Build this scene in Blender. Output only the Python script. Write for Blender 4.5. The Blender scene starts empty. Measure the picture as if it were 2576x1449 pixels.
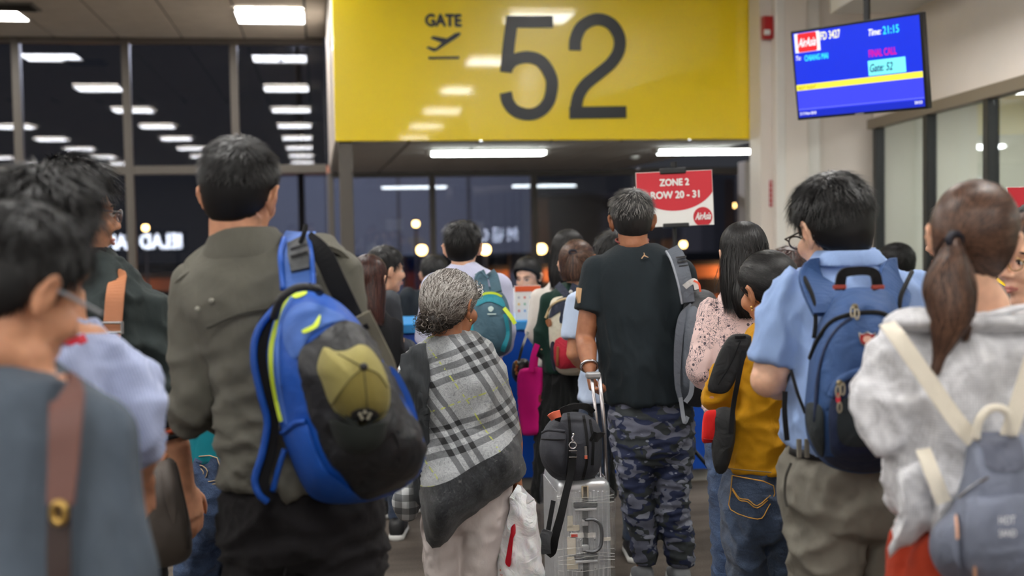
import bpy, bmesh, math, random
import numpy as np
from mathutils import Vector, Matrix, Euler

S = bpy.context.scene
COL = S.collection
R = math.radians
random.seed(7)

# ------------------------------------------------------------------ camera, world, exposure
FPX, CX, CY = 3000.0, 1288.0, 724.5            # focal length and centre in photo pixels (2576 x 1449)
CAMZ, YAW, PITCH, ROLL = 1.58, R(9.2), R(2.86), R(-1.0)
CM = Matrix.Rotation(-YAW, 4, 'Z') @ Matrix.Rotation(math.pi/2 - PITCH, 4, 'X') @ Matrix.Rotation(ROLL, 4, 'Z')
CM.translation = (0, 0, CAMZ)
cd = bpy.data.cameras.new('camera'); cam = bpy.data.objects.new('camera', cd); COL.objects.link(cam)
cam.matrix_world = CM
cd.sensor_width = 36.0; cd.lens = FPX/2576*36.0; cd.clip_start = 0.05; cd.clip_end = 500
cd.dof.use_dof = True; cd.dof.focus_distance = 4.3; cd.dof.aperture_fstop = 1.9
S.camera = cam
w = bpy.data.worlds.new('night'); S.world = w; w.use_nodes = True
w.node_tree.nodes['Background'].inputs[0].default_value = (0.010, 0.0105, 0.0125, 1)
w.node_tree.nodes['Background'].inputs[1].default_value = 1.0
S.view_settings.view_transform = 'Standard'; S.view_settings.look = 'None'
S.view_settings.exposure = 1.68; S.view_settings.gamma = 1.0; S.view_settings.use_curve_mapping = False
LAMP = 11.0                                       # radiance of the ceiling light diffusers

RIGHT = CM.to_3x3() @ Vector((1, 0, 0))
RIGHTH = Vector((math.cos(YAW), -math.sin(YAW), 0))
FWDH = Vector((math.sin(YAW), math.cos(YAW), 0))
UP = Vector((0, 0, 1))
CORG = Vector((0, 0, CAMZ))
CM3 = CM.to_3x3()
def at(px, py, d):
    return CORG + CM3 @ Vector(((px-CX)/FPX*d, -(py-CY)/FPX*d, -d))
def ray(px, py):
    return CM3 @ Vector(((px-CX)/FPX, -(py-CY)/FPX, -1))
def onY(px, py, Y):
    r = ray(px, py); return CORG + r*(Y/r.y)
def onZ(px, py, Z):
    r = ray(px, py); return CORG + r*((Z-CAMZ)/r.z)
def onplane(px, py, o, n):
    r = ray(px, py); return CORG + r*((Vector(o)-CORG).dot(n)/r.dot(n))

# ------------------------------------------------------------------ colour and materials
def lin(c):
    return tuple(((x/255)/12.92 if x/255 <= .04045 else ((x/255+.055)/1.055)**2.4) for x in c)
MATS = {}
class NT:
    def __init__(s, name):
        s.m = bpy.data.materials.new(name); s.m.use_nodes = True
        s.t = s.m.node_tree; s.n = s.t.nodes; s.l = s.t.links
        s.b = s.n['Principled BSDF']
    def add(s, typ, **kw):
        nd = s.n.new(typ)
        for k, v in kw.items(): setattr(nd, k, v)
        return nd
    def link(s, a, b): s.l.new(a, b)
    def val(s, v):
        nd = s.add('ShaderNodeValue'); nd.outputs[0].default_value = v; return nd.outputs[0]
    def obj(s):
        if not hasattr(s, '_o'): s._o = s.add('ShaderNodeTexCoord').outputs['Object']
        return s._o
    def math(s, op, a, b=None, c=None, clamp=False):
        nd = s.add('ShaderNodeMath', operation=op, use_clamp=clamp)
        for i, x in enumerate((a, b, c)):
            if x is None: continue
            if isinstance(x, (int, float)): nd.inputs[i].default_value = x
            else: s.link(x, nd.inputs[i])
        return nd.outputs[0]
    def mapping(s, vec=None, loc=(0,0,0), rot=(0,0,0), scale=(1,1,1)):
        nd = s.add('ShaderNodeMapping'); s.link(vec or s.obj(), nd.inputs[0])
        nd.inputs[1].default_value = loc; nd.inputs[2].default_value = rot; nd.inputs[3].default_value = scale
        return nd.outputs[0]
    def noise(s, scale, detail=3, vec=None, rough=.5, dist=0):
        nd = s.add('ShaderNodeTexNoise'); s.link(vec or s.obj(), nd.inputs['Vector'])
        nd.inputs['Scale'].default_value = scale; nd.inputs['Detail'].default_value = detail
        nd.inputs['Roughness'].default_value = rough; nd.inputs['Distortion'].default_value = dist
        return nd.outputs[0]
    def ramp(s, fac, stops, interp='LINEAR'):
        nd = s.add('ShaderNodeValToRGB'); s.link(fac, nd.inputs[0]); nd.color_ramp.interpolation = interp
        el = nd.color_ramp.elements
        while len(el) < len(stops): el.new(.5)
        for e, (p, c) in zip(el, stops):
            e.position = p; e.color = (*c, 1) if len(c) == 3 else c
        return nd.outputs[0]
    def mix(s, fac, a, b, blend='MIX'):
        nd = s.add('ShaderNodeMix', data_type='RGBA', blend_type=blend)
        for i, x in ((0, fac), (6, a), (7, b)):
            if isinstance(x, (int, float)): nd.inputs[i].default_value = x
            elif isinstance(x, tuple): nd.inputs[i].default_value = (*x, 1)
            else: s.link(x, nd.inputs[i])
        return nd.outputs[2]
    def base(s, c):
        if isinstance(c, tuple): s.b.inputs['Base Color'].default_value = (*c, 1)
        else: s.link(c, s.b.inputs['Base Color'])
    def bump(s, h, strength=.3, dist=.005):
        nd = s.add('ShaderNodeBump'); nd.inputs['Strength'].default_value = strength
        nd.inputs['Distance'].default_value = dist
        s.link(h, nd.inputs['Height']); s.link(nd.outputs[0], s.b.inputs['Normal'])
    def set(s, **kw):
        for k, v in kw.items(): s.b.inputs[k.replace('_', ' ')].default_value = v
def M(name, c=None, rough=.6, var=.0, vscale=6, metal=0, bump=0, bscale=200, bdist=.003, coat=0, emit=0, spec=.5, sheen=0):
    if name in MATS: return MATS[name]
    t = NT(name); col = lin(c)
    if var:
        f = t.noise(vscale, 4)
        t.base(t.ramp(f, [(.3, tuple(x*(1-var) for x in col)), (.7, tuple(min(1, x*(1+var)) for x in col))]))
    else: t.base(col)
    t.set(Roughness=rough, Metallic=metal, Coat_Weight=coat, Sheen_Weight=sheen); t.b.inputs['Specular IOR Level'].default_value = spec
    if emit:
        t.b.inputs['Emission Color'].default_value = (*col, 1); t.b.inputs['Emission Strength'].default_value = emit
    if bump: t.bump(t.noise(bscale, 3), bump, bdist)
    MATS[name] = t.m
    return t.m
def cloth(name, c, var=.12, weave=900, wstr=.25, fold=.0, rough=.85, sheen=.04, sc=(1,1,1)):
    """woven cloth: thread-scale relief plus faint mottling of the dye"""
    if name in MATS: return MATS[name]
    t = NT(name); col = lin(c)
    f = t.noise(14, 4)
    t.base(t.ramp(f, [(.3, tuple(x*(1-var) for x in col)), (.72, tuple(min(1, x*(1+var)) for x in col))]))
    t.set(Roughness=rough, Sheen_Weight=sheen); t.b.inputs['Specular IOR Level'].default_value = .25
    h = t.math('MULTIPLY', t.noise(weave, 1, t.mapping(scale=sc)), .12)
    h2 = t.math('MULTIPLY', t.noise(22, 3, t.mapping(scale=(1, 1, .45), rot=(0, .5, 0)), dist=.6), 1.0)
    t.bump(t.math('ADD', h, h2), .5, .012)
    MATS[name] = t.m
    return t.m

# ------------------------------------------------------------------ mesh helpers
def mesh(name, verts, faces, smooth=False):
    me = bpy.data.meshes.new(name)
    me.from_pydata([tuple(v) for v in verts], [], [tuple(f) for f in faces]); me.update()
    if smooth: me.polygons.foreach_set('use_smooth', [True]*len(me.polygons))
    return me
def obj(name, me, mat=None, parent=None, loc=(0,0,0), kind=None, label=None, cat=None, group=None):
    o = bpy.data.objects.new(name, me); COL.objects.link(o); o.location = loc
    if mat is not None and me is not None:
        if not me.materials: me.materials.append(mat)
    if parent is not None: o.parent = parent
    return tag(o, label, cat, group, kind)
def tag(o, label=None, cat=None, group=None, kind=None):
    for k, v in (('label', label), ('category', cat), ('group', group), ('kind', kind)):
        if v: o[k] = v
    return o
def thing(name, label, cat, loc, group=None, parent=None):
    o = obj(name, None, None, parent, loc); return tag(o, label, cat, group)
def boxvf(c, s, rot=None):
    c = Vector(c); V = []
    for dz in (-.5, .5):
        for dx, dy in ((-.5,-.5), (.5,-.5), (.5,.5), (-.5,.5)):
            v = Vector((dx*s[0], dy*s[1], dz*s[2]))
            if rot is not None: v = rot @ v
            V.append(c+v)
    return V, [(0,3,2,1), (4,5,6,7), (0,1,5,4), (1,2,6,5), (2,3,7,6), (3,0,4,7)]
def rbox(c, s, bev=.004, rot=None, seg=2):
    """bevelled box"""
    bm = bmesh.new(); bmesh.ops.create_cube(bm, size=1)
    bmesh.ops.scale(bm, vec=s, verts=bm.verts)
    if bev > 0: bmesh.ops.bevel(bm, geom=bm.edges[:], offset=min(bev, min(s)*.45), segments=seg, profile=.5, affect='EDGES')
    V = [Vector(v.co) for v in bm.verts]; bm.verts.index_update()
    F = [tuple(v.index for v in f.verts) for f in bm.faces]; bm.free()
    if rot is not None: V = [rot @ v for v in V]
    c = Vector(c); return [c+v for v in V], F
def join(*parts):
    V, F = [], []
    for v, f in parts:
        n = len(V); V += list(v); F += [tuple(i+n for i in q) for q in f]
    return V, F
def xf(part, m): return [m @ Vector(v) for v in part[0]], part[1]
def shift(part, off): return [Vector(v)+Vector(off) for v in part[0]], part[1]
def frames(pts):
    """parallel-transport frames along a polyline"""
    n = len(pts); T = []
    for i in range(n):
        t = (pts[min(i+1, n-1)]-pts[max(i-1, 0)])
        T.append(t.normalized() if t.length > 1e-9 else Vector((0,0,1)))
    a = Vector((1,0,0)) if abs(T[0].x) < .9 else Vector((0,1,0))
    u = (a - T[0]*a.dot(T[0])).normalized(); out = []
    for t in T:
        u = (u - t*u.dot(t)).normalized(); out.append((t, u, t.cross(u)))
    return out
def tube(pts, r, n=12, caps=True, closed=False):
    pts = [Vector(p) for p in pts]
    if isinstance(r, (int, float)): r = [r]*len(pts)
    V, F = [], []
    for p, (t, u, w_), rr in zip(pts, frames(pts), r):
        for k in range(n):
            a = 2*math.pi*k/n; V.append(p + u*(math.cos(a)*rr) + w_*(math.sin(a)*rr))
    m = len(pts)
    for i in range(m-1):
        for k in range(n):
            k2 = (k+1) % n; F.append((i*n+k, i*n+k2, (i+1)*n+k2, (i+1)*n+k))
    if closed:
        for k in range(n):
            k2 = (k+1) % n; F.append(((m-1)*n+k, (m-1)*n+k2, k2, k))
    elif caps:
        F.append(tuple(range(n-1, -1, -1))); F.append(tuple(range((m-1)*n, m*n)))
    return V, F
def catmull(P, k=6, closed=False):
    P = [Vector(p) for p in P]; n = len(P); out = []
    rng = range(n if closed else n-1)
    for i in rng:
        p0 = P[(i-1) % n] if closed or i > 0 else P[0]*2-P[1]
        p1, p2 = P[i], P[(i+1) % n]
        p3 = P[(i+2) % n] if closed or i+2 < n else P[-1]*2-P[-2]
        for j in range(k):
            t = j/k
            out.append(.5*((2*p1)+(p2-p0)*t+(2*p0-5*p1+4*p2-p3)*t*t+(-p0+3*p1-3*p2+p3)*t**3))
    if not closed: out.append(P[-1])
    return out
def loft(rings, n=24, expo=2.0):
    """rings: (centre, half-axis a, half-axis b); closed with caps"""
    V, F = [], []
    for c, a, b in rings:
        for k in range(n):
            t = 2*math.pi*k/n; ct, st = math.cos(t), math.sin(t)
            if expo != 2.0:
                ct = math.copysign(abs(ct)**(2/expo), ct); st = math.copysign(abs(st)**(2/expo), st)
            V.append(Vector(c)+Vector(a)*ct+Vector(b)*st)
    m = len(rings)
    for i in range(m-1):
        for k in range(n):
            k2 = (k+1) % n; F.append((i*n+k, i*n+k2, (i+1)*n+k2, (i+1)*n+k))
    F.append(tuple(range(n-1, -1, -1))); F.append(tuple(range((m-1)*n, m*n)))
    return V, F
def ellipsoid(c, r, rot=None, nu=16, nv=10):
    V, F = [], []
    c = Vector(c)
    for j in range(nv+1):
        ph = math.pi*j/nv
        for i in range(nu):
            th = 2*math.pi*i/nu
            v = Vector((r[0]*math.sin(ph)*math.cos(th), r[1]*math.sin(ph)*math.sin(th), r[2]*math.cos(ph)))
            V.append(c+(rot @ v if rot is not None else v))
    for j in range(nv):
        for i in range(nu):
            i2 = (i+1) % nu
            F.append((j*nu+i, (j+1)*nu+i, (j+1)*nu+i2, j*nu+i2))
    return V, F
def ribbon(pts, nrm, width, thick, taper=None):
    """flat strap: rectangular section swept along pts; nrm = surface normal(s)"""
    pts = [Vector(p) for p in pts]; n = len(pts); V, F = [], []
    for i, p in enumerate(pts):
        t = (pts[min(i+1, n-1)]-pts[max(i-1, 0)]).normalized()
        nn = Vector(nrm[i] if isinstance(nrm, list) else nrm); nn = (nn-t*nn.dot(t)).normalized()
        s = t.cross(nn); wd = (width[i] if isinstance(width, list) else width)/2
        for a, b in ((-1,-1), (1,-1), (1,1), (-1,1)): V.append(p+s*(a*wd)+nn*(b*thick/2))
    for i in range(n-1):
        for k in range(4):
            k2 = (k+1) % 4; F.append((i*4+k, i*4+k2, (i+1)*4+k2, (i+1)*4+k))
    F.append((3,2,1,0)); F.append(tuple(range((n-1)*4, n*4)))
    return V, F
def stroke2d(pts, wd):
    """thick 2-D polyline -> left/right outline points"""
    L, Rr = [], []
    n = len(pts)
    for i, p in enumerate(pts):
        t = (pts[min(i+1, n-1)]-pts[max(i-1, 0)]); t = Vector((t.x, t.y)).normalized()
        nn = Vector((-t.y, t.x)); q = Vector((p.x, p.y))
        L.append(q+nn*wd/2); Rr.append(q-nn*wd/2)
    return L, Rr
def slab(poly, fn, thick):
    """extruded polygon: fn maps 2-D point -> (world point, normal)"""
    n = len(poly); V = []
    for p in poly: V.append(fn(p)[0])
    for p in poly:
        q, nn = fn(p); V.append(q+nn*thick)
    F = [tuple(range(n)), tuple(range(2*n-1, n-1, -1))] + [(i, (i+1) % n, n+(i+1) % n, n+i) for i in range(n)]
    return V, F
def text_vf(s, shear=0, extrude=.02, font=None):
    cu = bpy.data.curves.new('t', 'FONT'); cu.body = s; cu.shear = shear; cu.extrude = 0; cu.resolution_u = 3
    o = bpy.data.objects.new('t', cu); COL.objects.link(o)
    dg = bpy.context.evaluated_depsgraph_get(); me = bpy.data.meshes.new_from_object(o.evaluated_get(dg))
    V = [Vector(v.co) for v in me.vertices]; F = [tuple(p.vertices) for p in me.polygons]
    bpy.data.objects.remove(o); bpy.data.curves.remove(cu); bpy.data.meshes.remove(me)
    return V, F
def text_on(s, o, u, v, x0, x1, y0, y1, shear=0, off=.002, bold=0):
    """lettering fitted to the box x0..x1, y0..y1 (metres along u, v from o), lying off the surface"""
    V, F = text_vf(s, shear)
    xs = [p.x for p in V]; ys = [p.y for p in V]
    ax, bx, ay, by = min(xs), max(xs), min(ys), max(ys)
    n = u.cross(v).normalized()
    W = []
    parts = []
    for dx, dy in ([(0,0)] if not bold else [(-bold,0), (bold,0), (0,bold), (0,-bold)]):
        W = [o + u*(x0+(p.x-ax)/(bx-ax)*(x1-x0)+dx) + v*(y0+(p.y-ay)/(by-ay)*(y1-y0)+dy) + n*off for p in V]
        parts.append((W, F)); off += .0004
    return join(*parts)
def grid_noise(n, seed):
    return np.random.RandomState(seed).permutation(n)
_perm = np.concatenate([grid_noise(256, 3)]*3)
_grad = np.random.RandomState(5).normal(size=(256, 3)); _grad /= np.linalg.norm(_grad, axis=1)[:, None]
def perlin(p):
    p = np.asarray(p, float); i = np.floor(p).astype(int); f = p-i; i &= 255
    u = f*f*f*(f*(f*6-15)+10); out = 0
    for dx in (0, 1):
        for dy in (0, 1):
            for dz in (0, 1):
                h = _perm[_perm[_perm[(i[:,0]+dx) & 255]+((i[:,1]+dy) & 255)]+((i[:,2]+dz) & 255)]
                g = _grad[h]; d = f-np.array([dx, dy, dz])
                w_ = (u[:,0] if dx else 1-u[:,0])*(u[:,1] if dy else 1-u[:,1])*(u[:,2] if dz else 1-u[:,2])
                out = out + w_*(g*d).sum(1)
    return out
def folds(me, specs):
    """push a cloth mesh in and out along its normals: (amplitude, frequency xyz, seed, ridged)"""
    n = len(me.vertices); co = np.empty(n*3, np.float32); me.vertices.foreach_get('co', co); co = co.reshape(-1, 3).astype(float)
    no = np.empty(n*3, np.float32); me.vertices.foreach_get('normal', no); no = no.reshape(-1, 3)
    h = np.zeros(n)
    for sp in specs:
        amp, fr, seed, ridged = sp[:4]
        q = co.copy()
        if len(sp) > 4 and sp[4]:          # (tilt about Y) turns the fold direction
            a = sp[4]; x = q[:,0]*math.cos(a)+q[:,2]*math.sin(a); z = -q[:,0]*math.sin(a)+q[:,2]*math.cos(a); q[:,0] = x; q[:,2] = z
        q = q*np.array(fr)+seed*7.31
        q = q+0.35*perlin(q*.6+11.7)[:,None]
        v = perlin(q)
        if ridged: v = np.clip(1-np.abs(v)*2.6, 0, 1)**1.6-.35
        if len(sp) > 5: v = v*np.clip((sp[5][1]-co[:, 2])/(sp[5][1]-sp[5][0]), .12, 1)     # slack cloth lower down
        h += amp*v
    co += no*h[:,None]
    me.vertices.foreach_set('co', co.astype(np.float32).ravel()); me.update()
def remesh(name, part, voxel, smooth=3, fold=None):
    """fuse overlapping closed shells into ONE continuous skin"""
    me = mesh(name, part[0], part[1]); o = bpy.data.objects.new(name, me); COL.objects.link(o)
    md = o.modifiers.new('r', 'REMESH'); md.mode = 'VOXEL'; md.voxel_size = voxel; md.use_smooth_shade = True
    if smooth:
        sm = o.modifiers.new('s', 'SMOOTH'); sm.factor = .5; sm.iterations = smooth
    dg = bpy.context.evaluated_depsgraph_get(); m2 = bpy.data.meshes.new_from_object(o.evaluated_get(dg))
    bpy.data.objects.remove(o); bpy.data.meshes.remove(me); m2.name = name
    if fold: folds(m2, fold)
    m2.polygons.foreach_set('use_smooth', [True]*len(m2.polygons))
    return m2
# ------------------------------------------------------------------ the hall
YG, YS = 17.5, 11.5                       # glass wall, gate sign
ZC = onY(815, 100, YG).z                  # hall ceiling
ZS = onY(1380, 353, YS).z                 # soffit under the sign
XL, XR, YB = -13.0, 9.5, -24.0
M_wall = M('beige_wall', (230, 221, 212), .55, .04, 1.5, bump=.1, bscale=120)
M_wallw = M('white_edge_strip', (232, 228, 222), .35)  # white for the painted lit pier edge and the pale strip beside it
M_frame = M('brown_anodised', (92, 86, 80), .45, metal=.2)
M_black = M('black_frame', (22, 24, 26), .45)
M_tile = M('ceiling_tile', (212, 204, 190), .9, .06, 3, bump=.35, bscale=260, bdist=.004)
M_gap = M('ceiling_grid_shadow', (60, 58, 54), .9)
M_soff = M('soffit_panel', (196, 193, 190), .8, .05, 2)
def glassmat(name, ior, tint):
    t = NT(name); t.n.remove(t.b)
    tr = t.add('ShaderNodeBsdfTransparent'); tr.inputs[0].default_value = (*tint, 1)
    gl = t.add('ShaderNodeBsdfGlossy'); gl.inputs['Roughness'].default_value = .015; gl.inputs[0].default_value = (.9, .92, 1, 1)
    ge = t.add('ShaderNodeNewGeometry'); dt = t.add('ShaderNodeVectorMath', operation='DOT_PRODUCT')
    t.link(ge.outputs['Normal'], dt.inputs[0]); t.link(ge.outputs['Incoming'], dt.inputs[1])
    f0 = ((ior-1)/(ior+1))**2                      # Schlick reflectance of one glass surface
    k5 = t.math('POWER', t.math('SUBTRACT', 1.0, t.math('ABSOLUTE', dt.outputs['Value'])), 5.0)
    fr = t.math('MULTIPLY_ADD', k5, 1-f0, f0, clamp=True)
    mx = t.add('ShaderNodeMixShader'); t.link(fr, mx.inputs[0]); t.link(tr.outputs[0], mx.inputs[1]); t.link(gl.outputs[0], mx.inputs[2])
    t.link(mx.outputs[0], t.n['Material Output'].inputs[0]); return t.m
M_glass = glassmat('dark_window_glass', 1.55, (.55, .57, .62))
M_glassr = glassmat('office_glass', 1.45, (.93, .95, .94))

def carpet():
    t = NT('brown_carpet'); o = t.obj()
    a = t.noise(1.2, 3, t.mapping(scale=(1, 6, 1))); b = t.noise(160, 2)
    c = t.ramp(t.math('ADD', t.math('MULTIPLY', a, .5), t.math('MULTIPLY', b, .5)), [(.3, lin((56, 49, 44))), (.55, lin((86, 77, 69))), (.75, lin((108, 97, 87)))])
    t.base(c); t.set(Roughness=.95); t.bump(b, .5, .006); return t.m
fl = obj('floor', mesh('floor', *boxvf(((XL+XR)/2, (YB+YG)/2, -.05), (XR-XL, YG-YB, .1))), carpet(), kind='structure', label='brown grey carpet floor')

# hall ceiling: backing plus lay-in tiles where the photograph shows them
ce = obj('ceiling', mesh('ceiling', *boxvf(((XL+XR)/2, (YB+YG)/2, ZC+.08), (XR-XL, YG-YB, .1))), M_tile, kind='structure', label='tiled hall ceiling')
TW = .86
x0 = onY(616, 98, YG).x
tile_me = mesh('tile', *rbox((0, 0, 0), (TW-.022, TW-.022, .02), .004)); tile_me.materials.append(M_tile)
grid_parts = []
FIX = []
for j in range(9):
    for i in range(7): FIX.append((x0+TW*.5+(i-3)*TW*4, 15.65-j*4.1))
FIX = [(x, y) for x, y in FIX if not (x > onY(838, 200, YS).x-.5 and y > YS-.3)]
def near_fix(x, y): return any(abs(x-a) < .05 and abs(y-b) < .5 for a, b in FIX)
for i in range(-7, 3):
    for j in range(0, 9):
        x, y = x0+TW*(i+.5), YG-.05-TW*(j+.5)
        if x > onY(838, 200, YS).x and y > YS: continue
        if near_fix(x, y): continue
        obj('tile', tile_me, None, ce, (x, y, ZC+.012))
gp = []
for i in range(-7, 4): gp.append(boxvf((x0+TW*i, YG-4.4, ZC+.022), (.03, 8.6, .012)))
obj('ceiling_grid', mesh('ceiling_grid', *join(*gp)), M_gap, ce)

# recessed ceiling lights of the hall
t = NT('lamp_diffuser'); t.base((.9, .9, .9)); t.b.inputs['Emission Color'].default_value = (1, .985, .95, 1); t.b.inputs['Emission Strength'].default_value = LAMP
M_lamp = t.m
M_white = M('white_paint', (235, 235, 232), .5)
fw, fd = TW-.03, .82
fr_me = mesh('frame', *join(*[boxvf((s*(fw/2+.012), 0, -.004), (.024, fd+.05, .03)) for s in (-1, 1)], *[boxvf((0, s*(fd/2+.012), -.004), (fw+.048, .024, .03)) for s in (-1, 1)])); fr_me.materials.append(M_white)
df_me = mesh('diffuser', *boxvf((0, 0, .004), (fw, fd, .02))); df_me.materials.append(M_lamp)
NEAR = [min(range(len(FIX)), key=lambda i: (Vector((*FIX[i], 0))-Vector((q.x, q.y, 0))).length) for q in (onZ(683, 62, ZC), onZ(70, 68, ZC))]
for k, (x, y) in enumerate(FIX):
    lb = 'recessed white light panel in the tiled hall ceiling'
    if k == NEAR[0]: lb = 'recessed white light panel in the hall ceiling, next to the yellow gate sign'
    if k == NEAR[1]: lb = 'recessed white light panel in the hall ceiling, next to the dark air vent'
    L = thing('ceiling_light', lb, 'light', (x, y, ZC), 'recessed hall ceiling lights')
    obj('frame', fr_me, None, L); obj('diffuser', df_me, None, L)
sp = thing('sprinkler', 'small sprinkler head beside the recessed light panel', 'sprinkler', onZ(683, 38, ZC))
obj('cap', mesh('cap', *tube([(0,0,0), (0,0,-.02)], .05)), M_white, sp); obj('stem', mesh('stem', *tube([(0,0,-.02), (0,0,-.08)], .018)), M_frame, sp)
v0 = onZ(25, 14, ZC)
vt = thing('ceiling_vent', 'dark air vent in the tiled hall ceiling', 'vent', v0)
obj('frame', mesh('frame', *boxvf((0, 0, -.012), (.62, .5, .024))), M('vent_grey', (120, 118, 112), .6), vt)
for k in range(5): obj('slat', mesh('slat', *boxvf((0, -.18+.09*k, -.03), (.54, .04, .012), Matrix.Rotation(.5, 3, 'X'))), M_gap, vt)

# walls around the hall (left, back) - seen only as reflections in the glass
obj('wall_left', mesh('wall_left', *boxvf((XL-.1, (YB+YG)/2, ZC/2), (.2, YG-YB, ZC))), M('grey_wall', (150, 146, 142), .7), kind='structure')
obj('wall_back', mesh('wall_back', *boxvf(((XL+XR)/2, YB-.1, ZC/2), (XR-XL, .2, ZC))), MATS['grey_wall'], kind='structure')

# glass wall
XSL = onY(839, 180, YS).x; XSR = onY(1913, 180, YS).x
mull = [onY(p, 300, YG).x for p in (-510, -232, 47, 322, 592, 828)] + [onY(p, 520, YG).x for p in (1088, 1343, 1600, 1862)]
mull.append(XR)
ztr = onY(450, 428, YG).z
wn = 1
for i in range(len(mull)-1):
    a, b = mull[i], mull[i+1]
    under = a > mull[4]
    top = ZC if not under else ZS
    wl = obj('window_%d' % wn, None, None, loc=(a, YG, 0), kind='structure', label='tall dark window of the glass wall'); wn += 1
    ww = .055 if not under else .04
    obj('mullion', mesh('mullion', *rbox((0, 0, top/2), (ww*2, .16, top), .008)), M_frame, wl)
    cw = (a+b)/2-a
    rails = [.06, top-.03] + ([ztr] if not under else [])
    for z in rails: obj('rail', mesh('rail', *rbox((cw, 0, z), (b-a-ww*2, .14, .12 if z == ztr else .1), .006)), M_frame, wl)
    cells = [(.11, ztr-.06), (ztr+.06, top-.08)] if not under else [(.11, top-.08)]
    for za, zb in cells:
        obj('pane', mesh('pane', *boxvf((cw, 0, (za+zb)/2), (b-a-ww*2, .012, zb-za))), M_glass, wl)

# bulkhead with the gate sign, soffit behind it
M_bulk = M('bulkhead_paint', (206, 194, 184), .6)
bk = obj('trim_1', mesh('bulkhead', *boxvf(((XSL+XSR)/2, (YS+.03+YG-.1)/2, (ZS+.02+ZC)/2), (XSR-XSL, YG-.1-YS-.03, ZC-ZS-.02))), M_bulk, kind='structure', label='beige bulkhead carrying the gate sign')
px_ = [onY(p, 357, YS).x for p in (852, 886)]
obj('trim_2', mesh('post', *rbox(((px_[0]+px_[1])/2, YS+.12, ZS/2), (px_[1]-px_[0], .16, ZS), .01)), M_frame, kind='structure', label='brown grey post under the yellow sign')
sf = obj('trim_3', mesh('soffit', *boxvf(((XSL+XSR)/2, (YS+YG)/2, ZS+.012), (XSR-XSL-.02, YG-YS-.2, .012))), M_gap, kind='structure', label='grey panelled soffit ceiling under the sign')
nx, ny = 6, 4
pw, pd = (XSR-XSL)/nx, (YG-YS-.2)/ny
sme = mesh('panel', *rbox((0, 0, 0), (pw-.03, pd-.012, .02), .004)); sme.materials.append(M_soff)
for i in range(nx):
    for j in range(ny): obj('panel', sme, None, sf, (XSL+pw*(i+.5), YS+.1+pd*(j+.5), ZS-.002))
# batten lights below the soffit
M_tubel = NT('tube_light'); M_tubel.b.inputs['Emission Color'].default_value = (.93, 1, .95, 1); M_tubel.b.inputs['Emission Strength'].default_value = LAMP*.8; M_tubel = M_tubel.m
for (pa, pb, py), lb in zip(((1086, 1368, 388), (1656, 1925, 384)), ('long white batten light under the soffit, left of the red zone board', 'long white batten light under the soffit, above the red zone board')):
    a, b = onZ(pa, py, ZS-.06), onZ(pb, py-2, ZS-.06); ln = b.x-a.x; c = (a+b)/2
    bt = thing('batten_light', lb, 'light', (c.x, c.y, ZS-.012))
    obj('housing', mesh('housing', *rbox((0, 0, -.012), (ln+.12, .2, .024), .004)), M_white, bt)
    obj('tube', mesh('tube', *rbox((0, 0, -.045), (ln, .16, .045), .015)), M_tubel, bt)
    for s_ in (-1, 1): obj('end_cap', mesh('end_cap', *rbox((s_*(ln/2+.03), 0, -.04), (.05, .17, .05), .01)), M_white, bt)
sd = thing('smoke_detector', 'small round smoke detector on the soffit', 'detector', onZ(1597, 392, ZS-.012))
obj('dome', mesh('dome', *ellipsoid((0, 0, -.012), (.06, .06, .03)), ), M_white, sd)

# gate sign
def signmat():
    t = NT('yellow_gloss'); t.base(lin((254, 222, 8))); t.set(Roughness=.28, Coat_Weight=.7, Coat_Roughness=.04)
    t.bump(t.noise(1.5, 2), .04, .05); return t.m
ZT = ZC-.01
gs = thing('gate_sign', 'big yellow gate sign reading GATE 52 with a plane symbol', 'sign', ((XSL+XSR)/2, YS, ZS))
o_ = Vector(gs.location)
obj('panel', mesh('panel', *shift(rbox(((XSL+XSR)/2, YS, (ZS+ZT)/2), (XSR-XSL, .05, ZT-ZS), .006), -o_)), signmat(), gs)
M_num = M('sign_black', (34, 38, 42), .35)
fy = YS-.026
def sfn(p): return onY(p.x, p.y, fy), Vector((0, -1, 0))
def stroke_mesh(paths, wd):
    parts = []
    for k, P in enumerate(paths):
        pts = P; L, Rr = stroke2d(pts, wd); V, F = [], []
        for l, r_ in zip(L, Rr):
            for q, off in ((l, -.001), (r_, -.001), (r_, -.012-.0015*k), (l, -.012-.0015*k)):
                V.append(onY(q.x, q.y, fy)+Vector((0, off, 0))-o_)
        for i in range(len(L)-1):
            for e in range(4): F.append((i*4+e, i*4+(e+1) % 4, (i+1)*4+(e+1) % 4, (i+1)*4+e))
        F.append((0, 1, 2, 3)); n = len(V); F.append((n-1, n-2, n-3, n-4)); parts.append((V, F))
    return join(*parts)
V2 = lambda *a: [Vector((x, y, 0)) for x, y in a]
five = [V2((1391, 55), (1278, 55)), V2((1289, 42), (1280, 110), (1273, 182)),
        catmull(V2((1272, 174), (1292, 152), (1328, 144), (1362, 156), (1384, 190), (1388, 218), (1380, 255), (1358, 280), (1328, 288), (1296, 279), (1278, 258), (1272, 233)), 6)]
two = [catmull(V2((1446, 127), (1448, 98), (1464, 66), (1500, 49), (1536, 60), (1557, 92), (1556, 128), (1536, 160), (1504, 187), (1472, 214), (1454, 244), (1447, 284)), 6), V2((1432, 284), (1575, 282))]
obj('digit', mesh('digit', *stroke_mesh(five, 30)), M_num, gs); obj('digit', mesh('digit', *stroke_mesh(two, 30)), M_num, gs)
a, b = onY(1071, 66, fy), onY(1160, 66, fy)
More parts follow.
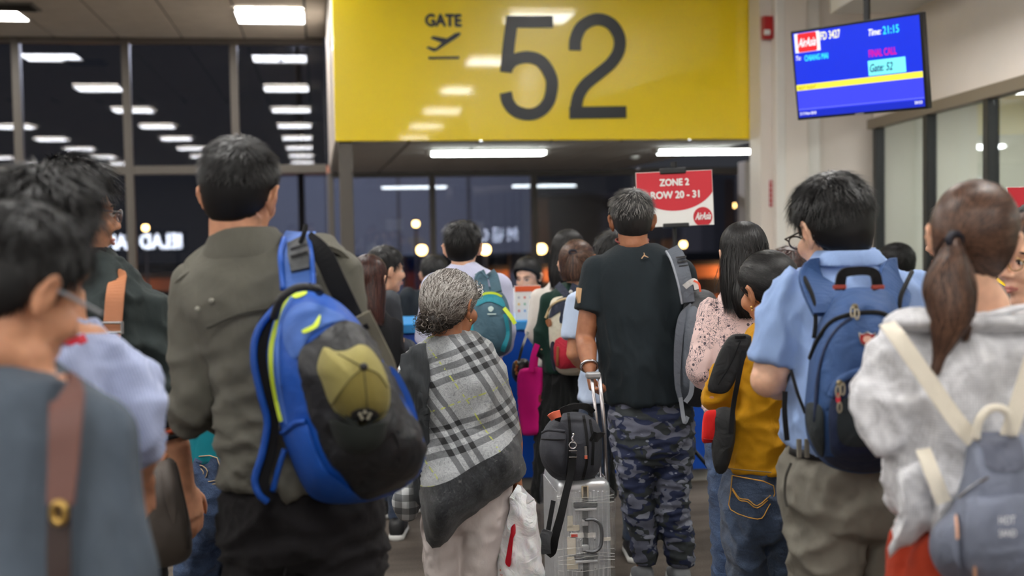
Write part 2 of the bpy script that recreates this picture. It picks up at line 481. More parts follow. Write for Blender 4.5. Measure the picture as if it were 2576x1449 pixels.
tv = text_on('GATE', Vector((a.x, fy, onY(1115, 66, fy).z)), Vector((1, 0, 0)), UP, 0, b.x-a.x, 0, 29*YS/FPX, off=.004, bold=.008)
obj('lettering', mesh('lettering', *shift(tv, -o_)), M_num, gs)
plane = [(1072, 120), (1078, 117), (1090, 121), (1097, 121), (1111, 108), (1083, 97), (1088, 91), (1096, 92), (1124, 97), (1144, 84), (1153, 82), (1159, 83), (1157, 89), (1150, 95), (1100, 127), (1092, 130), (1086, 128)]
obj('plane_symbol', mesh('plane_symbol', *shift(slab([Vector(p) for p in plane], sfn, .01), -o_)), M_num, gs)
obj('underline', mesh('underline', *shift(slab([Vector(p) for p in ((1078, 143), (1155, 142), (1155, 148), (1078, 149))], sfn, .01), -o_)), M_num, gs)

# right-hand walls
W = lambda p, y, Y: onY(p, y, Y)
yr = YS-.35
xa, xb = onY(1913, 300, yr).x, onY(2200, 300, yr-.2).x
obj('wall_return', mesh('wall_return', *boxvf(((xa+xb)/2+.2, yr+.15, ZC/2), (xb-xa+.4, .3, ZC))), M_wall, kind='structure', label='beige wall beside the gate')
c1, c2 = onY(1952, 300, yr-.12).x, onY(2036, 300, yr-.12).x
obj('trim_4', mesh('pier', *rbox(((c1+c2)/2, yr-.06, ZC/2), (c2-c1, .12, ZC), .02)), M_wall, kind='structure', label='beige pier on the wall beside the gate')
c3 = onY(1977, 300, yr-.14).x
obj('trim_5', mesh('painted_lit_edge', *rbox(((c1+c3)/2, yr-.125, ZC/2), (c3-c1, .02, ZC), .008)), M_wallw, kind='structure', label='white corner guard strip on the pier')  # white strip stands in for light caught on the pier edge
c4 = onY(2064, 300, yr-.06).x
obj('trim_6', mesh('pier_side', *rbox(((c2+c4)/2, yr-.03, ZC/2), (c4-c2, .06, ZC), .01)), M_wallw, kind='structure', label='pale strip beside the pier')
# far pier and door closer box seen past the sign stand
fa, fb = onY(1872, 480, 15.5).x, onY(1935, 480, 15.5).x
obj('trim_7', mesh('far_pier', *rbox(((fa+fb)/2, 15.6, ZS/2), (fb-fa, .3, ZS), .02)), M_wall, kind='structure', label='beige pier behind the gate')
# right wall with glazing
DR = ray(1230, 574); DR.z = 0; DR.normalize()          # runs away from the camera
NR = Vector((-DR.y, DR.x, 0))                         # into the hall (left)
if NR.x > 0: NR = -NR
Q0 = onY(2196, 560, yr-.25); Q0.z = 0
ROTR = Matrix.Rotation(math.atan2(-DR.x, DR.y), 3, 'Z')   # local y along DR
def wpt(t, out=0, z=0): return Q0 - DR*t + NR*out + UP*z
def wt(px, py):
    p = onplane(px, py, Q0, NR); return (Q0-p).dot(DR), p.z
zh = wt(2300, 300)[1]
LW = 11.0
obj('wall_right', mesh('wall_right', *boxvf(wpt(LW/2, -.1, (zh+.1+ZC)/2), (.2, LW, ZC-zh-.1), ROTR)), M_wall, kind='structure', label='beige wall above the office glazing')
obj('trim_8', mesh('head_rail', *rbox(wpt(LW/2, .01, zh+.05), (.1, LW, .1), .01, ROTR)), M('rail_taupe', (128, 116, 100), .5), kind='structure', label='taupe head rail of the office glazing')
zb = wt(2310, 20)[1]
obj('trim_9', mesh('bulkhead_right', *boxvf(wpt(LW/2+.7, .35, (zb+ZC)/2), (.7, LW-.6, ZC-zb), ROTR)), M('white_bulkhead', (228, 226, 222), .6), kind='structure', label='white boxed bulkhead along the right wall')
ts = [wt(p, 400)[0] for p in (2211, 2339, 2493)]; stp = ts[2]-ts[1]
ts = [ts[0], ts[1], ts[2]] + [ts[2]+1.25*k for k in range(1, 6)]
wt_ = [.10, .10, .10]+[.1]*9
for k, tt in enumerate(ts[:-1]):
    o2 = wpt(tt)
    wo = obj('window_%d' % wn, None, None, loc=o2, kind='structure', label='office window with black frame'); wn += 1
    obj('mullion', mesh('mullion', *shift(rbox(wpt(tt, 0, zh/2), (.09, wt_[k], zh), .006, ROTR), -o2)), M_black, wo)
    tm = (tt+ts[k+1])/2; ln = ts[k+1]-tt
    obj('rail', mesh('rail', *shift(rbox(wpt(tm, 0, .05), (.08, ln-.1, .1), .006, ROTR), -o2)), M_black, wo)
    obj('pane', mesh('pane', *shift(boxvf(wpt(tm, 0, (zh+.1)/2), (.01, ln-.1, zh-.1), ROTR), -o2)), M_glassr, wo)
# the office behind the glazing
M_off = M('office_wall', (196, 196, 184), .8)
obj('wall_office', mesh('wall_office', *boxvf(wpt(LW/2, -2.2, 1.4), (.1, LW, 2.8), ROTR)), M_off, kind='structure')
obj('wall_office_end', mesh('wall_office_end', *boxvf(wpt(-.05, -1.15, 1.4), (2.1, .1, 2.8), ROTR)), M_off, kind='structure')
obj('ceiling_office', mesh('ceiling_office', *boxvf(wpt(LW/2, -1.2, 2.78), (2.1, LW, .06), ROTR)), M_tile, kind='structure')
M_offl = NT('office_lamp'); M_offl.b.inputs['Emission Color'].default_value = (1, 1, .95, 1); M_offl.b.inputs['Emission Strength'].default_value = LAMP*.28; M_offl = M_offl.m
for k in range(3):
    p = wpt(1.6+3.2*k, -1.2, 2.74)
    L = thing('office_light', 'white light panel on the office ceiling behind the glazing', 'light', p, 'office ceiling lights')
    obj('diffuser', mesh('diffuser', *boxvf((0, 0, -.015), (.9, 1.6, .03), ROTR)), M_offl, L)
    obj('frame', mesh('frame', *boxvf((0, 0, -.004), (.96, 1.66, .02), ROTR)), M_white, L)
obj('trim_10', mesh('office_column', *boxvf(wpt(wt(2455, 400)[0]+.35, -.75, 1.4), (.3, .12, 2.75), ROTR)), M('office_white', (226, 230, 226), .6), kind='structure', label='pale post inside the office')

# fire alarm and notice on the pier
p = onY(1926, 72, yr)
fa_ = thing('fire_alarm', 'red fire alarm box with white strobe on the beige wall', 'alarm', (p.x, yr-.04, p.z))
obj('box', mesh('box', *rbox((0, 0, 0), (.10, .08, .22), .008)), M('alarm_red', (176, 24, 30), .4), fa_)
obj('strobe', mesh('strobe', *rbox((-.02, -.05, -.05), (.06, .03, .05), .008)), M_white, fa_)
p = onY(1938, 487, yr)
nt = thing('wall_notice', 'narrow red upright notice on the beige wall', 'notice', (p.x, yr-.006, p.z))
obj('board', mesh('board', *rbox((0, 0, 0), (.05, .012, .28), .002)), M_white, nt)
obj('print', mesh('print', *boxvf((0, -.008, 0), (.038, .004, .26))), M('notice_red', (178, 40, 48), .5), nt)
for k in range(5): obj('glyph', mesh('glyph', *join(boxvf((0, -.011, -.1+.05*k), (.022, .002, .006)), boxvf((-.006, -.011, -.085+.05*k), (.006, .002, .018)))), M_white, nt)
# ------------------------------------------------------------------ the apron at night, beyond the glass
ZA = -3.6
obj('ground', mesh('ground', *boxvf((0, 120, ZA-.05), (320, 200, .1))), M('asphalt', (58, 56, 56), .7, .2, .3), kind='structure', label='dark airport apron')
M_sod = NT('sodium_lamp'); M_sod.b.inputs['Emission Color'].default_value = (1, .55, .16, 1); M_sod.b.inputs['Emission Strength'].default_value = 13; M_sod = M_sod.m
M_pole = M('lamp_pole', (70, 70, 72), .5, metal=.5)
lamps = [(1061, 629, 40), (1221, 628, 40), (1362, 626, 40), (1719, 615, 42), (1620, 612, 52), (1016, 526, 55), (1046, 563, 44), (366, 573, 45), (1845, 517, 60)]
for k, (x, y, d) in enumerate(lamps):
    p = at(x, y, d)
    al = thing('apron_lamp', 'orange sodium apron lamp on a pole, beyond the dark glass', 'lamp', (p.x, p.y, ZA), 'apron lamps')
    rr = .17 if k < 3 else .12
    hz = p.z-ZA
    obj('globe', mesh('globe', *ellipsoid((0, 0, hz), (rr, rr, rr), nu=12, nv=8), smooth=True), M_sod, al)
    obj('pole', mesh('pole', *tube([(0, 0, 0), (0, 0, hz-rr+.01)], [.09, .05], 8)), M_pole, al)
    obj('cap', mesh('cap', *tube([(0, 0, hz+rr-.02), (0, 0, hz+rr+.05)], [.1, .03], 8)), M_pole, al)
# low service building of the far pier, with doors and windows
bl = thing('service_building', 'low orange lit service building across the apron', 'building', (0, 62, ZA))
M_fac = M('facade', (168, 110, 84), .8, .15, .4)
obj('wall', mesh('wall', *boxvf((0, 3, 1.5), (90, 6, 3.0))), M_fac, bl)
obj('roof', mesh('roof', *boxvf((0, 3, 3.12), (92, 7, .24))), M('roof_dark', (60, 58, 60), .8), bl)
for k in range(18):
    obj('window', mesh('window', *rbox((-40+k*4.7, -.03, 1.9), (2.6, .12, .9), .03)), M('far_window', (38, 40, 48), .2), bl)
    if k % 3 == 1: obj('door', mesh('door', *rbox((-37.6+k*4.7, -.04, 1.1), (1.2, .1, 2.2), .02)), M('far_door', (120, 60, 40), .5), bl)
for k in range(7):
    x = -33+k*11.0
    wl_ = obj('added_wall_lamp', mesh('added_wall_lamp', *rbox((x, -.2, 2.75), (.5, .3, .14), .03)), M_pole, bl)
    ld = bpy.data.lights.new('sodium', 'POINT'); ld.energy = 260; ld.color = (1, .45, .14); ld.shadow_soft_size = .15  # point lights and housings added to give the facade its orange glow
    lo = bpy.data.objects.new('fill_bulb', ld); COL.objects.link(lo); lo.parent = bl; lo.location = (x, -1.2, 2.5)
# a boarding bridge, grey, close behind the glass
xa_, xb_ = onY(640, 560, 47).x, onY(1352, 560, 47).x
cz0, cz1 = onY(1000, 642, 47).z, onY(1000, 436, 47).z
cc_ = thing('concourse', 'pale grey raised concourse standing across the apron', 'building', ((xa_+xb_)/2, 47, ZA))
M_conc = M('concourse_grey', (128, 134, 150), .7, .06, .3)
obj('wall', mesh('wall', *boxvf((0, 2, (cz0+cz1)/2-ZA), (xb_-xa_, 4, cz1-cz0))), M_conc, cc_)
obj('roof', mesh('roof', *boxvf((0, 2, cz1-ZA+.15), (xb_-xa_+.6, 4.6, .3))), M_fac, cc_)
for k in range(7): obj('column', mesh('column', *boxvf((-(xb_-xa_)/2+.6+k*(xb_-xa_-1.2)/6, 2, (cz0-ZA)/2), (.5, .6, cz0-ZA))), M_conc, cc_)
for k in range(3): obj('wall_joint', mesh('wall_joint', *boxvf((-(xb_-xa_)/4+k*(xb_-xa_)/4, -.02, (cz0+cz1)/2-ZA), (.12, .08, cz1-cz0))), M('joint_grey', (96, 96, 104), .7), cc_)
fl_ = thing('fill_mast_light', 'cool white floodlight on a mast lighting the concourse', 'light', (onY(760, 560, 33).x, 33, ZA))  # unseen lamp added to brighten the concourse wall
obj('mast', mesh('mast', *tube([(0, 0, 0), (0, 0, 10.5)], [.12, .07], 10)), M_pole, fl_)
obj('lamp_head', mesh('lamp_head', *rbox((0, .1, 10.6), (.6, .25, .4), .05)), M_pole, fl_)
ld = bpy.data.lights.new('fill_flood', 'POINT'); ld.energy = 2600; ld.color = (.92, .92, 1); ld.shadow_soft_size = .3
lo = bpy.data.objects.new('fill_bulb', ld); COL.objects.link(lo); lo.parent = fl_; lo.location = (0, .6, 10.5)
jb = thing('boarding_bridge', 'grey boarding bridge outside the glass, sloping over the apron', 'bridge', (at(1500, 600, 52).x, at(1500, 600, 52).y, ZA))
M_jb = M('bridge_grey', (120, 120, 128), .5)
rb = Matrix.Rotation(.5, 3, 'Z') @ Matrix.Rotation(-.06, 3, 'Y')
obj('tunnel', mesh('tunnel', *rbox((1.5, 4, 5.6), (9, 2.4, 2.5), .12, rb)), M_jb, jb)
obj('tunnel_window', mesh('tunnel_window', *rbox((1.5, 2.75, 5.9), (7.6, .12, .6), .04, rb)), M('far_window', (38, 40, 48), .2), jb)
for dx in (-2, 4): obj('support', mesh('support', *tube([(dx, 4.5, 0), (dx, 4.5, 4.5)], .25, 10)), M_jb, jb)
obj('rotunda', mesh('rotunda', *tube([(6.5, 6.2, 3.9), (6.5, 6.2, 7.4)], 1.9, 18)), M_jb, jb)
# lit shop sign at the far end of the hall: read reversed as a reflection in the glass
def mirror(px, py, Y):
    p = onY(px, py, Y); return Vector((p.x, 2*YG-p.y, p.z))
VY = 2*YG-(YB+.3)
aL, aR = mirror(262, 608, VY), mirror(455, 606, VY)
zt, zb2 = mirror(360, 590, VY).z, mirror(360, 625, VY).z
ss = thing('shop_sign', 'lit white shop lettering, seen reversed in the dark glass', 'sign', ((aL.x+aR.x)/2, YB+.2, (zt+zb2)/2))
wS = aR.x-aL.x; hS = zt-zb2
o2 = Vector(ss.location)
obj('backing', mesh('backing', *rbox((0, -.1, 0), (wS*1.15, .1, hS*1.6), .02)), M_black, ss)
t = NT('shop_letters'); t.b.inputs['Emission Color'].default_value = (.9, .95, 1, 1); t.b.inputs['Emission Strength'].default_value = LAMP; M_shop = t.m
obj('lettering', mesh('lettering', *text_on('IELAD EAM', Vector((wS/2, 0, -hS/2)), Vector((-1, 0, 0)), UP, 0, wS, 0, hS, off=.01, bold=.02)), M_shop, ss)
obj('post', mesh('post', *join(*[boxvf((s*wS*.45, -.12, -(o2.z)/2-hS*.3), (.12, .08, o2.z-hS*.6)) for s in (-1, 1)])), M_black, ss)
# ------------------------------------------------------------------ counter
M_blue = M('counter_blue', (4, 74, 178), .35, .04, 2)
M_blue2 = M('counter_top_blue', (52, 152, 226), .3)
YCN = 7.0
ca, cb = onY(820, 1000, YCN).x, onY(1800, 1000, YCN).x
ct = onY(1320, 806, YCN).z; c0 = onY(1320, 1202, YCN).z
cn = thing('gate_counter', 'bright blue boarding counter with light blue top', 'counter', ((ca+cb)/2, YCN+.3, 0))
wc = cb-ca
obj('plinth', mesh('plinth', *boxvf((0, .02, c0/2), (wc-.02, .54, c0))), M('plinth_grey', (150, 146, 140), .4), cn)
npn = 3
for k in range(npn):
    obj('front_panel', mesh('front_panel', *rbox((-wc/2+wc*(k+.5)/npn, -.29, (c0+ct-.06)/2), (wc/npn-.006, .03, ct-.06-c0), .003)), M_blue, cn)
obj('body', mesh('body', *boxvf((0, .02, (c0+ct-.05)/2), (wc-.01, .56, ct-.05-c0))), M_blue, cn)
obj('top', mesh('top', *rbox((0, 0, ct-.027), (wc+.04, .66, .054), .006)), M_blue2, cn)
# notice standing on the counter
na = at(1297, 711, 7.15); nb = at(1358, 711, 7.15)
pn = thing('counter_notice', 'white counter notice with orange band and rows of coloured symbols', 'notice', ((na.x+nb.x)/2, na.y, ct))
nw, nh = .16, .205
obj('board', mesh('board', *rbox((0, 0, nh/2), (nw, .012, nh), .002)), M_white, pn)
obj('band', mesh('band', *boxvf((0, -.008, nh-.018), (nw-.004, .003, .034))), M('band_orange', (226, 92, 44), .5), pn)
cols = [(214, 110, 110), (120, 170, 210), (230, 190, 100), (130, 190, 160), (180, 180, 190)]
for j in range(3):
    for i in range(4):
        obj('symbol', mesh('symbol', *boxvf((-.055+.036*i, -.008, .055+.04*j), (.012, .002, .013))), M('symbol_%d' % ((i+2*j) % 5), cols[(i+2*j) % 5], .6), pn)
obj('foot', mesh('foot', *rbox((0, .04, .004), (nw*.7, .09, .008), .002)), M_white, pn)

# ------------------------------------------------------------------ boards on stands
M_red = M('board_red', (206, 36, 52), .45)
M_redd = M('logo_red', (196, 30, 46), .45)
M_plastic = M('black_plastic', (24, 25, 28), .45)
def board_stand(pc, d, label, corners, full=True):
    tl, tr, br, blc = [at(x, y, d) for x, y in corners]
    o = (tl+tr+br+blc)/4
    u = ((tr-tl)+(br-blc)).normalized(); v0 = ((tl-blc)+(tr-br)); v = (v0-u*v0.dot(u)).normalized(); n = u.cross(v).normalized()
    wd, ht = ((tr-tl).length+(br-blc).length)/2, ((tl-blc).length+(tr-br).length)/2
    base = Vector((o.x, o.y, 0))
    st = thing('sign_stand', label, 'sign stand', base)
    ol = o-base
    rot = Matrix((u, -n, v)).transposed()
    obj('board', mesh('board', *rbox(ol, (wd, .008, ht), .001, rot)), M_white, st)
    return st, ol, u, v, n, wd, ht, rot
st, ol, u, v, n, wd, ht, rot = board_stand(None, 6.2, 'black tripod stand holding the red and white ZONE 2 board', ((1599, 435), (1790, 427), (1797, 565), (1604, 573)))
def bf(p): return ol+u*p[0]+v*p[1]+n*.0045, n
def disc_clip(cx, cy, rx, ry, x0, x1, y0, y1, k=64):
    """ellipse clipped to the board"""
    return [(min(max(cx+rx*math.cos(2*math.pi*i/k), x0), x1), min(max(cy+ry*math.sin(2*math.pi*i/k), y0), y1)) for i in range(k)]
e = .002
obj('red_field', mesh('red_field', *slab(disc_clip(0, ht*.38, wd*.56, ht*.60, -wd/2+e, wd/2-e, -ht/2+e, ht/2-e), bf, .0012)), M_red, st)
lg = disc_clip(wd*.355, -ht*.35, wd*.125, ht*.18, -wd/2+e, wd/2-e, -ht/2+e, ht/2-e, 32)
obj('logo_disc', mesh('logo_disc', *slab(lg, bf, .0022)), M_redd, st)
obj('logo_script', mesh('logo_script', *text_on('AirAsia', ol, u, v, wd*.255, wd*.46, -ht*.40, -ht*.27, .45, .008, .0012)), M_white, st)
obj('lettering', mesh('lettering', *text_on('ZONE 2', ol, u, v, -wd*.19, wd*.19, ht*.24, ht*.36, 0, .0075, .0022)), M_white, st)
obj('lettering', mesh('lettering', *text_on('ROW 20 - 31', ol, u, v, -wd*.31, wd*.32, ht*.01, ht*.135, 0, .0075, .0022)), M_white, st)
obj('clamp', mesh('clamp', *rbox(ol+v*(ht/2+.002)-u*.005, (wd*.34, .03, .03), .005, rot)), M_plastic, st)
obj('clamp', mesh('clamp', *rbox(ol-v*(ht/2-.004), (wd*.34, .03, .024), .005, rot)), M_plastic, st)
pc = ol-n*.022
obj('pole', mesh('pole', *tube([(pc.x, pc.y, .5), (pc.x, pc.y, pc.z+ht/2+.045)], .011, 12)), M_plastic, st)
obj('knob', mesh('knob', *tube([(pc.x, pc.y, pc.z+ht/2+.02), (pc.x, pc.y, pc.z+ht/2+.05)], .017, 12)), M_plastic, st)
obj('collar', mesh('collar', *tube([(pc.x, pc.y, .44), (pc.x, pc.y, .56)], .024, 12)), M_plastic, st)
for ang in (-.35, 1.75, 3.75):
    f = Vector((math.cos(ang)*.42, math.sin(ang)*.42, .012))
    lgo = obj('leg', mesh('leg', *tube([(pc.x, pc.y, .5), (pc.x+f.x, pc.y+f.y, .02)], .011, 10)), M_plastic, st)
    obj('rubber_foot', mesh('rubber_foot', *ellipsoid((pc.x+f.x, pc.y+f.y, .016), (.02, .02, .016), nu=10, nv=6)), M_plastic, lgo)
st2, ol, u, v, n, wd, ht, rot = board_stand(None, 6.4, 'black stand with a red board lettered P, in front of the office glazing', ((2531, 471), (2720, 466), (2724, 600), (2536, 605)))
obj('red_field', mesh('red_field', *slab(disc_clip(0, ht*.38, wd*.56, ht*.60, -wd/2+e, wd/2-e, -ht/2+e, ht/2-e), bf, .0012)), M_red, st2)
obj('lettering', mesh('lettering', *text_on('P', ol, u, v, -wd*.305, -wd*.25, ht*.06, ht*.15, 0, .0075, .002)), M_white, st2)
pc = ol-n*.022
obj('clamp', mesh('clamp', *rbox(ol-v*(ht/2-.004), (wd*.34, .03, .024), .005, rot)), M_plastic, st2)
obj('pole', mesh('pole', *tube([(pc.x, pc.y, .02), (pc.x, pc.y, pc.z+ht/2)], .011, 12)), M_plastic, st2)
obj('base', mesh('base', *tube([(pc.x, pc.y, 0), (pc.x, pc.y, .02)], .17, 24)), M_plastic, st2)

# ------------------------------------------------------------------ flight information screen
def em(name, c, s=1.0):
    s *= .40
    if name in MATS: return MATS[name]
    t = NT(name); t.base((.01, .01, .01)); t.b.inputs['Emission Color'].default_value = (*lin(c), 1); t.b.inputs['Emission Strength'].default_value = s
    t.set(Roughness=.25); MATS[name] = t.m; return t.m
TL, TR = at(1988, 79, 7.75), at(2318, 30, 7.10); TR.z = TL.z = (TL.z+TR.z)/2
u = (TR-TL).normalized(); wd = (TR-TL).length; n0 = Vector((u.y, -u.x, 0))
if n0.dot(CORG-TL) < 0: n0 = -n0
n = (n0*math.cos(R(8))-UP*math.sin(R(8))).normalized(); v = n.cross(u).normalized()
if v.z < 0: v = -v
n = u.cross(v)
ht = .575
oc = TL+u*wd/2-v*ht/2
base = Vector(oc)
tvs = thing('information_screen', 'flat screen showing flight FD 3427 final call on blue, hung near the wall', 'screen', base)
rot = Matrix((u, -n, v)).transposed(); Z0 = Vector((0, 0, 0))
obj('casing', mesh('casing', *rbox(-n*.03, (wd, .06, ht), .006, rot)), M('tv_black', (16, 17, 20), .35), tvs)
tl = -u*wd/2 + v*ht/2
B = .016
def tvq(name, x0, x1, y0, y1, m, off=.002):
    """rectangle in screen fractions (y down)"""
    sw, sh = wd-2*B, ht-2*B
    def f(p): return tl+u*(B+p[0]*sw)-v*(B+p[1]*sh)+n*off, n
    return obj(name, mesh(name, *slab([(x0, y1), (x1, y1), (x1, y0), (x0, y0)], f, .0008)), m, tvs)
def tvt(name, s, x0, x1, y0, y1, m, shear=0, bold=.0015):
    sw, sh = wd-2*B, ht-2*B
    return obj(name, mesh(name, *text_on(s, tl+u*B-v*B, u, v, x0*sw, x1*sw, -y1*sh, -y0*sh, shear, .0075, bold)), m, tvs)
def scr():
    t = NT('screen_blue'); t.base((.01, .01, .01)); t.set(Roughness=.3)
    t.b.inputs['Emission Color'].default_value = (*lin((2, 40, 205)), 1); t.b.inputs['Emission Strength'].default_value = .46; return t.m
tvq('screen', 0, 1, 0, 1, scr(), .0005)
tvq('lower_field', 0, 1, .68, .92, em('screen_violet', (58, 66, 232)), .0018)
tvq('footer', 0, 1, .925, 1, em('screen_deep', (8, 36, 190)), .0018)
tvq('rule', 0, 1, .90, .906, em('screen_rule', (120, 130, 245)), .0025)
tvq('logo_field', .015, .225, .01, .235, em('screen_white', (245, 245, 250), 1.0), .0025)
sw, sh = wd-2*B, ht-2*B
def tf(p): return tl+u*(B+p[0]*sw)-v*(B+p[1]*sh)+n*.004, n
ld = [(min(max(.12+.1*math.cos(a), .04), .2), min(max(.12+.16*math.sin(a), .012), .232)) for a in [-2*math.pi*i/40 for i in range(40)]]
obj('logo_disc', mesh('logo_disc', *slab(ld, tf, .0008)), em('screen_red', (228, 36, 44)), tvs)
tvt('logo_script', 'AirAsia', .045, .195, .07, .17, em('screen_white', (245, 245, 250), 1.0), .45)
tvt('lettering', 'FD 3427', .235, .395, .03, .12, em('screen_cream', (250, 245, 200)))
tvt('lettering', 'Time:', .62, .715, .08, .15, em('screen_white', (245, 245, 250), 1.0), .3)
tvt('lettering', '21:15', .73, .85, .07, .155, em('screen_cyan', (60, 225, 245)))
tvt('lettering', 'FINAL CALL', .61, .82, .31, .39, em('screen_magenta', (214, 10, 150)))
tvt('lettering', 'To:', .018, .06, .27, .32, em('screen_white', (245, 245, 250), 1.0), .3, .0008)
tvt('lettering', 'CHIANG MAI', .09, .285, .275, .34, em('screen_cyan', (60, 225, 245)))
tvq('gate_field', .595, .88, .43, .60, em('screen_aqua', (128, 250, 250)), .0025)
tvt('lettering', 'Gate: 52', .61, .785, .47, .56, em('screen_ink', (20, 30, 110)), .25)
tvq('yellow_bar', 0, 1, .612, .68, em('screen_yellow', (250, 238, 70)), .003)
tvt('lettering', 'NEXT FLIGHT', .015, .17, .63, .67, em('screen_olive', (150, 140, 20)), .2, .0006)
tvt('lettering', '20:53', .93, .985, .935, .965, em('screen_white', (245, 245, 250), 1.0), 0, .0006)
tvt('lettering', '21-7-Nov-2018', .015, .15, .94, .97, em('screen_white', (245, 245, 250), 1.0), 0, .0006)
obj('maker_mark', mesh('maker_mark', *rbox(-v*(ht/2-.006)+n*.001, (.06, .006, .008), .001, rot)), M('mark_grey', (150, 150, 155), .4), tvs)
obj('bracket', mesh('bracket', *rbox(-n*.09, (.3, .06, .2), .01, rot)), M_plastic, tvs)
pb = -n*.13
obj('pole', mesh('pole', *tube([(pb.x, pb.y, -.05), (pb.x, pb.y, ZC-base.z)], .022, 12)), M_plastic, tvs)
# ------------------------------------------------------------------ people: builders
def skin(name, c):
    if name in MATS: return MATS[name]
    t = NT(name); col = lin(c)
    f = t.noise(35, 4)
    t.base(t.ramp(f, [(.3, (col[0]*.86, col[1]*.82, col[2]*.8)), (.7, (min(1, col[0]*1.08), col[1]*1.08, col[2]*1.06))]))
    t.set(Roughness=.5, Subsurface_Weight=.12, Subsurface_Scale=.02); t.b.inputs['Subsurface Radius'].default_value = (1, .35, .2)
    t.bump(t.noise(350, 2), .15, .002); MATS[name] = t.m; return t.m
def hairmat(name, stops, rough=.42, zdark=None):
    """each strand (mesh island) takes its own tone"""
    if name in MATS: return MATS[name]
    t = NT(name); g = t.add('ShaderNodeNewGeometry')
    r_ = g.outputs['Random Per Island']
    nz = t.noise(60, 2, t.mapping(scale=(1, 1, .25)))
    f = t.math('ADD', t.math('MULTIPLY', r_, .75), t.math('MULTIPLY', nz, .25))
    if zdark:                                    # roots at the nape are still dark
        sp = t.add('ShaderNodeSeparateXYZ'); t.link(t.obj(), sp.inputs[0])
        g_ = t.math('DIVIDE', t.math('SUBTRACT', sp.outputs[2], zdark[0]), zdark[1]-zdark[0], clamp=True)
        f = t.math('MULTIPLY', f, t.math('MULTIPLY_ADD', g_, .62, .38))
    t.base(t.ramp(f, [(p, lin(c)) for p, c in stops])); t.set(Roughness=rough); t.b.inputs['Specular IOR Level'].default_value = .38
    t.b.inputs['Anisotropic'].default_value = .5
    MATS[name] = t.m; return t.m
SK_M = skin('skin_medium', (206, 150, 118)); SK_L = skin('skin_light', (226, 178, 150)); SK_D = skin('skin_tan', (158, 104, 74)); SK_T = skin('skin_warm', (190, 132, 98))
H_BLK = hairmat('hair_black', [(.1, (10, 9, 10)), (.6, (22, 20, 21)), (.95, (46, 43, 43))], .5)
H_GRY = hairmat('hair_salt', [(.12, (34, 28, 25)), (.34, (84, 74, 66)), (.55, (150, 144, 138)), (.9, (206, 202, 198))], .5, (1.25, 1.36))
H_PEP = hairmat('hair_pepper', [(.1, (22, 21, 22)), (.5, (56, 54, 54)), (.75, (110, 107, 104)), (.95, (172, 168, 164))], .5)
H_BRN = hairmat('hair_brown', [(.1, (44, 30, 26)), (.5, (78, 55, 45)), (.95, (128, 94, 74))])
H_RED = hairmat('hair_redbrown', [(.1, (36, 18, 16)), (.6, (66, 36, 30)), (.95, (104, 62, 50))])
H_BLD = hairmat('hair_greyblond', [(.1, (110, 100, 90)), (.6, (160, 150, 138)), (.95, (200, 190, 176))])
M_denim = None

def interp_rows(rows, k=3):
    if len(rows) < 3: return rows
    A = np.array([list(r_) + [0]*(5-len(r_)) for r_ in rows], float); out = []
    for i in range(len(A)-1):
        p0 = A[i-1] if i > 0 else 2*A[0]-A[1]; p1, p2 = A[i], A[i+1]; p3 = A[i+2] if i+2 < len(A) else 2*A[-1]-A[-2]
        for j in range(k):
            t = j/k; out.append(.5*((2*p1)+(p2-p0)*t+(2*p0-5*p1+4*p2-p3)*t*t+(-p0+3*p1-3*p2+p3)*t**3))
    out.append(A[-1]); return [tuple(r_) for r_ in out]

class Fig:
    """one standing figure: px = column of its centre line, top = row of the crown, d = distance (m)"""
    def __init__(s, px, top, d, face=0):
        p = at(px, 700, d); s.loc = Vector((p.x, p.y, 0)); s.d = d; s.px = px
        s.H = at(px, top, d).z; s.k = s.H/1.75
        a = YAW+R(face); s.f = Vector((math.sin(a), math.cos(a), 0)); s.r = Vector((math.cos(a), -math.sin(a), 0)); s.a = a
        s.mpp = d/FPX
    def L(s, px, py, dd=0): return at(px, py, s.d+dd)-s.loc
    def m(s, x, y, z): return s.r*x+s.f*y+UP*z
    def j(s, x, y, z): return (s.r*x+s.f*y+UP*z)*s.k
    def rows(s, rows, expo=2.3, n=28, k=3):
        """rings from photo rows: (row, left column, right column, half depth m, depth offset m)"""
        rings = []
        for q in interp_rows([tuple(list(r_)+[0]*(5-len(r_))) for r_ in rows], k):
            c = s.L((q[1]+q[2])/2, q[0], q[4]); wd = max(q[2]-q[1], 2)/2*(s.d+q[4])/FPX
            rings.append((c, RIGHTH*wd, FWDH*max(q[3], .005)))
        return rings
    def rloft(s, rows, expo=2.3): return loft(s.rows(rows), 28, expo)
    def pt(s, q):
        """joint given as (px, py, depth offset) or a vector"""
        return Vector(q) if isinstance(q, Vector) else s.L(*q)

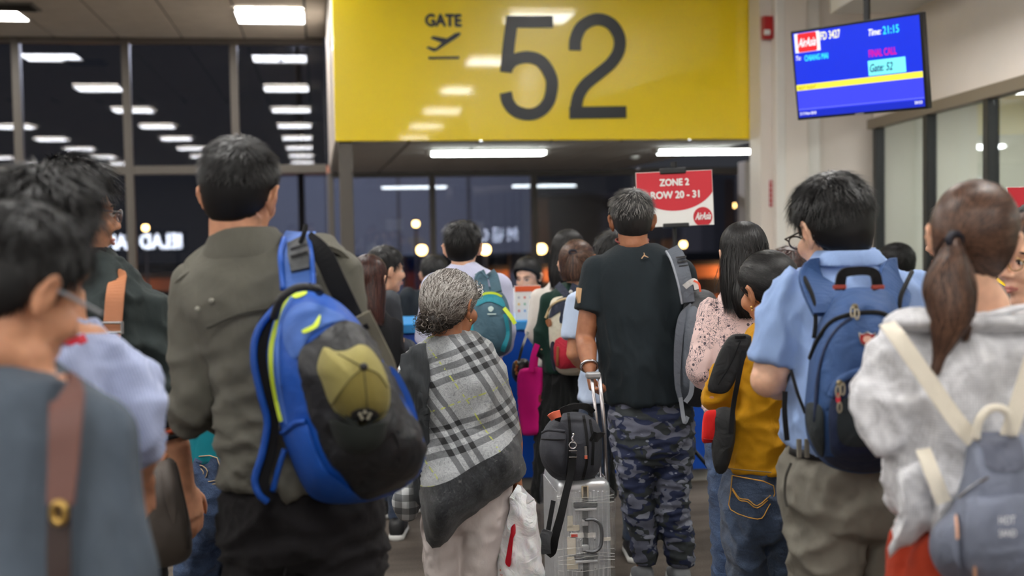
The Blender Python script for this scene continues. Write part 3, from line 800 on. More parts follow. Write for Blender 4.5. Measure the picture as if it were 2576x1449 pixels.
def hand_parts(wr, dirv, palm, thumb, k=1.0, curl=.5, grip=False):
    """palm, four bent fingers and a thumb; palm = palm normal, thumb = direction of the thumb side"""
    dirv = dirv.normalized(); palm = (palm-dirv*palm.dot(dirv)).normalized(); lat = thumb-dirv*thumb.dot(dirv)-palm*thumb.dot(palm); lat.normalize()
    P = []
    P.append(loft([(wr-dirv*.02*k, lat*.027*k, palm*.021*k), (wr+dirv*.02*k, lat*.034*k, palm*.019*k), (wr+dirv*.055*k, lat*.042*k, palm*.017*k), (wr+dirv*.088*k, lat*.041*k, palm*.014*k)], 16, 2.3))
    for i, (o, ln) in enumerate(((.031, .074), (.0105, .082), (-.0105, .077), (-.031, .060))):
        b = wr+dirv*(.084-.004*abs(i-1))*k+lat*o*k; ang = 0; p = b-dirv*.012*k; pts = [p, b]; rr = [.0095*k, .0095*k]
        for sgi, fr in enumerate((.45, .32, .23)):
            ang += curl*(1.0 if sgi else .8)
            dv = dirv*math.cos(ang)+palm*math.sin(ang); b = b+dv*ln*fr*k; pts.append(b); rr.append((.009-.0008*sgi)*k)
        P.append(tube(pts, rr, 8)); P.append(ellipsoid(pts[-1], (.0075*k,)*3, nu=8, nv=6))
    b = wr+dirv*.022*k+lat*.03*k; pts = [b-lat*.015*k, b]; ang = 0
    for sgi, fr in enumerate((.038, .032, .024)):
        dv = dirv*(.72+.1*sgi)+lat*(.62-.25*sgi-(.35 if grip else 0)*sgi)+palm*(.25+(.35 if grip else .1)*sgi)
        b = b+dv.normalized()*fr*k; pts.append(b)
    P.append(tube(pts, [.013*k, .012*k, .0105*k, .0095*k, .008*k], 8)); P.append(ellipsoid(pts[-1], (.008*k,)*3, nu=8, nv=6))
    return P

def head_frame(F, hx, hy, dd, hs, yaw, pitch, tilt):
    C = F.L(hx, hy, dd)
    Rm = Matrix.Rotation(-(F.a+R(yaw)), 3, 'Z') @ Matrix.Rotation(-R(pitch), 3, 'X') @ Matrix.Rotation(R(tilt), 3, 'Y')
    F.C, F.Rm, F.hs = C, Rm, hs
    F.hp = lambda x, y, z: C + Rm @ (Vector((x, y, z))*hs)
    return C, Rm
def head_parts(F, female=False):
    Rm, hs = F.Rm, F.hs
    E = lambda c, r_, rot=None: ellipsoid(F.hp(*c), tuple(x*hs for x in r_), Rm if rot is None else Rm @ rot, 20, 14)
    T = lambda pts, r_: tube([F.hp(*p) for p in pts], [x*hs for x in r_], 10)
    j = .9 if female else 1.0
    P = [E((0, -.012, .03), (.075, .094, .088)), E((0, .022, -.028), (.058*j, .068, .085)), E((0, .058, -.092), (.026*j, .024, .022)),
         E((0, .074, .028), (.046, .018, .012)), E((.03, .062, -.02), (.028, .03, .03)), E((-.03, .062, -.02), (.028, .03, .03)),
         T([(0, .086, .022), (0, .098, .0), (0, .104, -.018)], [.008, .009, .012]), E((0, .107, -.022), (.0115, .011, .0095)), E((.011, .096, -.027), (.008, .009, .007)), E((-.011, .096, -.027), (.008, .009, .007)),
         E((0, .084, -.055), (.021, .011, .0055)), E((0, .083, -.066), (.018, .011, .0065)),
         E((0, -.045, -.06), (.052*j, .042, .055))]
    for s_ in (-1, 1):
        rot = Matrix.Rotation(s_*R(-16), 3, 'Z') @ Matrix.Rotation(s_*R(6), 3, 'Y') @ Matrix.Rotation(R(-8), 3, 'X')
        P.append(E((s_*.083, -.008, -.002), (.0075, .018, .030), rot))
        rim = [(s_*.080, .010, .012), (s_*.088, .006, .028), (s_*.096, -.008, .033), (s_*.101, -.021, .022), (s_*.099, -.024, .004), (s_*.092, -.017, -.016), (s_*.084, -.008, -.031)]
        P.append(T(rim, [.004, .0055, .0055, .0055, .0055, .0055, .006])); P.append(E((s_*.079, -.003, -.031), (.006, .009, .010)))
    return P
def body(F, name_label, cat, sk, joints, hips=0, voxel=.009, female=False, legs=True, hand=('r', 'l'), grip=None, curl=.55, group=None, neckr=.054, armk=1.0):
    """the whole figure as one fused skin; garments and hair are added as its children"""
    k = F.k; P = head_parts(F, female)
    nb = joints.get('neck', (joints['l'][0]+joints['r'][0])/2+UP*.045*k); F.neck = nb
    hc = F.m(hips, 0, .92*k); F.hip = hc
    mid = lambda t: hc.lerp(nb, t)
    P.append(tube([F.hp(0, -.022, -.04), F.hp(0, -.028, -.085), nb+UP*.02, nb-UP*.05], [neckr*F.hs, neckr*F.hs, neckr*1.12*F.hs, .07*k], 16))
    sw = (joints['r'][0]-joints['l'][0]); ax = Vector((sw.x, sw.y, 0)).normalized()
    fw = Vector((-ax.y, ax.x, 0))
    P.append(loft([(mid(-.12), ax*.12*k, fw*.085*k), (mid(.05), ax*.145*k, fw*.095*k), (mid(.32), ax*.118*k, fw*.085*k), (mid(.62), ax*.14*k, fw*.095*k), (mid(.85), ax*.15*k, fw*.09*k), (mid(.97), ax*.10*k, fw*.06*k)], 20, 2.2))
    for s_, sd in ((-1, 'l'), (1, 'r')):
        sh, el, wr = joints[sd]
        P.append(tube([mid(.9), sh, sh.lerp(el, .4), el, el.lerp(wr, .35), wr], [.06*k, .052*k, .047*k*armk, .039*k*armk, .041*k*armk, .027*k], 14))
        P.append(ellipsoid(sh, (.052*k,)*3)); P.append(ellipsoid(el, (.0395*k*armk,)*3))
        dv = (wr-el).normalized()
        pal = joints.get('palm_'+sd, fw*.3-UP*1.0 if abs(dv.z) < .7 else ax*(-s_))
        th = joints.get('thumb_'+sd, ax*(-s_)+UP*.2 if abs(dv.z) < .7 else fw)
        P += hand_parts(wr, joints.get('hdir_'+sd, dv), pal, th, k, joints.get('curl_'+sd, curl), joints.get('grip_'+sd, False))
    if legs:
        for s_ in (-1, 1):
            hp, kn, an = joints.get('leg', {}).get(s_, (hc+F.m(s_*.088*k, 0, -.02), F.m(hips+s_*.1*k, .012, .48*k), F.m(hips+s_*.1*k, -.015, .085)))
            P.append(tube([hp+UP*.04, hp, hp.lerp(kn, .5), kn, kn.lerp(an, .3), an], [.055*k, .066*k, .054*k, .042*k, .042*k, .03*k], 14))
            P.append(loft([(Vector((an.x, an.y, .045))-F.f*.05, F.r*.026, UP*.03), (Vector((an.x, an.y, .05)), F.r*.034, UP*.04), (Vector((an.x, an.y, .035))+F.f*.1, F.r*.036, UP*.022), (Vector((an.x, an.y, .028))+F.f*.15, F.r*.025, UP*.014)], 12))
    me = remesh('person', join(*P), voxel, 2)
    o = obj('person', me, sk, None, F.loc, label=name_label, cat=cat, group=group)
    F.o = o; F.J = joints
    return o
def default_joints(F, sw=.185, fold=True, shz=1.41, hips=0):
    J = {}
    for s_, sd in ((-1, 'l'), (1, 'r')):
        J[sd] = [F.j(s_*sw, -.01, shz), F.j(s_*(sw+.05), -.03, shz-.29), F.j(s_*(sw-.05), .19, shz-.33) if fold else F.j(s_*(sw+.06), .04, shz-.53)]
    return J
def sleeve(J, sd, radii, t1=2.0, n=14):
    """sleeve along an arm, t: 0 shoulder, 1 elbow, 2 wrist"""
    sh, el, wr = J[sd]
    A = lambda t: sh.lerp(el, t) if t <= 1 else el.lerp(wr, t-1)
    ts_ = [0]; t = .2
    while t < t1-.05: ts_.append(t); t += .2
    ts_.append(t1)
    xs = [q[0] for q in radii]; ys = [q[1] for q in radii]
    pts = [A(t) for t in ts_]
    if t1 > 1.2:                                  # round the elbow
        pts = [pts[0]]+[(pts[i-1]+pts[i]*2+pts[i+1])/4 for i in range(1, len(pts)-1)]+[pts[-1]]
    rr = [float(np.interp(t, xs, ys)) for t in ts_]
    return join(tube(pts, rr, n), ellipsoid(sh, (rr[0],)*3))
def garment(F, name, parts, mat, voxel=.012, fold=None, smooth=4, label=None):
    me = remesh(name, join(*parts), voxel, smooth, fold)
    return obj(name, me, mat, F.o, label=label)
def shoes(F, mat, sole, hips=0, joints=None, dz=0):
    k = F.k
    for s_ in (-1, 1):
        an = (joints or {}).get('leg', {}).get(s_, (0, 0, F.m(hips+s_*.1*k, -.015, .085)))[2]
        b = Vector((an.x, an.y, 0)); f = F.f
        up = loft([(b-f*.075+UP*.05, F.r*.02, UP*.03), (b-f*.065+UP*.055, F.r*.036, UP*.048), (b-f*.02+UP*.062, F.r*.042, UP*.056), (b+f*.05+UP*.05, F.r*.043, UP*.042), (b+f*.12+UP*.038, F.r*.046, UP*.03), (b+f*.18+UP*.03, F.r*.04, UP*.022), (b+f*.205+UP*.026, F.r*.02, UP*.012)], 16, 2.4)
        o = obj('shoe', mesh('shoe', *up, smooth=True), mat, F.o)
        so = loft([(b-f*.085+UP*.014, F.r*.02, UP*.014), (b-f*.07+UP*.014, F.r*.042, UP*.014), (b+f*.04+UP*.013, F.r*.045, UP*.013), (b+f*.13+UP*.013, F.r*.05, UP*.013), (b+f*.195+UP*.014, F.r*.04, UP*.013), (b+f*.215+UP*.016, F.r*.02, UP*.01)], 16, 3.5)
        obj('sole', mesh('sole', *so, smooth=True), sole, o)
def trousers(F, mat, rows, legs, voxel=.012, fold=None, name='trousers'):
    """rows: hip rings; legs: two row lists"""
    P = [F.rloft(rows)] + [F.rloft(l, 2.1) for l in legs]
    return garment(F, name, P, mat, voxel, fold)
def trousers_m(F, mat, hips=0, w=1.0, voxel=.014, fold=None, waist=1.0, name='trousers', flare=1.0):
    k = F.k; P = []
    P.append(loft([(F.m(hips, 0, z*k), F.r*a*k*w, F.f*b*k*w) for z, a, b in ((.80, .12, .10), (.86, .170, .124), (.92, .164, .118), (waist-.02, .145, .10), (waist, .135, .09))], 24, 2.3))
    for s_ in (-1, 1):
        P.append(tube([F.m(hips+s_*.085*k, 0, .9*k), F.m(hips+s_*.095*k, 0, .75*k), F.m(hips+s_*.1*k, .01, .48*k), F.m(hips+s_*.1*k, -.01, .25*k), F.m(hips+s_*.1*k, -.01, .09)], [.095*k*w, .098*k*w, .074*k*w, .066*k*w*flare, .06*k*w*flare], 16))
    return garment(F, name, P, mat, voxel, fold or [(.006, (9, 9, 16), 3, True)])
def torso_m(F, scale=1.0, hem=.86, hips=0, top=1.46, chest=1.0):
    """upper-garment rings in figure proportions"""
    k = F.k; nb = F.neck; hc = F.m(hips, 0, 0)
    def c(z):
        t = max(0, min(1, (z-.9)/(1.45-.9))); q = hc.lerp(Vector((nb.x, nb.y, 0)), t); return Vector((q.x, q.y, z*k))
    prof = [(hem, .186, .142), (.95, .176, .13), (1.08, .158, .116), (1.22, .172*chest, .128), (1.33, .19*chest, .13), (1.40, .185*chest, .12), (1.44, .15, .105), (top+.01, .085, .08)]
    return loft([(c(z), F.r*a*k*scale, F.f*b*k*scale) for z, a, b in prof if z >= hem], 28, 2.3)

# ------------------------------------------------------------------ hair
HL_Y = [-.12, -.085, -.05, -.025, .0, .016, .022, .05, .085, .12]
def hairline(y, kind):
    if kind == 'short': z = [-.075, -.072, -.055, -.03, .028, -.004, .022, .05, .078, .09]
    elif kind == 'fade': z = [-.066, -.062, -.045, -.02, .03, .004, .022, .055, .082, .095]
    elif kind == 'up': z = [-.082, -.078, -.06, -.03, .026, .012, .028, .05, .08, .09]
    else: z = [-.11, -.11, -.09, -.05, -.02, -.01, .015, .05, .08, .09]
    return np.interp(y, HL_Y, z)
SKC = np.array([0, -.012, .03])
def skull_r(D):
    rz = np.where(D[:, 2] >= 0, .092, .125)
    return 1/np.sqrt((D[:, 0]/.079)**2+(D[:, 1]/.098)**2+(D[:, 2]/rz)**2)
def cap_surface(D, kind, th, seed, clump):
    rs = skull_r(D); P = SKC+D*rs[:, None]
    m = np.clip((P[:, 2]-hairline(P[:, 1], kind))/.016+.5, 0, 1); m = m*m*(3-2*m)
    t_ = th[1]+(th[0]-th[1])*np.clip(D[:, 2]*1.15+.1, 0, 1)
    t_ = t_*(1+clump*perlin(D*6+seed*3.3)+.6*clump*perlin(D*14+seed))
    return SKC+D*(rs+m*t_-(1-m)*.02)[:, None], m, D
def strands_to_mesh(S, wid, N):
    """S: list of (n,3) point arrays along strands, N: (n,3) normals -> tapered ribbons"""
    k = len(S); n = len(S[0])
    V = np.empty((n, k, 2, 3))
    for i in range(k):
        t = S[min(i+1, k-1)]-S[max(i-1, 0)]
        side = np.cross(t, N); side /= (np.linalg.norm(side, axis=1)[:, None]+1e-9)
        w_ = wid*(1-.8*i/(k-1)) if np.isscalar(wid) else wid*(1-.8*i/(k-1))
        w_ = np.asarray(w_).reshape(-1, 1) if not np.isscalar(w_) else w_
        V[:, i, 0] = S[i]-side*w_/2; V[:, i, 1] = S[i]+side*w_/2
    V = V.reshape(-1, 3)
    base = (np.arange(n)*k*2)[:, None]
    q = np.concatenate([base+np.array([2*i, 2*i+1, 2*i+3, 2*i+2]) for i in range(k-1)], 0)
    return V, q
class Hair:
    def __init__(s, F, mat, kind='short', th=(.022, .008), seed=1, n=2600, ln=(.05, .02), lift=.35, crown=(.12, -.45, .9), clump=.25, flow=None, width=.0028, curl=0, cap=True, jit=.35):
        s.F = F; s.mat = mat; s.V = []; s.Q = []; s.nv = 0
        rng = np.random.RandomState(seed); s.rng = rng
        Rm = np.array(F.Rm); C = np.array(F.C); hs = F.hs
        s.tow = lambda P: C+(P*hs) @ Rm.T
        if cap:
            nu, nv = 56, 36
            th_, ph = np.meshgrid(np.linspace(0, 2*np.pi, nu, endpoint=False), np.linspace(0.001, np.pi-.001, nv))
            D = np.stack([np.sin(ph)*np.cos(th_), np.sin(ph)*np.sin(th_), np.cos(ph)], -1).reshape(-1, 3)
            P, m, _ = cap_surface(D, kind, th, seed, clump)
            q = []
            for j_ in range(nv-1):
                for i in range(nu):
                    i2 = (i+1) % nu; q.append((j_*nu+i, (j_+1)*nu+i, (j_+1)*nu+i2, j_*nu+i2))
            s.addmesh(s.tow(P), np.array(q))
        if n:
            D = rng.normal(size=(n*2, 3)); D /= np.linalg.norm(D, axis=1)[:, None]
            P, m, _ = cap_surface(D, kind, th, seed, clump); keep = m > .45; P, D = P[keep][:n], D[keep][:n]
            up = np.clip(D[:, 2]*.9+.35, 0, 1)
            L_ = (ln[1]+(ln[0]-ln[1])*up)*(.65+.7*rng.rand(len(D)))
            cr = np.array(crown)/np.linalg.norm(crown)
            S = [P-D*.004]; k = 5; cur = S[0].copy(); d = D.copy()
            jt = perlin(D*5+seed*1.7)*jit*2.4; jt2 = rng.normal(size=len(D))*jit*.5
            for i in range(k-1):
                if flow is None:
                    t = d*(d @ cr)[:, None]-cr
                else:
                    t = flow(cur); t = t-d*(t*d).sum(1)[:, None]
                t /= np.linalg.norm(t, axis=1)[:, None]+1e-9
                b = np.cross(d, t); a = (jt+jt2)[:, None]
                t = t*np.cos(a)+b*np.sin(a)
                if curl: t = t*math.cos(curl*i)+b*math.sin(curl*i)*np.where(rng.rand(len(D)) > .5, 1, -1)[:, None]
                lf = lift*(np.clip(D[:, 2], 0, 1)**.7)[:, None]*(1-.35*i)
                cur = cur+(t*np.cos(lf)+d*np.sin(lf))*(L_/(k-1))[:, None]
                if flow is not None or lift < .2:               # keep lying on the head
                    dd = cur-SKC; dn = dd/np.linalg.norm(dd, axis=1)[:, None]
                    sf_, _, _ = cap_surface(dn, 'long', th, seed, clump)
                    cur = sf_+dn*(.0015+.002*lift*i); d = dn
                S.append(cur.copy())
            V, q = strands_to_mesh(S, width*(.6+.8*rng.rand(len(D))), D)
            s.addmesh(s.tow(V), q)
    def addmesh(s, V, Q):
        s.V.append(np.asarray(V)); s.Q.append(np.asarray(Q)+s.nv); s.nv += len(V)
    def addlocal(s, part):
        V = np.array([tuple(v) for v in part[0]])
        for f in part[1]:
            pass
        qs = [f for f in part[1] if len(f) == 4]
        s.addmesh(V, np.array(qs))
    def mass(s, rings, n=900, expo=2.0, width=.003, ln=(.5, 1.0), over=.06, rough=.004, wave=0.0, core=.94, arc=None, kseg=8):
        """a body of hair given as rings, wrapped in strands that run along it"""
        part = loft([(c, Vector(a)*core, Vector(b)*core) for c, a, b in rings], 24, expo)
        s.addlocal(part)
        R_ = np.array([[*c, *a, *b] for c, a, b in rings]); m = len(R_)
        rng = s.rng; th_ = rng.rand(n)*2*np.pi
        if arc: th_ = arc[0]+rng.rand(n)*(arc[1]-arc[0])
        t0 = rng.rand(n)**1.3*.75; t1 = np.minimum(t0+ln[0]+(ln[1]-ln[0])*rng.rand(n), 1+over*rng.rand(n)*1.5)
        S = []
        ph = rng.rand(n)*6.28; off = 1+rng.normal(size=n)*.03
        for i in range(kseg):
            t = t0+(t1-t0)*i/(kseg-1); tt = np.clip(t, 0, 1)*(m-1); i0 = np.minimum(tt.astype(int), m-2); fr = (tt-i0)[:, None]
            q = R_[i0]*(1-fr)+R_[i0+1]*fr
            ov = np.clip(t-1, 0, 1)[:, None]*(R_[-1, :3]-R_[-2, :3])[None]*(m-1)
            a_ = th_+.10*np.sin(ph+t*5)+wave*np.sin(ph*2+t*30)
            ca, sa = np.cos(a_), np.sin(a_)
            if expo != 2.0:
                ca = np.sign(ca)*np.abs(ca)**(2/expo); sa = np.sign(sa)*np.abs(sa)**(2/expo)
            P = q[:, :3]+(q[:, 3:6]*ca[:, None]+q[:, 6:9]*sa[:, None])*off[:, None]+ov
            P = P+rough*np.stack([perlin(P*18+ph[:, None]), perlin(P*18+7+ph[:, None]), 0*ph], 1)
            S.append(P)
        N = S[0]-R_[0, :3]; N = np.stack([np.cos(th_), np.sin(th_), 0*th_], 1) @ np.array([rings[0][1].normalized(), rings[0][2].normalized(), (0, 0, 1)])
        V, q = strands_to_mesh(S, width*(.6+.8*rng.rand(n)), N); s.addmesh(V, q)
    def free(s, paths, width=.0015):
        for p in paths:
            S = [np.array([tuple(v)]) for v in catmull(p, 4)]
            V, q = strands_to_mesh(S, width, np.array([[-FWDH.x, -FWDH.y, .01]])); s.addmesh(V, q)
    def curls(s, c, r_, n=140, cr=.012, seed=1, turns=2.2):
        """loose corkscrew curls filling a ball"""
        rng = np.random.RandomState(seed)
        for i in range(n):
            d = Vector(rng.normal(size=3)).normalized(); b = Vector(c)+Vector((d.x*r_[0], d.y*r_[1], d.z*r_[2]))*(.55+.45*rng.rand())
            ax = Vector(rng.normal(size=3)).normalized(); ax = (ax+Vector((0, 0, -.8))).normalized(); u_ = ax.orthogonal().normalized(); v_ = ax.cross(u_)
            R0 = cr*(.6+.7*rng.rand()); pts = []
            for q in range(11):
                a = turns*2*math.pi*q/10; pts.append(b+u_*math.cos(a)*R0+v_*math.sin(a)*R0+ax*(.022*q/10))
            S = [np.array([tuple(v)]) for v in pts]
            V, q = strands_to_mesh(S, .0042, np.array([tuple(ax)])); s.addmesh(V, q)
    def done(s, name='hair', parent=None):
        V = np.concatenate(s.V); Q = np.concatenate(s.Q)
        me = bpy.data.meshes.new(name); me.from_pydata(V.tolist(), [], Q.tolist()); me.update()
        me.polygons.foreach_set('use_smooth', [True]*len(me.polygons))
        return obj(name, me, s.mat, parent or s.F.o)

# ------------------------------------------------------------------ faces, glasses
M_eye = M('eye_white', (225, 222, 216), .25); M_iris = M('iris_dark', (34, 22, 16), .2); M_lip = M('lip', (186, 116, 104), .45); M_brow = M('brow', (34, 28, 26), .7)
def face_parts(F):
    hp, hs = F.hp, F.hs
    for s_ in (-1, 1):
        e = obj('eye', mesh('eye', *ellipsoid(hp(s_*.031, .080, .006), (.0125*hs, .0085*hs, .0062*hs), F.Rm), smooth=True), M_eye, F.o)
        obj('iris', mesh('iris', *ellipsoid(hp(s_*.031, .0868, .006), (.0055*hs, .003*hs, .0055*hs), F.Rm, 10, 8), smooth=True), M_iris, e)
        obj('eyelid', mesh('eyelid', *tube([hp(s_*.031-.014, .081, .008), hp(s_*.031-.006, .0885, .0125), hp(s_*.031+.006, .0885, .0125), hp(s_*.031+.014, .080, .008)], .0022*hs, 8), smooth=True), M_brow, F.o)
        obj('eyebrow', mesh('eyebrow', *tube([hp(s_*.014, .093, .029), hp(s_*.032, .089, .033), hp(s_*.050, .073, .027)], [.003*hs, .0034*hs, .002*hs], 8), smooth=True), M_brow, F.o)
    obj('lips', mesh('lips', *join(tube([hp(-.021, .082, -.060), hp(-.008, .094, -.0565), hp(0, .095, -.058), hp(.008, .094, -.0565), hp(.021, .082, -.060)], [.002*hs, .0045*hs, .004*hs, .0045*hs, .002*hs], 8), tube([hp(-.019, .082, -.062), hp(0, .0955, -.066), hp(.019, .082, -.062)], [.002*hs, .0055*hs, .002*hs], 8)), smooth=True), M_lip, F.o)
M_lens = glassmat('spectacle_lens', 1.5, (.96, .97, .98))
def glasses(F, mat, r_=.0016):
    hp, hs = F.hp, F.hs
    g = obj('glasses', None, None, F.o)
    def ring(s_): return [hp(s_*.034+.024*math.cos(a)*(1 if abs(math.cos(a)) < .9 else .98), .104-.004*abs(math.cos(a)), .004+.0165*math.sin(a)) for a in [2*math.pi*i/20 for i in range(20)]]
    for s_ in (-1, 1):
        rg = ring(s_); obj('rim', mesh('rim', *tube(rg, r_*hs, 8, closed=True, caps=False), smooth=True), mat, g)
        n = len(rg); c = sum(rg, Vector())/n
        obj('lens', mesh('lens', rg+[c], [(i, (i+1) % n, n) for i in range(n)]), M_lens, g)
        obj('temple', mesh('temple', *tube([hp(s_*.057, .10, .008), hp(s_*.078, .088, .012), hp(s_*.082, .03, .014), hp(s_*.086, -.004, .012), hp(s_*.085, -.03, -.01)], r_*hs, 8), smooth=True), mat, g)
    obj('bridge', mesh('bridge', *tube([hp(-.011, .106, .008), hp(0, .110, .010), hp(.011, .106, .008)], r_*hs, 8), smooth=True), mat, g)

# ------------------------------------------------------------------ soft bags
class Pillow:
    """a stuffed shape: outline in photo columns/rows, swelling towards the viewer by T and away by Tb (metres)"""
    def __init__(s, poly, d, T, Tb=.06, pw=2.6, wr=0, wf=.02, seed=0, k=6, dz=None):
        s.dz = dz or (lambda x, y: 0)
        pts = catmull([Vector((x, y, 0)) for x, y in poly], k, True); s.poly = pts
        s.c = Vector((sum(p.x for p in pts)/len(pts), sum(p.y for p in pts)/len(pts), 0))
        an = sorted((math.atan2(p.y-s.c.y, p.x-s.c.x), (p-s.c).length) for p in pts)
        s.an = np.array([a for a, _ in an]); s.rd = np.array([r_ for _, r_ in an])
        s.d, s.T, s.Tb, s.pw, s.wr, s.wf, s.seed = d, T, Tb, pw, wr, wf, seed
    def rho(s, x, y):
        a = math.atan2(y-s.c.y, x-s.c.x); return math.hypot(x-s.c.x, y-s.c.y)/float(np.interp(a, s.an, s.rd, period=2*math.pi))
    def h(s, x, y):
        q = max(0, 1-s.rho(x, y)**s.pw); h = s.T*math.sqrt(q)
        if s.wr: h += s.wr*float(perlin(np.array([[x*s.wf, y*s.wf*.7, s.seed*3.7]]))[0])*min(1, q*3)
        return h
    def P(s, x, y, off=0): return at(x, y, s.d+s.dz(x, y)-s.h(x, y)-off)
    def vf(s, org, nt=72, nr=12):
        V, F = [], []
        A = [2*math.pi*i/nt for i in range(nt)]
        B = [float(np.interp(math.atan2(math.sin(a), math.cos(a)), s.an, s.rd, period=2*math.pi)) for a in A]
        def ringpts(f, back):
            for a, b in zip(A, B):
                x, y = s.c.x+math.cos(a)*b*f, s.c.y+math.sin(a)*b*f
                V.append((at(x, y, s.d+s.dz(x, y)+s.Tb*math.sqrt(max(0, 1-f**s.pw))) if back else s.P(x, y))-org)
        fr = [math.sin(.5*math.pi*(i+1)/nr) for i in range(nr)]
        V.append(s.P(s.c.x, s.c.y)-org)
        for f in fr: ringpts(f, False)
        for f in reversed(fr[:-1]): ringpts(f, True)
        V.append(at(s.c.x, s.c.y, s.d+s.Tb)-org)
        m = len(fr)*2-1
        for i in range(nt): F.append((0, 1+(i+1) % nt, 1+i))
        for j_ in range(m-1):
            for i in range(nt):
                i2 = (i+1) % nt; F.append((1+j_*nt+i, 1+j_*nt+i2, 1+(j_+1)*nt+i2, 1+(j_+1)*nt+i))
        e_ = len(V)-1
        for i in range(nt): F.append((1+(m-1)*nt+i, 1+(m-1)*nt+(i+1) % nt, e_))
        return V, F
    def patch(s, poly, org, off=.003, k=4, puff=0, nr=9):
        """a panel sewn on the face: follows the swelling, edges tucked in"""
        pts = catmull([Vector((x, y, 0)) for x, y in poly], k, True); c = sum(pts, Vector())/len(pts); n = len(pts)
        V = [s.P(c.x, c.y, off+puff)-org]; F = []
        fr = [math.sin(.5*math.pi*(i+1)/nr) for i in range(nr)]
        for f in fr:
            for p in pts:
                q = c+(p-c)*f; V.append(s.P(q.x, q.y, off+puff*math.sqrt(max(0, 1-f*f)))-org)
        for p in pts: V.append(s.P(p.x, p.y, -.012)-org)
        for i in range(n): F.append((0, 1+(i+1) % n, 1+i))
        for j_ in range(len(fr)):
            for i in range(n):
                i2 = (i+1) % n; F.append((1+j_*n+i, 1+j_*n+i2, 1+(j_+1)*n+i2, 1+(j_+1)*n+i))
        return V, F
    def strip(s, path, wpx, org, off=.004, th=.004, k=6):
        pts = catmull([Vector((x, y, 0)) for x, y in path], k)
        return ribbon([s.P(p.x, p.y, off)-org for p in pts], -FWDH, wpx*s.d/FPX, th)
    def line(s, path, r_, org, off=.003, k=6):
        pts = catmull([Vector((x, y, 0)) for x, y in path], k)
        return tube([s.P(p.x, p.y, off)-org for p in pts], r_, 8)
def pxribbon(path, wpx, d, org, th=.004, k=6, nrm=None):
    """strap along (px, py, depth) points; wpx in photo pixels at that depth"""
    pts = catmull([at(x, y, dd)-org for x, y, dd in path], k)
    w_ = wpx*d/FPX if not isinstance(wpx, list) else [float(np.interp(i/(len(pts)-1), np.linspace(0, 1, len(wpx)), wpx))*d/FPX for i in range(len(pts))]
    return ribbon(pts, nrm if nrm is not None else -FWDH, w_, th)
def pxtube(path, r_, org, k=6, n=8): return tube(catmull([at(x, y, dd)-org for x, y, dd in path], k), r_, n)
# ------------------------------------------------------------------ cloth patterns
def pat_plaid():
    t = NT('plaid_shawl'); sp = t.add('ShaderNodeSeparateXYZ'); t.link(t.obj(), sp.inputs[0])
    x, z = sp.outputs[0], sp.outputs[2]
    wob = t.math('MULTIPLY', t.math('SUBTRACT', t.noise(5, 2), .5), .02)
    a = t.math('ADD', t.math('ADD', t.math('MULTIPLY', x, .85), t.math('MULTIPLY', z, .53)), wob)
    b = t.math('ADD', t.math('ADD', t.math('MULTIPLY', x, -.29), t.math('MULTIPLY', z, .96)), wob)
    def stripes(c, period, off):
        f = t.math('FRACT', t.math('ADD', t.math('DIVIDE', c, period), off))
        k, w_ = (0, 0, 0), (1, 1, 1)
        m = t.ramp(f, [(0, k), (.08, w_), (.17, k), (.25, w_), (.34, k), (.42, w_), (.50, k)], 'CONSTANT')
        y = t.ramp(f, [(0, k), (.74, w_), (.765, k)], 'CONSTANT'); return m, y
    ma, ya = stripes(a, .215, .32); mb, yb = stripes(b, .215, .10)
    pais = t.noise(38, 5, dist=3.0); lines = t.ramp(pais, [(.40, (.19, .2, .21)), (.46, (.46, .47, .48)), (.52, (.22, .23, .24)), (.6, (.40, .41, .42))])
    base = t.mix(.34, lines, lin((158, 162, 165)))
    c = t.mix(t.math('MULTIPLY', ma, .78), base, lin((72, 74, 78))); c = t.mix(t.math('MULTIPLY', mb, .72), c, lin((66, 68, 72)))
    both = t.math('MULTIPLY', ma, mb); c = t.mix(both, c, lin((22, 23, 26)))
    dash = t.math('GREATER_THAN', t.noise(70, 1), .5)
    c = t.mix(t.math('MULTIPLY', t.math('MAXIMUM', ya, yb), t.math('MULTIPLY', dash, .75)), c, lin((176, 184, 70)))
    dark = t.ramp(t.math('SUBTRACT', t.math('MULTIPLY', b, 1.0), 0), [(.0, (0, 0, 0)), (1, (1, 1, 1))])
    edge = t.math('LESS_THAN', t.math('ADD', t.math('MULTIPLY', x, -.40), t.math('MULTIPLY', z, .92)), .775)                       # printed dark border of the shawl
    dk = t.ramp(t.noise(55, 5, dist=2), [(.35, lin((28, 30, 34))), (.62, lin((50, 52, 56))), (.74, lin((96, 94, 94)))])
    dk = t.mix(t.math('MULTIPLY', t.math('MAXIMUM', ma, mb), .45), dk, lin((20, 21, 24)))
    c = t.mix(edge, c, dk); t.base(c); t.set(Roughness=.9, Sheen_Weight=.2)
    t.bump(t.math('ADD', t.noise(600, 1), t.math('MULTIPLY', t.noise(18, 3, dist=1), 2)), .4, .006); return t.m
def pat_small_plaid():
    t = NT('small_plaid'); sp = t.add('ShaderNodeSeparateXYZ'); t.link(t.obj(), sp.inputs[0])
    f = lambda c, o: t.math('GREATER_THAN', t.math('FRACT', t.math('ADD', t.math('DIVIDE', c, .045), o)), .5)
    a, b = f(sp.outputs[0], .2), f(sp.outputs[2], .1)
    c = t.mix(t.math('MULTIPLY', a, .6), lin((206, 210, 212)), lin((70, 72, 76))); c = t.mix(t.math('MULTIPLY', b, .6), c, lin((40, 42, 46)))
    t.base(c); t.set(Roughness=.9); return t.m
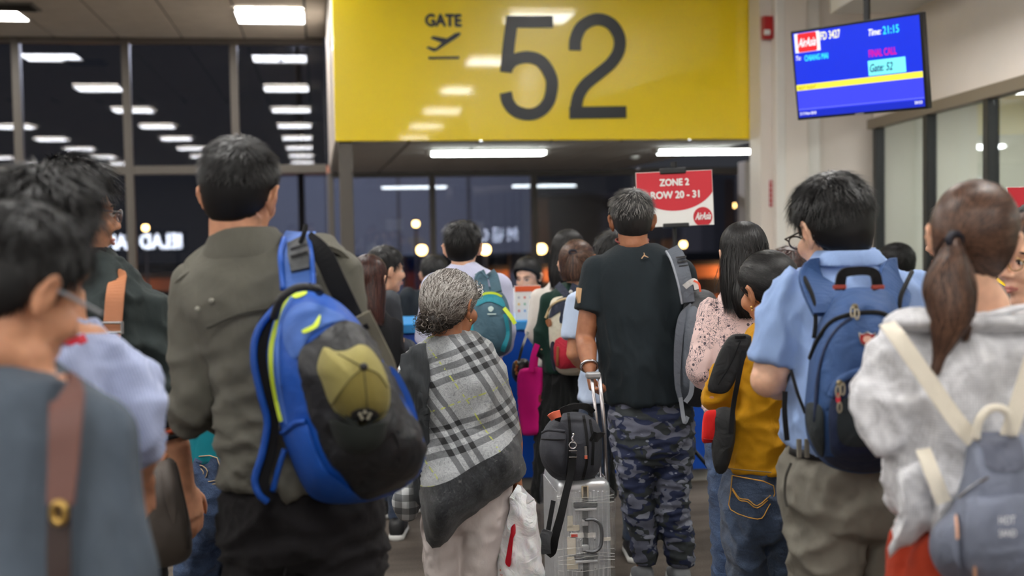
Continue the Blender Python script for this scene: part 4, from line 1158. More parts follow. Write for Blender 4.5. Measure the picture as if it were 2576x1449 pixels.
def pat_camo():
    t = NT('camouflage'); v = t.mapping(scale=(1, 1, 1.7))
    n1, n2, n3 = t.noise(11, 1.5, v, dist=.4), t.noise(13, 1.5, t.mapping(loc=(3, 1, 5), scale=(1, 1, 1.8)), dist=.5), t.noise(12, 1.5, t.mapping(loc=(9, 4, 2), scale=(1, 1, 2)), dist=.5)
    c = t.mix(t.math('GREATER_THAN', n1, .51), lin((52, 57, 60)), lin((34, 43, 74)))
    c = t.mix(t.math('GREATER_THAN', n2, .54), c, lin((104, 107, 124))); c = t.mix(t.math('GREATER_THAN', n3, .62), c, lin((134, 138, 152)))
    t.base(c); t.set(Roughness=.85); t.bump(t.math('ADD', t.noise(700, 1), t.math('MULTIPLY', t.noise(30, 3), 2)), .35, .006); return t.m
def pat_floral():
    t = NT('floral_blouse'); 
    n1 = t.noise(34, 1.5, dist=2.2); l1 = t.math('LESS_THAN', t.math('ABSOLUTE', t.math('SUBTRACT', n1, .5)), .016)
    n2 = t.noise(22, 1, t.mapping(loc=(5, 2, 1)), dist=3.0); l2 = t.math('LESS_THAN', t.math('ABSOLUTE', t.math('SUBTRACT', n2, .47)), .012)
    vo = t.add('ShaderNodeTexVoronoi'); t.link(t.obj(), vo.inputs['Vector']); vo.inputs['Scale'].default_value = 42
    bl = t.math('LESS_THAN', vo.outputs['Distance'], .24)
    gate = t.math('GREATER_THAN', t.noise(16, 1, t.mapping(loc=(1, 8, 3))), .44)
    m = t.math('MAXIMUM', t.math('MULTIPLY', t.math('MAXIMUM', l1, l2), gate), t.math('MULTIPLY', bl, t.math('GREATER_THAN', t.noise(12, 1), .47)))
    t.base(t.mix(t.math('MULTIPLY', m, .88), lin((232, 202, 198)), lin((40, 38, 58)))); t.set(Roughness=.8, Sheen_Weight=.1)
    t.bump(t.noise(20, 3), .25, .01); return t.m
def pat_denim(name, c0, c1):
    t = NT(name); n = t.noise(5, 5); f = t.noise(500, 2, t.mapping(scale=(1, 1, .3)))
    fold_ = t.noise(16, 3, t.mapping(rot=(0, .5, 0), scale=(1, 1, 2.4)), dist=.8)
    k = t.math('ADD', t.math('MULTIPLY', n, .5), t.math('ADD', t.math('MULTIPLY', f, .2), t.math('MULTIPLY', fold_, .3)))
    t.base(t.ramp(k, [(.36, lin(c0)), (.64, lin(c1))])); t.set(Roughness=.85, Sheen_Weight=.1)
    t.bump(t.math('ADD', f, t.math('MULTIPLY', fold_, 2.5)), .4, .008); return t.m
def pat_linen():
    t = NT('white_linen'); sp = t.add('ShaderNodeSeparateXYZ'); t.link(t.obj(), sp.inputs[0])
    g1 = t.math('SINE', t.math('MULTIPLY', t.math('ADD', sp.outputs[0], t.math('MULTIPLY', t.noise(3, 2), .03)), 1100)); g2 = t.math('SINE', t.math('MULTIPLY', sp.outputs[2], 1100))
    n = t.noise(26, 5, dist=1.0); k = t.math('ADD', t.math('MULTIPLY', n, .8), t.math('MULTIPLY', t.math('ADD', g1, g2), .05))
    t.base(t.ramp(k, [(.25, lin((186, 186, 190))), (.5, lin((222, 222, 226))), (.65, lin((238, 238, 240)))])); t.set(Roughness=.9, Sheen_Weight=.2)
    t.bump(t.math('ADD', t.math('MULTIPLY', t.math('ADD', g1, g2), .06), t.math('MULTIPLY', n, .5)), .4, .006); return t.m
def pat_stripe(name, c0, c1, period, axis=0):
    t = NT(name); sp = t.add('ShaderNodeSeparateXYZ'); t.link(t.mapping(rot=(0, .35, 0)), sp.inputs[0])
    s_ = t.math('GREATER_THAN', t.math('FRACT', t.math('DIVIDE', sp.outputs[axis], period)), .5)
    t.base(t.mix(s_, lin(c0), lin(c1))); t.set(Roughness=.8, Sheen_Weight=.15); t.bump(t.noise(18, 3, dist=.8), .3, .012); return t.m
M_jeans = pat_denim('denim_blue', (30, 46, 78), (84, 108, 148)); M_jeansd = pat_denim('denim_dark', (24, 34, 52), (66, 82, 108))
M_shoe = M('shoe_black', (30, 30, 32), .5); M_sole = M('sole_white', (200, 200, 196), .6); M_soled = M('sole_dark', (40, 38, 38), .7)
M_blackcloth = cloth('black_cloth', (26, 26, 28)); M_strap = cloth('black_webbing', (24, 24, 26), .1, 500)
M_metal = M('buckle_steel', (205, 205, 208), .25, metal=1); M_brass = M('brass', (200, 165, 96), .3, metal=1)

# ------------------------------------------------------------------ man in the olive jacket
F = Fig(690, 362, 3.0)
head_frame(F, 606, 500, 0, 1.07, 14, 2, 3)
J = dict(neck=F.L(625, 645), l=[F.L(492, 722), F.L(480, 1030), F.L(560, 1045, .24)], r=[F.L(848, 690), F.L(884, 985), F.L(830, 1030, .26)])
hx = (768-690)*F.mpp
body(F, 'man in an olive jacket and black trousers with a blue backpack', 'person', SK_M, J, hips=hx, voxel=.0065, neckr=.062)
M_olive = cloth('olive_cotton', (102, 100, 91), .10)
collar = F.rloft([(570, 542, 690, .092), (588, 532, 704, .098), (612, 520, 730, .104), (655, 500, 775, .108)])
tor = F.rloft([(618, 520, 775, .085), (655, 484, 850, .115), (700, 456, 892, .135), (760, 446, 908, .145), (850, 500, 908, .15), (950, 545, 905, .15), (1050, 560, 915, .15), (1150, 566, 935, .152), (1205, 574, 945, .15)])
jk = garment(F, 'jacket', [tor, sleeve(J, 'l', [(0, .066), (.5, .062), (1, .062), (2, .05)], 1.95), sleeve(J, 'r', [(0, .066), (1, .064), (2, .05)], 1.95)], M_olive, .010,
        [(.030, (3.2, 3.2, 12), 2, True, .45, (1.12, 1.34)), (.020, (5, 5, 20), 5, True, -.5, (1.10, 1.30)), (.006, (12, 12, 34), 9, True, .5, (1.1, 1.4))])
obj('collar', remesh('collar', collar, .008, 3), M_olive, jk)
hem = F.rows([(1172, 556, 940, .155), (1215, 572, 948, .152)], k=1)
obj('hem_band', remesh('hem_band', loft(F.rows([(1168, 556, 940, .156), (1190, 562, 945, .157), (1212, 570, 949, .155)]), 40, 2.3), .009, 2, [(.004, (14, 14, 5), 3, True)]), M_olive, jk)
for pts, in (([(452, 716, -.02), (470, 678, -.05), (505, 648, -.04), (540, 622, .0)],), ([(868, 640, -.02), (835, 612, -.05), (795, 604, -.05), (760, 606, -.02)],)):
    ep = obj('epaulette', mesh('epaulette', *ribbon(catmull([F.L(*p) for p in pts], 5), UP*.8-FWDH*.5, .05, .012), smooth=False), M_olive, jk)
obj('yoke_seam', mesh('yoke_seam', *tube(catmull([F.L(520, 826, -.152), F.L(600, 792, -.158), F.L(700, 772, -.158), F.L(800, 758, -.152), F.L(880, 748, -.13)], 6), .0035, 6), smooth=True), cloth('olive_dark', (66, 65, 58)), jk)
for b in ((497, 778), (532, 757), (790, 690)):
    obj('snap', mesh('snap', *ellipsoid(F.L(b[0], b[1], -.145), (.007, .007, .007)), smooth=True), M('snap_olive', (140, 138, 126), .4), jk)
tr = trousers(F, cloth('black_trousers', (27, 25, 27), .12), [(1160, 600, 930, .12), (1200, 582, 948, .138), (1250, 566, 968, .152), (1330, 560, 972, .152), (1390, 575, 958, .13), (1425, 680, 850, .06)],
         [[(1380, 566, 770, .12), (1449, 568, 766, .115), (1600, 590, 755, .1), (1800, 610, 745, .085), (2090, 625, 735, .075)], [(1380, 768, 968, .12), (1449, 776, 964, .115), (1600, 785, 940, .1), (1800, 795, 925, .085), (2090, 805, 915, .075)]],
         .011, [(.022, (6, 6, 14), 4, True, .3), (.009, (14, 14, 26), 8, True)])
obj('back_seam', mesh('back_seam', *tube(catmull([F.L(722, 1240, -.152), F.L(728, 1320, -.15), F.L(722, 1400, -.13), F.L(716, 1449, -.12)], 5), .003, 6)), M('seam_black', (22, 22, 24), .8), tr)
shoes(F, M_shoe, M_soled, hips=hx)
hr = Hair(F, H_BLK, 'fade', (.022, .004), 11, 5600, (.030, .007), .40, (.25, -.35, .9), .22, jit=.3)
hr.done()
F_olive = F

# ------------------------------------------------------------------ older woman in the plaid shawl
F = Fig(1170, 690, 4.0)
head_frame(F, 1136, 780, 0, .96, 38, 6, -4)
J = dict(l=[F.L(1060, 920), F.L(1030, 1110), F.L(1060, 1230, .12)], r=[F.L(1240, 925), F.L(1288, 1080, .02), F.L(1297, 1182, .0)])
J['palm_r'] = -RIGHTH; J['thumb_r'] = FWDH-RIGHTH*.5; J['curl_r'] = 1.1; J['grip_r'] = True; J['hdir_r'] = -UP+RIGHTH*.18
hx = (1165-1170)*F.mpp
J['leg'] = {-1: (F.L(1118, 1290), F.L(1112, 1470), F.L(1112, 1690)), 1: (F.L(1212, 1290), F.L(1215, 1470), F.L(1215, 1690))}
for s_ in (-1, 1): J['leg'][s_][2].z = .085
body(F, 'grey haired woman in a plaid shawl and off white trousers', 'person', SK_D, J, hips=hx, voxel=.0055, female=True)
tr = trousers(F, cloth('offwhite_trousers', (206, 196, 192), .06), [(1100, 1075, 1270, .12), (1180, 1065, 1285, .14), (1260, 1060, 1285, .145), (1310, 1080, 1260, .11), (1330, 1130, 1200, .06)],
         [[(1270, 1062, 1165, .125), (1360, 1062, 1160, .11), (1449, 1068, 1156, .095), (1560, 1078, 1150, .08), (1720, 1082, 1146, .07)], [(1270, 1160, 1284, .125), (1360, 1162, 1268, .11), (1449, 1164, 1256, .095), (1560, 1180, 1252, .08), (1720, 1184, 1248, .07)]],
         .010, [(.009, (8, 8, 10), 4, True, .6), (.004, (18, 18, 20), 8, True, -.4)])
shoes(F, M_shoe, M_soled, joints=J)
org = F.loc
pl = Pillow([(1092, 842), (1140, 828), (1188, 842), (1238, 868), (1272, 930), (1295, 1030), (1311, 1120), (1318, 1186), (1290, 1218), (1240, 1252), (1170, 1308), (1112, 1370), (1086, 1376), (1070, 1330), (1060, 1250), (1044, 1150), (1026, 1050), (1006, 960), (1016, 900), (1052, 864)], 4.0, .19, .17, 2.6, .016, .018, 3, dz=lambda x, y: -.16*min(1, max(0, (y-1080)/200)))
V, Fc = pl.vf(org, 120, 26)
M_plaid = pat_plaid()
sh = obj('shawl', mesh('shawl', V, Fc, True), M_plaid, F.o)
folds(sh.data, [(.010, (9, 9, 7), 2, True, .5), (.005, (20, 20, 14), 6, True, .4)])
obj('shawl_neck', remesh('shawl_neck', join(loft(F.rows([(836, 1092, 1196, .075), (850, 1074, 1218, .09), (878, 1052, 1240, .11)]), 28, 2.2)), .010, 3, [(.006, (20, 20, 12), 3, True)]), M_plaid, sh)
M_dkshawl = cloth('dark_shawl', (52, 55, 58), .25, 600)
drape = Pillow([(1040, 872), (1062, 868), (1072, 905), (1068, 1000), (1078, 1120), (1082, 1220), (1078, 1282), (1062, 1290), (1050, 1220), (1040, 1120), (1020, 1030), (1002, 962), (1004, 925), (1020, 890)], 3.86, .055, .05, 2.2, .012, .05, 5)
V, Fc = drape.vf(org, 110, 24); dr = obj('shawl_drape', mesh('shawl_drape', V, Fc, True), M_dkshawl, sh); folds(dr.data, [(.022, (34, 12, 3), 3, True, .1), (.010, (60, 20, 8), 5, True)])
tail = Pillow([(1020, 1196), (1052, 1190), (1056, 1250), (1050, 1296), (1030, 1312), (1002, 1304), (986, 1268), (992, 1240)], 3.95, .05, .05, 2.2, .01, .05, 7)
V, Fc = tail.vf(org, 48, 10); obj('shawl_end', mesh('shawl_end', V, Fc, True), pat_small_plaid(), sh)
tail2 = Pillow([(1002, 925), (1022, 910), (1030, 960), (1026, 1010), (1010, 1000), (998, 960)], 3.97, .05, .05)
V, Fc = tail2.vf(org, 36, 8); obj('shawl_edge', mesh('shawl_edge', V, Fc, True), bpy.data.materials['small_plaid'], sh)
bunp = F.L(1100, 800, -.09); 
cc = np.array((F.Rm.transposed() @ (bunp-F.C))/F.hs)
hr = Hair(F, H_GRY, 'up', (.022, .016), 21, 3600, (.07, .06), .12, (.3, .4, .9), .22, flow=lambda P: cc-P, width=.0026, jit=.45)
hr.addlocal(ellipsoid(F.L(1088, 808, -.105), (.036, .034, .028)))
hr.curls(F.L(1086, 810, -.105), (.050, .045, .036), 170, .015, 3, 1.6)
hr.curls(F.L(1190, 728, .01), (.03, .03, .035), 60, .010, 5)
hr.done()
obj('hair_tie', mesh('hair_tie', *tube([F.L(1106+10*math.cos(a), 790+9*math.sin(a), -.10) for a in [i*.6 for i in range(10)]], .005, 8)), M('tie_blue', (50, 56, 110), .6), F.o)
obj('earring', mesh('earring', *ellipsoid(F.hp(.087, -.002, -.04), (.005,)*3), smooth=True), M_brass, F.o)

# ------------------------------------------------------------------ man in the black T-shirt and camouflage trousers
F = Fig(1625, 478, 5.2)
head_frame(F, 1590, 560, 0, 1.04, 0, 3, 0)
J = dict(l=[F.L(1503, 682), F.L(1472, 850, -.03), F.L(1484, 930, -.16)], r=[F.L(1712, 690), F.L(1740, 850), F.L(1700, 870, .25)])
J['hdir_l'] = Vector((0, 0, -1))-FWDH*.25+RIGHTH*.1; J['palm_l'] = RIGHTH*1.0-FWDH*.2; J['thumb_l'] = FWDH; J['curl_l'] = 1.15; J['grip_l'] = True
J['leg'] = {-1: (F.L(1595, 1120), F.L(1608, 1275), F.L(1620, 1450)), 1: (F.L(1690, 1120), F.L(1695, 1275), F.L(1712, 1452))}
for s_ in (-1, 1): J['leg'][s_][2].z = .085
body(F, 'grey haired man in a black T-shirt and camouflage trousers', 'person', SK_D, J, voxel=.0065, neckr=.062, armk=1.12)
M_tee = cloth('black_tee', (30, 38, 43), .08, 1200)
ts_ = garment(F, 'tshirt', [F.rloft([(612, 1556, 1652, .075), (628, 1530, 1682, .10), (652, 1502, 1712, .12), (690, 1488, 1732, .135), (760, 1490, 1738, .15), (850, 1505, 1736, .15), (950, 1514, 1738, .155), (1008, 1520, 1744, .162)]),
     sleeve(J, 'l', [(0, .072), (.6, .075), (1, .07)], .62), sleeve(J, 'r', [(0, .07), (1, .065)], .62)], M_tee, .0095, [(.018, (10, 10, 3), 2, True, .35, (1.05, 1.35)), (.008, (22, 22, 7), 5, True, .3, (1.0, 1.3))])
pts = [(0, 1.1), (.05, .75), (.12, .45), (.55, .05), (1, -.25), (.95, -.4), (.5, -.2), (.05, .1), (-.25, -.1), (-.6, -.75), (-.85, -.7), (-.6, -.2), (-.3, .25), (-.12, .5), (-.1, .8), (-.2, 1.2), (-.1, 1.25)]
o1 = F.L(1621, 645, -.128)
def tf(p): return o1+RIGHTH*p[0]*.017+UP*p[1]*.013, -FWDH
obj('back_emblem', mesh('back_emblem', *slab(pts, tf, .006)), M('print_gold', (206, 168, 128), .5), ts_)
obj('sleeve_print', mesh('sleeve_print', *ribbon([F.L(1459, 725, -.055), F.L(1457, 745, -.06), F.L(1462, 760, -.058)], -RIGHTH*.8-FWDH*.5, .012, .03)), MATS['print_gold'], ts_)
cam_rows = [(975, 1545, 1720, .11), (1000, 1535, 1732, .128), (1030, 1532, 1741, .146), (1070, 1533, 1745, .155), (1120, 1540, 1746, .15), (1160, 1556, 1736, .11), (1180, 1610, 1680, .06)]
tr = trousers(F, pat_camo(), cam_rows, [[(1130, 1545, 1642, .13), (1200, 1553, 1642, .115), (1280, 1566, 1648, .1), (1350, 1582, 1655, .085), (1395, 1592, 1652, .08), (1412, 1600, 1648, .07)], [(1130, 1644, 1744, .13), (1200, 1648, 1738, .115), (1280, 1655, 1732, .1), (1350, 1664, 1744, .09), (1400, 1676, 1745, .08), (1418, 1684, 1742, .07)]],
         .009, [(.012, (7, 7, 24), 4, True), (.005, (14, 14, 40), 8, True)])
for s_, c in ((-1, (1600, 1650)), (1, (1685, 1742))):
    obj('cuff', mesh('cuff', *loft(F.rows([(1400+4*s_, c[0]-4, c[1]+2, .075), (1416+4*s_, c[0]-2, c[1], .072)], k=1), 20), smooth=True), bpy.data.materials['camouflage'], tr)
shoes(F, M('sneaker_grey', (120, 122, 126), .6, .1, 40), M_sole, joints=J)
hr = Hair(F, H_PEP, 'short', (.020, .006), 31, 3600, (.04, .014), .30, (.1, -.35, .9), .15, jit=.2)
hr.done()
neck = [F.L(1590+41*math.cos(a), 610+9*math.sin(a)-6*abs(math.cos(a)), -.062*math.sin(a)+.0) for a in [2*math.pi*i/24 for i in range(24)]]
obj('necklace', mesh('necklace', *tube(neck, .0045, 8, closed=True, caps=False), smooth=True), M('cord_red', (120, 40, 36), .6), F.o)
wr = F.J['l'][2]; wdv = (F.J['l'][2]-F.J['l'][1]).normalized(); ua = wdv.orthogonal().normalized(); va = wdv.cross(ua)
obj('bracelet', mesh('bracelet', *tube([wr-wdv*.02+ua*.036*math.cos(a)+va*.036*math.sin(a) for a in [2*math.pi*i/20 for i in range(20)]], .006, 8, closed=True, caps=False), smooth=True), M_metal, F.o)
F_camo = F
# ------------------------------------------------------------------ man in the light blue shirt (navy backpack)
F = Fig(2135, 457, 3.3)
head_frame(F, 2094, 588, 0, 1.10, -26, 14, -2)
J = dict(neck=F.L(2128, 700), l=[F.L(1996, 752), F.L(1932, 955, -.02), F.L(2010, 975, .25)], r=[F.L(2285, 752), F.L(2345, 955), F.L(2270, 985, .24)])
J['leg'] = {-1: (F.L(2070, 1230), F.L(2080, 1600), F.L(2085, 1960)), 1: (F.L(2235, 1230), F.L(2240, 1600), F.L(2245, 1960))}
for s_ in (-1, 1): J['leg'][s_][2].z = .085
body(F, 'man in a light blue shirt and grey trousers with a navy backpack', 'person', SK_L, J, voxel=.0065, neckr=.060, armk=1.3)
M_bshirt = cloth('light_blue_shirt', (150, 176, 222), .07, 1300)
st_ = garment(F, 'shirt', [F.rloft([(636, 2058, 2202, .092), (655, 2046, 2214, .10), (680, 2020, 2240, .11), (705, 1990, 2290, .125), (745, 1972, 2312, .14), (820, 1980, 2320, .15), (920, 1985, 2315, .155), (1020, 1982, 2300, .155), (1090, 1976, 2290, .155), (1118, 1984, 2280, .148)]),
     sleeve(J, 'l', [(0, .078), (.5, .078), (.9, .064)], .82), sleeve(J, 'r', [(0, .078), (.9, .064)], .82)], M_bshirt, .0095, [(.018, (8, 8, 4), 3, True, .5), (.009, (17, 17, 8), 7, True, .4)])
col = F.rows([(628, 2050, 2206, .100, -.022), (642, 2044, 2214, .106, -.022), (668, 2030, 2230, .114, -.018)])
obj('collar', remesh('collar', loft(col, 36, 2.1), .008, 2), M_bshirt, st_)
M_ptrs = cloth('grey_olive_trousers', (122, 118, 108), .09)
tr = trousers(F, M_ptrs, [(1116, 1990, 2276, .138), (1140, 1982, 2282, .15), (1180, 1970, 2292, .158), (1250, 1974, 2292, .16), (1310, 1990, 2285, .14), (1345, 2090, 2230, .06)],
    [[(1270, 1976, 2160, .13), (1360, 1986, 2160, .125), (1449, 1998, 2158, .115), (1600, 2010, 2150, .1), (1920, 2030, 2135, .08)], [(1270, 2166, 2300, .13), (1360, 2168, 2310, .125), (1449, 2170, 2310, .115), (1600, 2180, 2300, .1), (1920, 2195, 2290, .08)]],
    .0105, [(.022, (6, 6, 7), 4, True, .6), (.008, (16, 16, 18), 9, True, -.4)])
obj('belt', mesh('belt', *loft(F.rows([(1112, 1984, 2282, .15), (1136, 1980, 2284, .153)], k=1), 40, 2.3), smooth=True), M('belt_black', (30, 32, 36), .5), tr)
for bx in (2010, 2030): obj('belt_loop', mesh('belt_loop', *rbox(F.L(bx, 1128, -.135), (.012, .01, .05), .002)), M_ptrs, tr)
obj('pocket_edge', mesh('pocket_edge', *tube(catmull([F.L(1990, 1165, -.10), F.L(1977, 1200, -.09), F.L(1974, 1245, -.09), F.L(1980, 1275, -.10)], 5), .004, 6)), M('seam_dark', (62, 60, 55), .8), tr)
shoes(F, M_shoe, M_soled, joints=J)
hr = Hair(F, H_BLK, 'short', (.032, .012), 41, 5600, (.040, .018), .30, (-.15, -.3, .95), .24, jit=.4); hr.done()
glasses(F, M('spectacle_black', (26, 26, 30), .3), .0022)
F_blue = F

# ------------------------------------------------------------------ woman in the mustard top
F = Fig(1925, 636, 3.9)
head_frame(F, 1932, 735, 0, 1.0, -34, 12, -5)
J = dict(neck=F.L(1940, 850), l=[F.L(1868, 905), F.L(1800, 1000, -.03), F.L(1850, 1000, .2)], r=[F.L(1990, 905), F.L(2010, 1060), F.L(1970, 1050, .22)])
J['leg'] = {-1: (F.L(1870, 1280), F.L(1880, 1500), F.L(1885, 1740)), 1: (F.L(1960, 1280), F.L(1960, 1500), F.L(1960, 1740))}
for s_ in (-1, 1): J['leg'][s_][2].z = .085
body(F, 'woman in a mustard yellow top and jeans, hair pinned up', 'person', SK_T, J, voxel=.008, female=True)
M_must = cloth('mustard_blouse', (196, 140, 14), .08, 900)
tp = garment(F, 'blouse', [F.rloft([(812, 1895, 1975, .065), (835, 1880, 1990, .085), (862, 1862, 2000, .10), (900, 1850, 2008, .118), (980, 1838, 2008, .128), (1060, 1832, 2000, .13), (1130, 1826, 1994, .136), (1174, 1832, 1992, .138)]),
      sleeve(J, 'l', [(0, .058), (.6, .062), (1, .052), (2, .045)], 1.9), sleeve(J, 'r', [(0, .058), (1, .052), (2, .045)], 1.9)], M_must, .0085, [(.016, (7, 7, 12), 4, True, .2), (.007, (15, 15, 24), 8, True, -.3)])
tr = trousers(F, M_jeansd, [(1130, 1850, 1975, .10), (1160, 1842, 1982, .118), (1180, 1832, 1990, .13), (1205, 1820, 1998, .14), (1270, 1812, 2002, .148), (1330, 1822, 1998, .13), (1362, 1880, 1960, .06)],
    [[(1290, 1815, 1920, .125), (1380, 1825, 1918, .11), (1449, 1838, 1918, .095), (1560, 1850, 1912, .08), (1710, 1858, 1908, .07)], [(1290, 1918, 2000, .125), (1380, 1922, 1998, .11), (1449, 1926, 1995, .095), (1560, 1932, 1990, .08), (1710, 1936, 1986, .07)]],
    .009, [(.014, (8, 8, 9), 4, True, .5), (.006, (18, 18, 20), 9, True, -.4)])
M_stitch = M('gold_stitch', (190, 140, 50), .6)
pk = [(1842, 1196), (1946, 1222), (1928, 1285), (1905, 1306), (1838, 1282), (1838, 1240)]
def jp(x, y, off=.148): return F.L(x, y, -off*math.sqrt(max(.05, 1-((x-1907)/105)**2)))
pko = obj('pocket', mesh('pocket', [jp(x, y, .150) for x, y in pk]+[jp(1890, 1250, .154)], [(i, (i+1) % 6, 6) for i in range(6)], True), M_jeansd, tr)
for path in (pk+pk[:1], [(1842, 1232), (1860, 1258), (1880, 1262), (1905, 1278), (1940, 1250)], [(1842, 1228), (1860, 1253), (1882, 1257), (1905, 1272), (1938, 1246)]):
    obj('stitching', mesh('stitching', *tube(catmull([Vector((x, y, 0)) for x, y in path], 3) and [jp(p.x, p.y, .155) for p in catmull([Vector((x, y, 0)) for x, y in path], 3)], .0016, 6)), M_stitch if path is not pk else M_stitch, pko)
obj('waist_stitch', mesh('waist_stitch', *tube([jp(x, 1178+.09*(x-1825), .146) for x in range(1826, 1992, 12)], .0018, 6)), M('thread_tan', (128, 108, 78), .7), tr)
shoes(F, M_shoe, M_soled, joints=J)
cc = np.array((F.Rm.transposed() @ (F.L(1985, 735, -.05)-F.C))/F.hs)
hr = Hair(F, H_BLK, 'up', (.014, .012), 51, 3200, (.09, .07), .06, flow=lambda P: cc-P, clump=.10, jit=.15); hr.curls(F.L(1992, 730, -.03), (.03, .03, .035), 90, .012, 2); hr.done()
sc = []
for i in range(14):
    a = 2*math.pi*i/14; sc.append(ellipsoid(F.L(1982+20*math.cos(a), 728+30*math.sin(a), -.05+.012*(i % 2)), (.015, .015, .016), nu=8, nv=6))
obj('scrunchie', remesh('scrunchie', join(*sc), .005, 2), cloth('navy_velvet', (26, 32, 66)), F.o)
obj('earring', mesh('earring', *join(ellipsoid(F.hp(-.088, .0, -.038), (.005,)*3), ellipsoid(F.hp(-.088, .0, -.048), (.0035,)*3)), smooth=True), M_brass, F.o)
F_must = F

# ------------------------------------------------------------------ woman in the floral blouse
F = Fig(1865, 558, 4.7)
head_frame(F, 1868, 645, 0, 1.0, -6, 0, 0)
J = dict(l=[F.L(1795, 790), F.L(1765, 930, -.02), F.L(1790, 960, .2)], r=[F.L(1945, 790), F.L(1980, 930), F.L(1950, 960, .22)])
J['leg'] = {-1: (F.L(1818, 1130), F.L(1820, 1330), F.L(1821, 1540)), 1: (F.L(1908, 1130), F.L(1907, 1330), F.L(1905, 1540))}
for s_ in (-1, 1): J['leg'][s_][2].z = .085
body(F, 'woman with long dark hair in a pink floral blouse and jeans', 'person', SK_L, J, voxel=.010, female=True, hips=(1860-1865)*F.mpp)
tp = garment(F, 'blouse', [F.rloft([(722, 1838, 1905, .06), (740, 1815, 1930, .085), (765, 1790, 1955, .105), (800, 1778, 1968, .12), (880, 1772, 1970, .128), (960, 1775, 1965, .13), (1030, 1768, 1965, .135)]),
      sleeve(J, 'l', [(0, .062), (.6, .066), (1, .064), (1.6, .05), (2, .035)], 1.9), sleeve(J, 'r', [(0, .062), (1, .062), (2, .04)], 1.9)], pat_floral(), .009, [(.012, (9, 9, 6), 3, True, .2), (.005, (20, 20, 12), 7, True)])
tr = trousers(F, M_jeans, [(1010, 1778, 1950, .12), (1070, 1770, 1955, .138), (1130, 1772, 1955, .138), (1170, 1785, 1945, .12), (1190, 1840, 1890, .06)], [[(1130, 1774, 1862, .115), (1250, 1785, 1858, .095), (1449, 1792, 1850, .072), (1540, 1796, 1846, .065)], [(1130, 1866, 1952, .115), (1250, 1870, 1945, .095), (1449, 1876, 1936, .072), (1540, 1880, 1930, .065)]], .011, [(.008, (8, 8, 20), 4, True)])
shoes(F, M_shoe, M_soled, joints=J)
hr = Hair(F, H_BLK, 'long', (.018, .012), 61, 2600, (.10, .09), .05, (.0, .1, 1), .10, jit=.10)
hr.mass(F.rows([(600, 1822, 1926, .085, -.03), (640, 1815, 1934, .09, -.035), (690, 1812, 1936, .08, -.06), (740, 1815, 1932, .06, -.085), (775, 1822, 1920, .045, -.10)]), 1500, 2.2, .003, over=.1)
hr.mass(F.rows([(700, 1845, 1885, .03, -.12), (740, 1840, 1880, .03, -.14), (780, 1848, 1890, .025, -.145), (800, 1858, 1895, .012, -.145)]), 260, 2.0, .0025)
hr.free([[F.L(1830+4*i, 600+20*(i % 3), -.06), F.L(1806-3*(i % 4), 680+8*i, -.07), F.L(1812-4*(i % 3), 760+6*i, -.08)] for i in range(9)])
hr.done()

# ------------------------------------------------------------------ woman in the white linen top (grey backpack)
F = Fig(2460, 462, 2.6)
head_frame(F, 2446, 612, 0, .99, 14, 4, 6)
J = dict(neck=F.L(2472, 790), l=[F.L(2300, 850), F.L(2235, 1060, -.04), F.L(2330, 1060, .22)], r=[F.L(2640, 850), F.L(2690, 1060), F.L(2620, 1060, .22)])
body(F, 'woman with a brown ponytail in a white linen top and rust skirt', 'person', SK_L, J, voxel=.0075, female=True, neckr=.052)
M_linen = pat_linen()
tp = garment(F, 'linen_top', [F.rloft([(805, 2330, 2630, .085), (825, 2265, 2690, .11), (860, 2235, 2715, .13), (920, 2222, 2725, .145), (1010, 2225, 2720, .155), (1110, 2240, 2715, .16), (1210, 2252, 2710, .165), (1290, 2262, 2705, .165), (1330, 2300, 2700, .15)]),
      sleeve(J, 'l', [(0, .070), (.5, .078), (.85, .082), (1.1, .075), (1.5, .045), (2, .035)], 1.9), sleeve(J, 'r', [(0, .07), (.8, .08), (1.2, .07), (2, .04)], 1.9)], M_linen, .0095, [(.030, (6, 6, 4), 3, True, .4), (.012, (13, 13, 8), 7, True, .6)])
cl = Pillow([(2218, 818), (2235, 792), (2270, 775), (2330, 772), (2400, 790), (2470, 800), (2540, 775), (2600, 760), (2670, 790), (2690, 830), (2600, 838), (2480, 842), (2360, 838), (2270, 832)], 2.54, .10, .06, 2.2, .01, .02, 4)
V, Fc = cl.vf(F.loc, 96, 10); obj('collar', mesh('collar', V, Fc, True), M_linen, tp)
tl_ = Pillow([(2262, 1180), (2320, 1170), (2350, 1240), (2352, 1300), (2310, 1345), (2262, 1385), (2236, 1398), (2242, 1360), (2258, 1300), (2256, 1230)], 2.52, .05, .04, 2.2, .014, .03, 6)
V, Fc = tl_.vf(F.loc, 64, 10); sho = obj('shirt_tail', mesh('shirt_tail', V, Fc, True), M_linen, tp); folds(sho.data, [(.012, (20, 20, 8), 3, True, .5)])
sk_ = garment(F, 'skirt', [loft(F.rows([(1240, 2320, 2650, .11), (1300, 2300, 2670, .13), (1350, 2268, 2698, .158), (1449, 2252, 2710, .165), (1700, 2240, 2720, .17), (2000, 2230, 2735, .18)]), 36, 2.2)], cloth('rust_skirt', (176, 62, 38), .08), .012, [(.028, (22, 22, 1.2), 4, True), (.010, (40, 40, 3), 7, True)])
shoes(F, M_shoe, M_soled)
pb = F.L(2398, 606, -.10)
cc = np.array((F.Rm.transposed() @ (pb-F.C))/F.hs)
hr = Hair(F, H_BRN, 'long', (.016, .010), 71, 4200, (.11, .09), .06, flow=lambda P: cc-P, clump=.12, jit=.16)
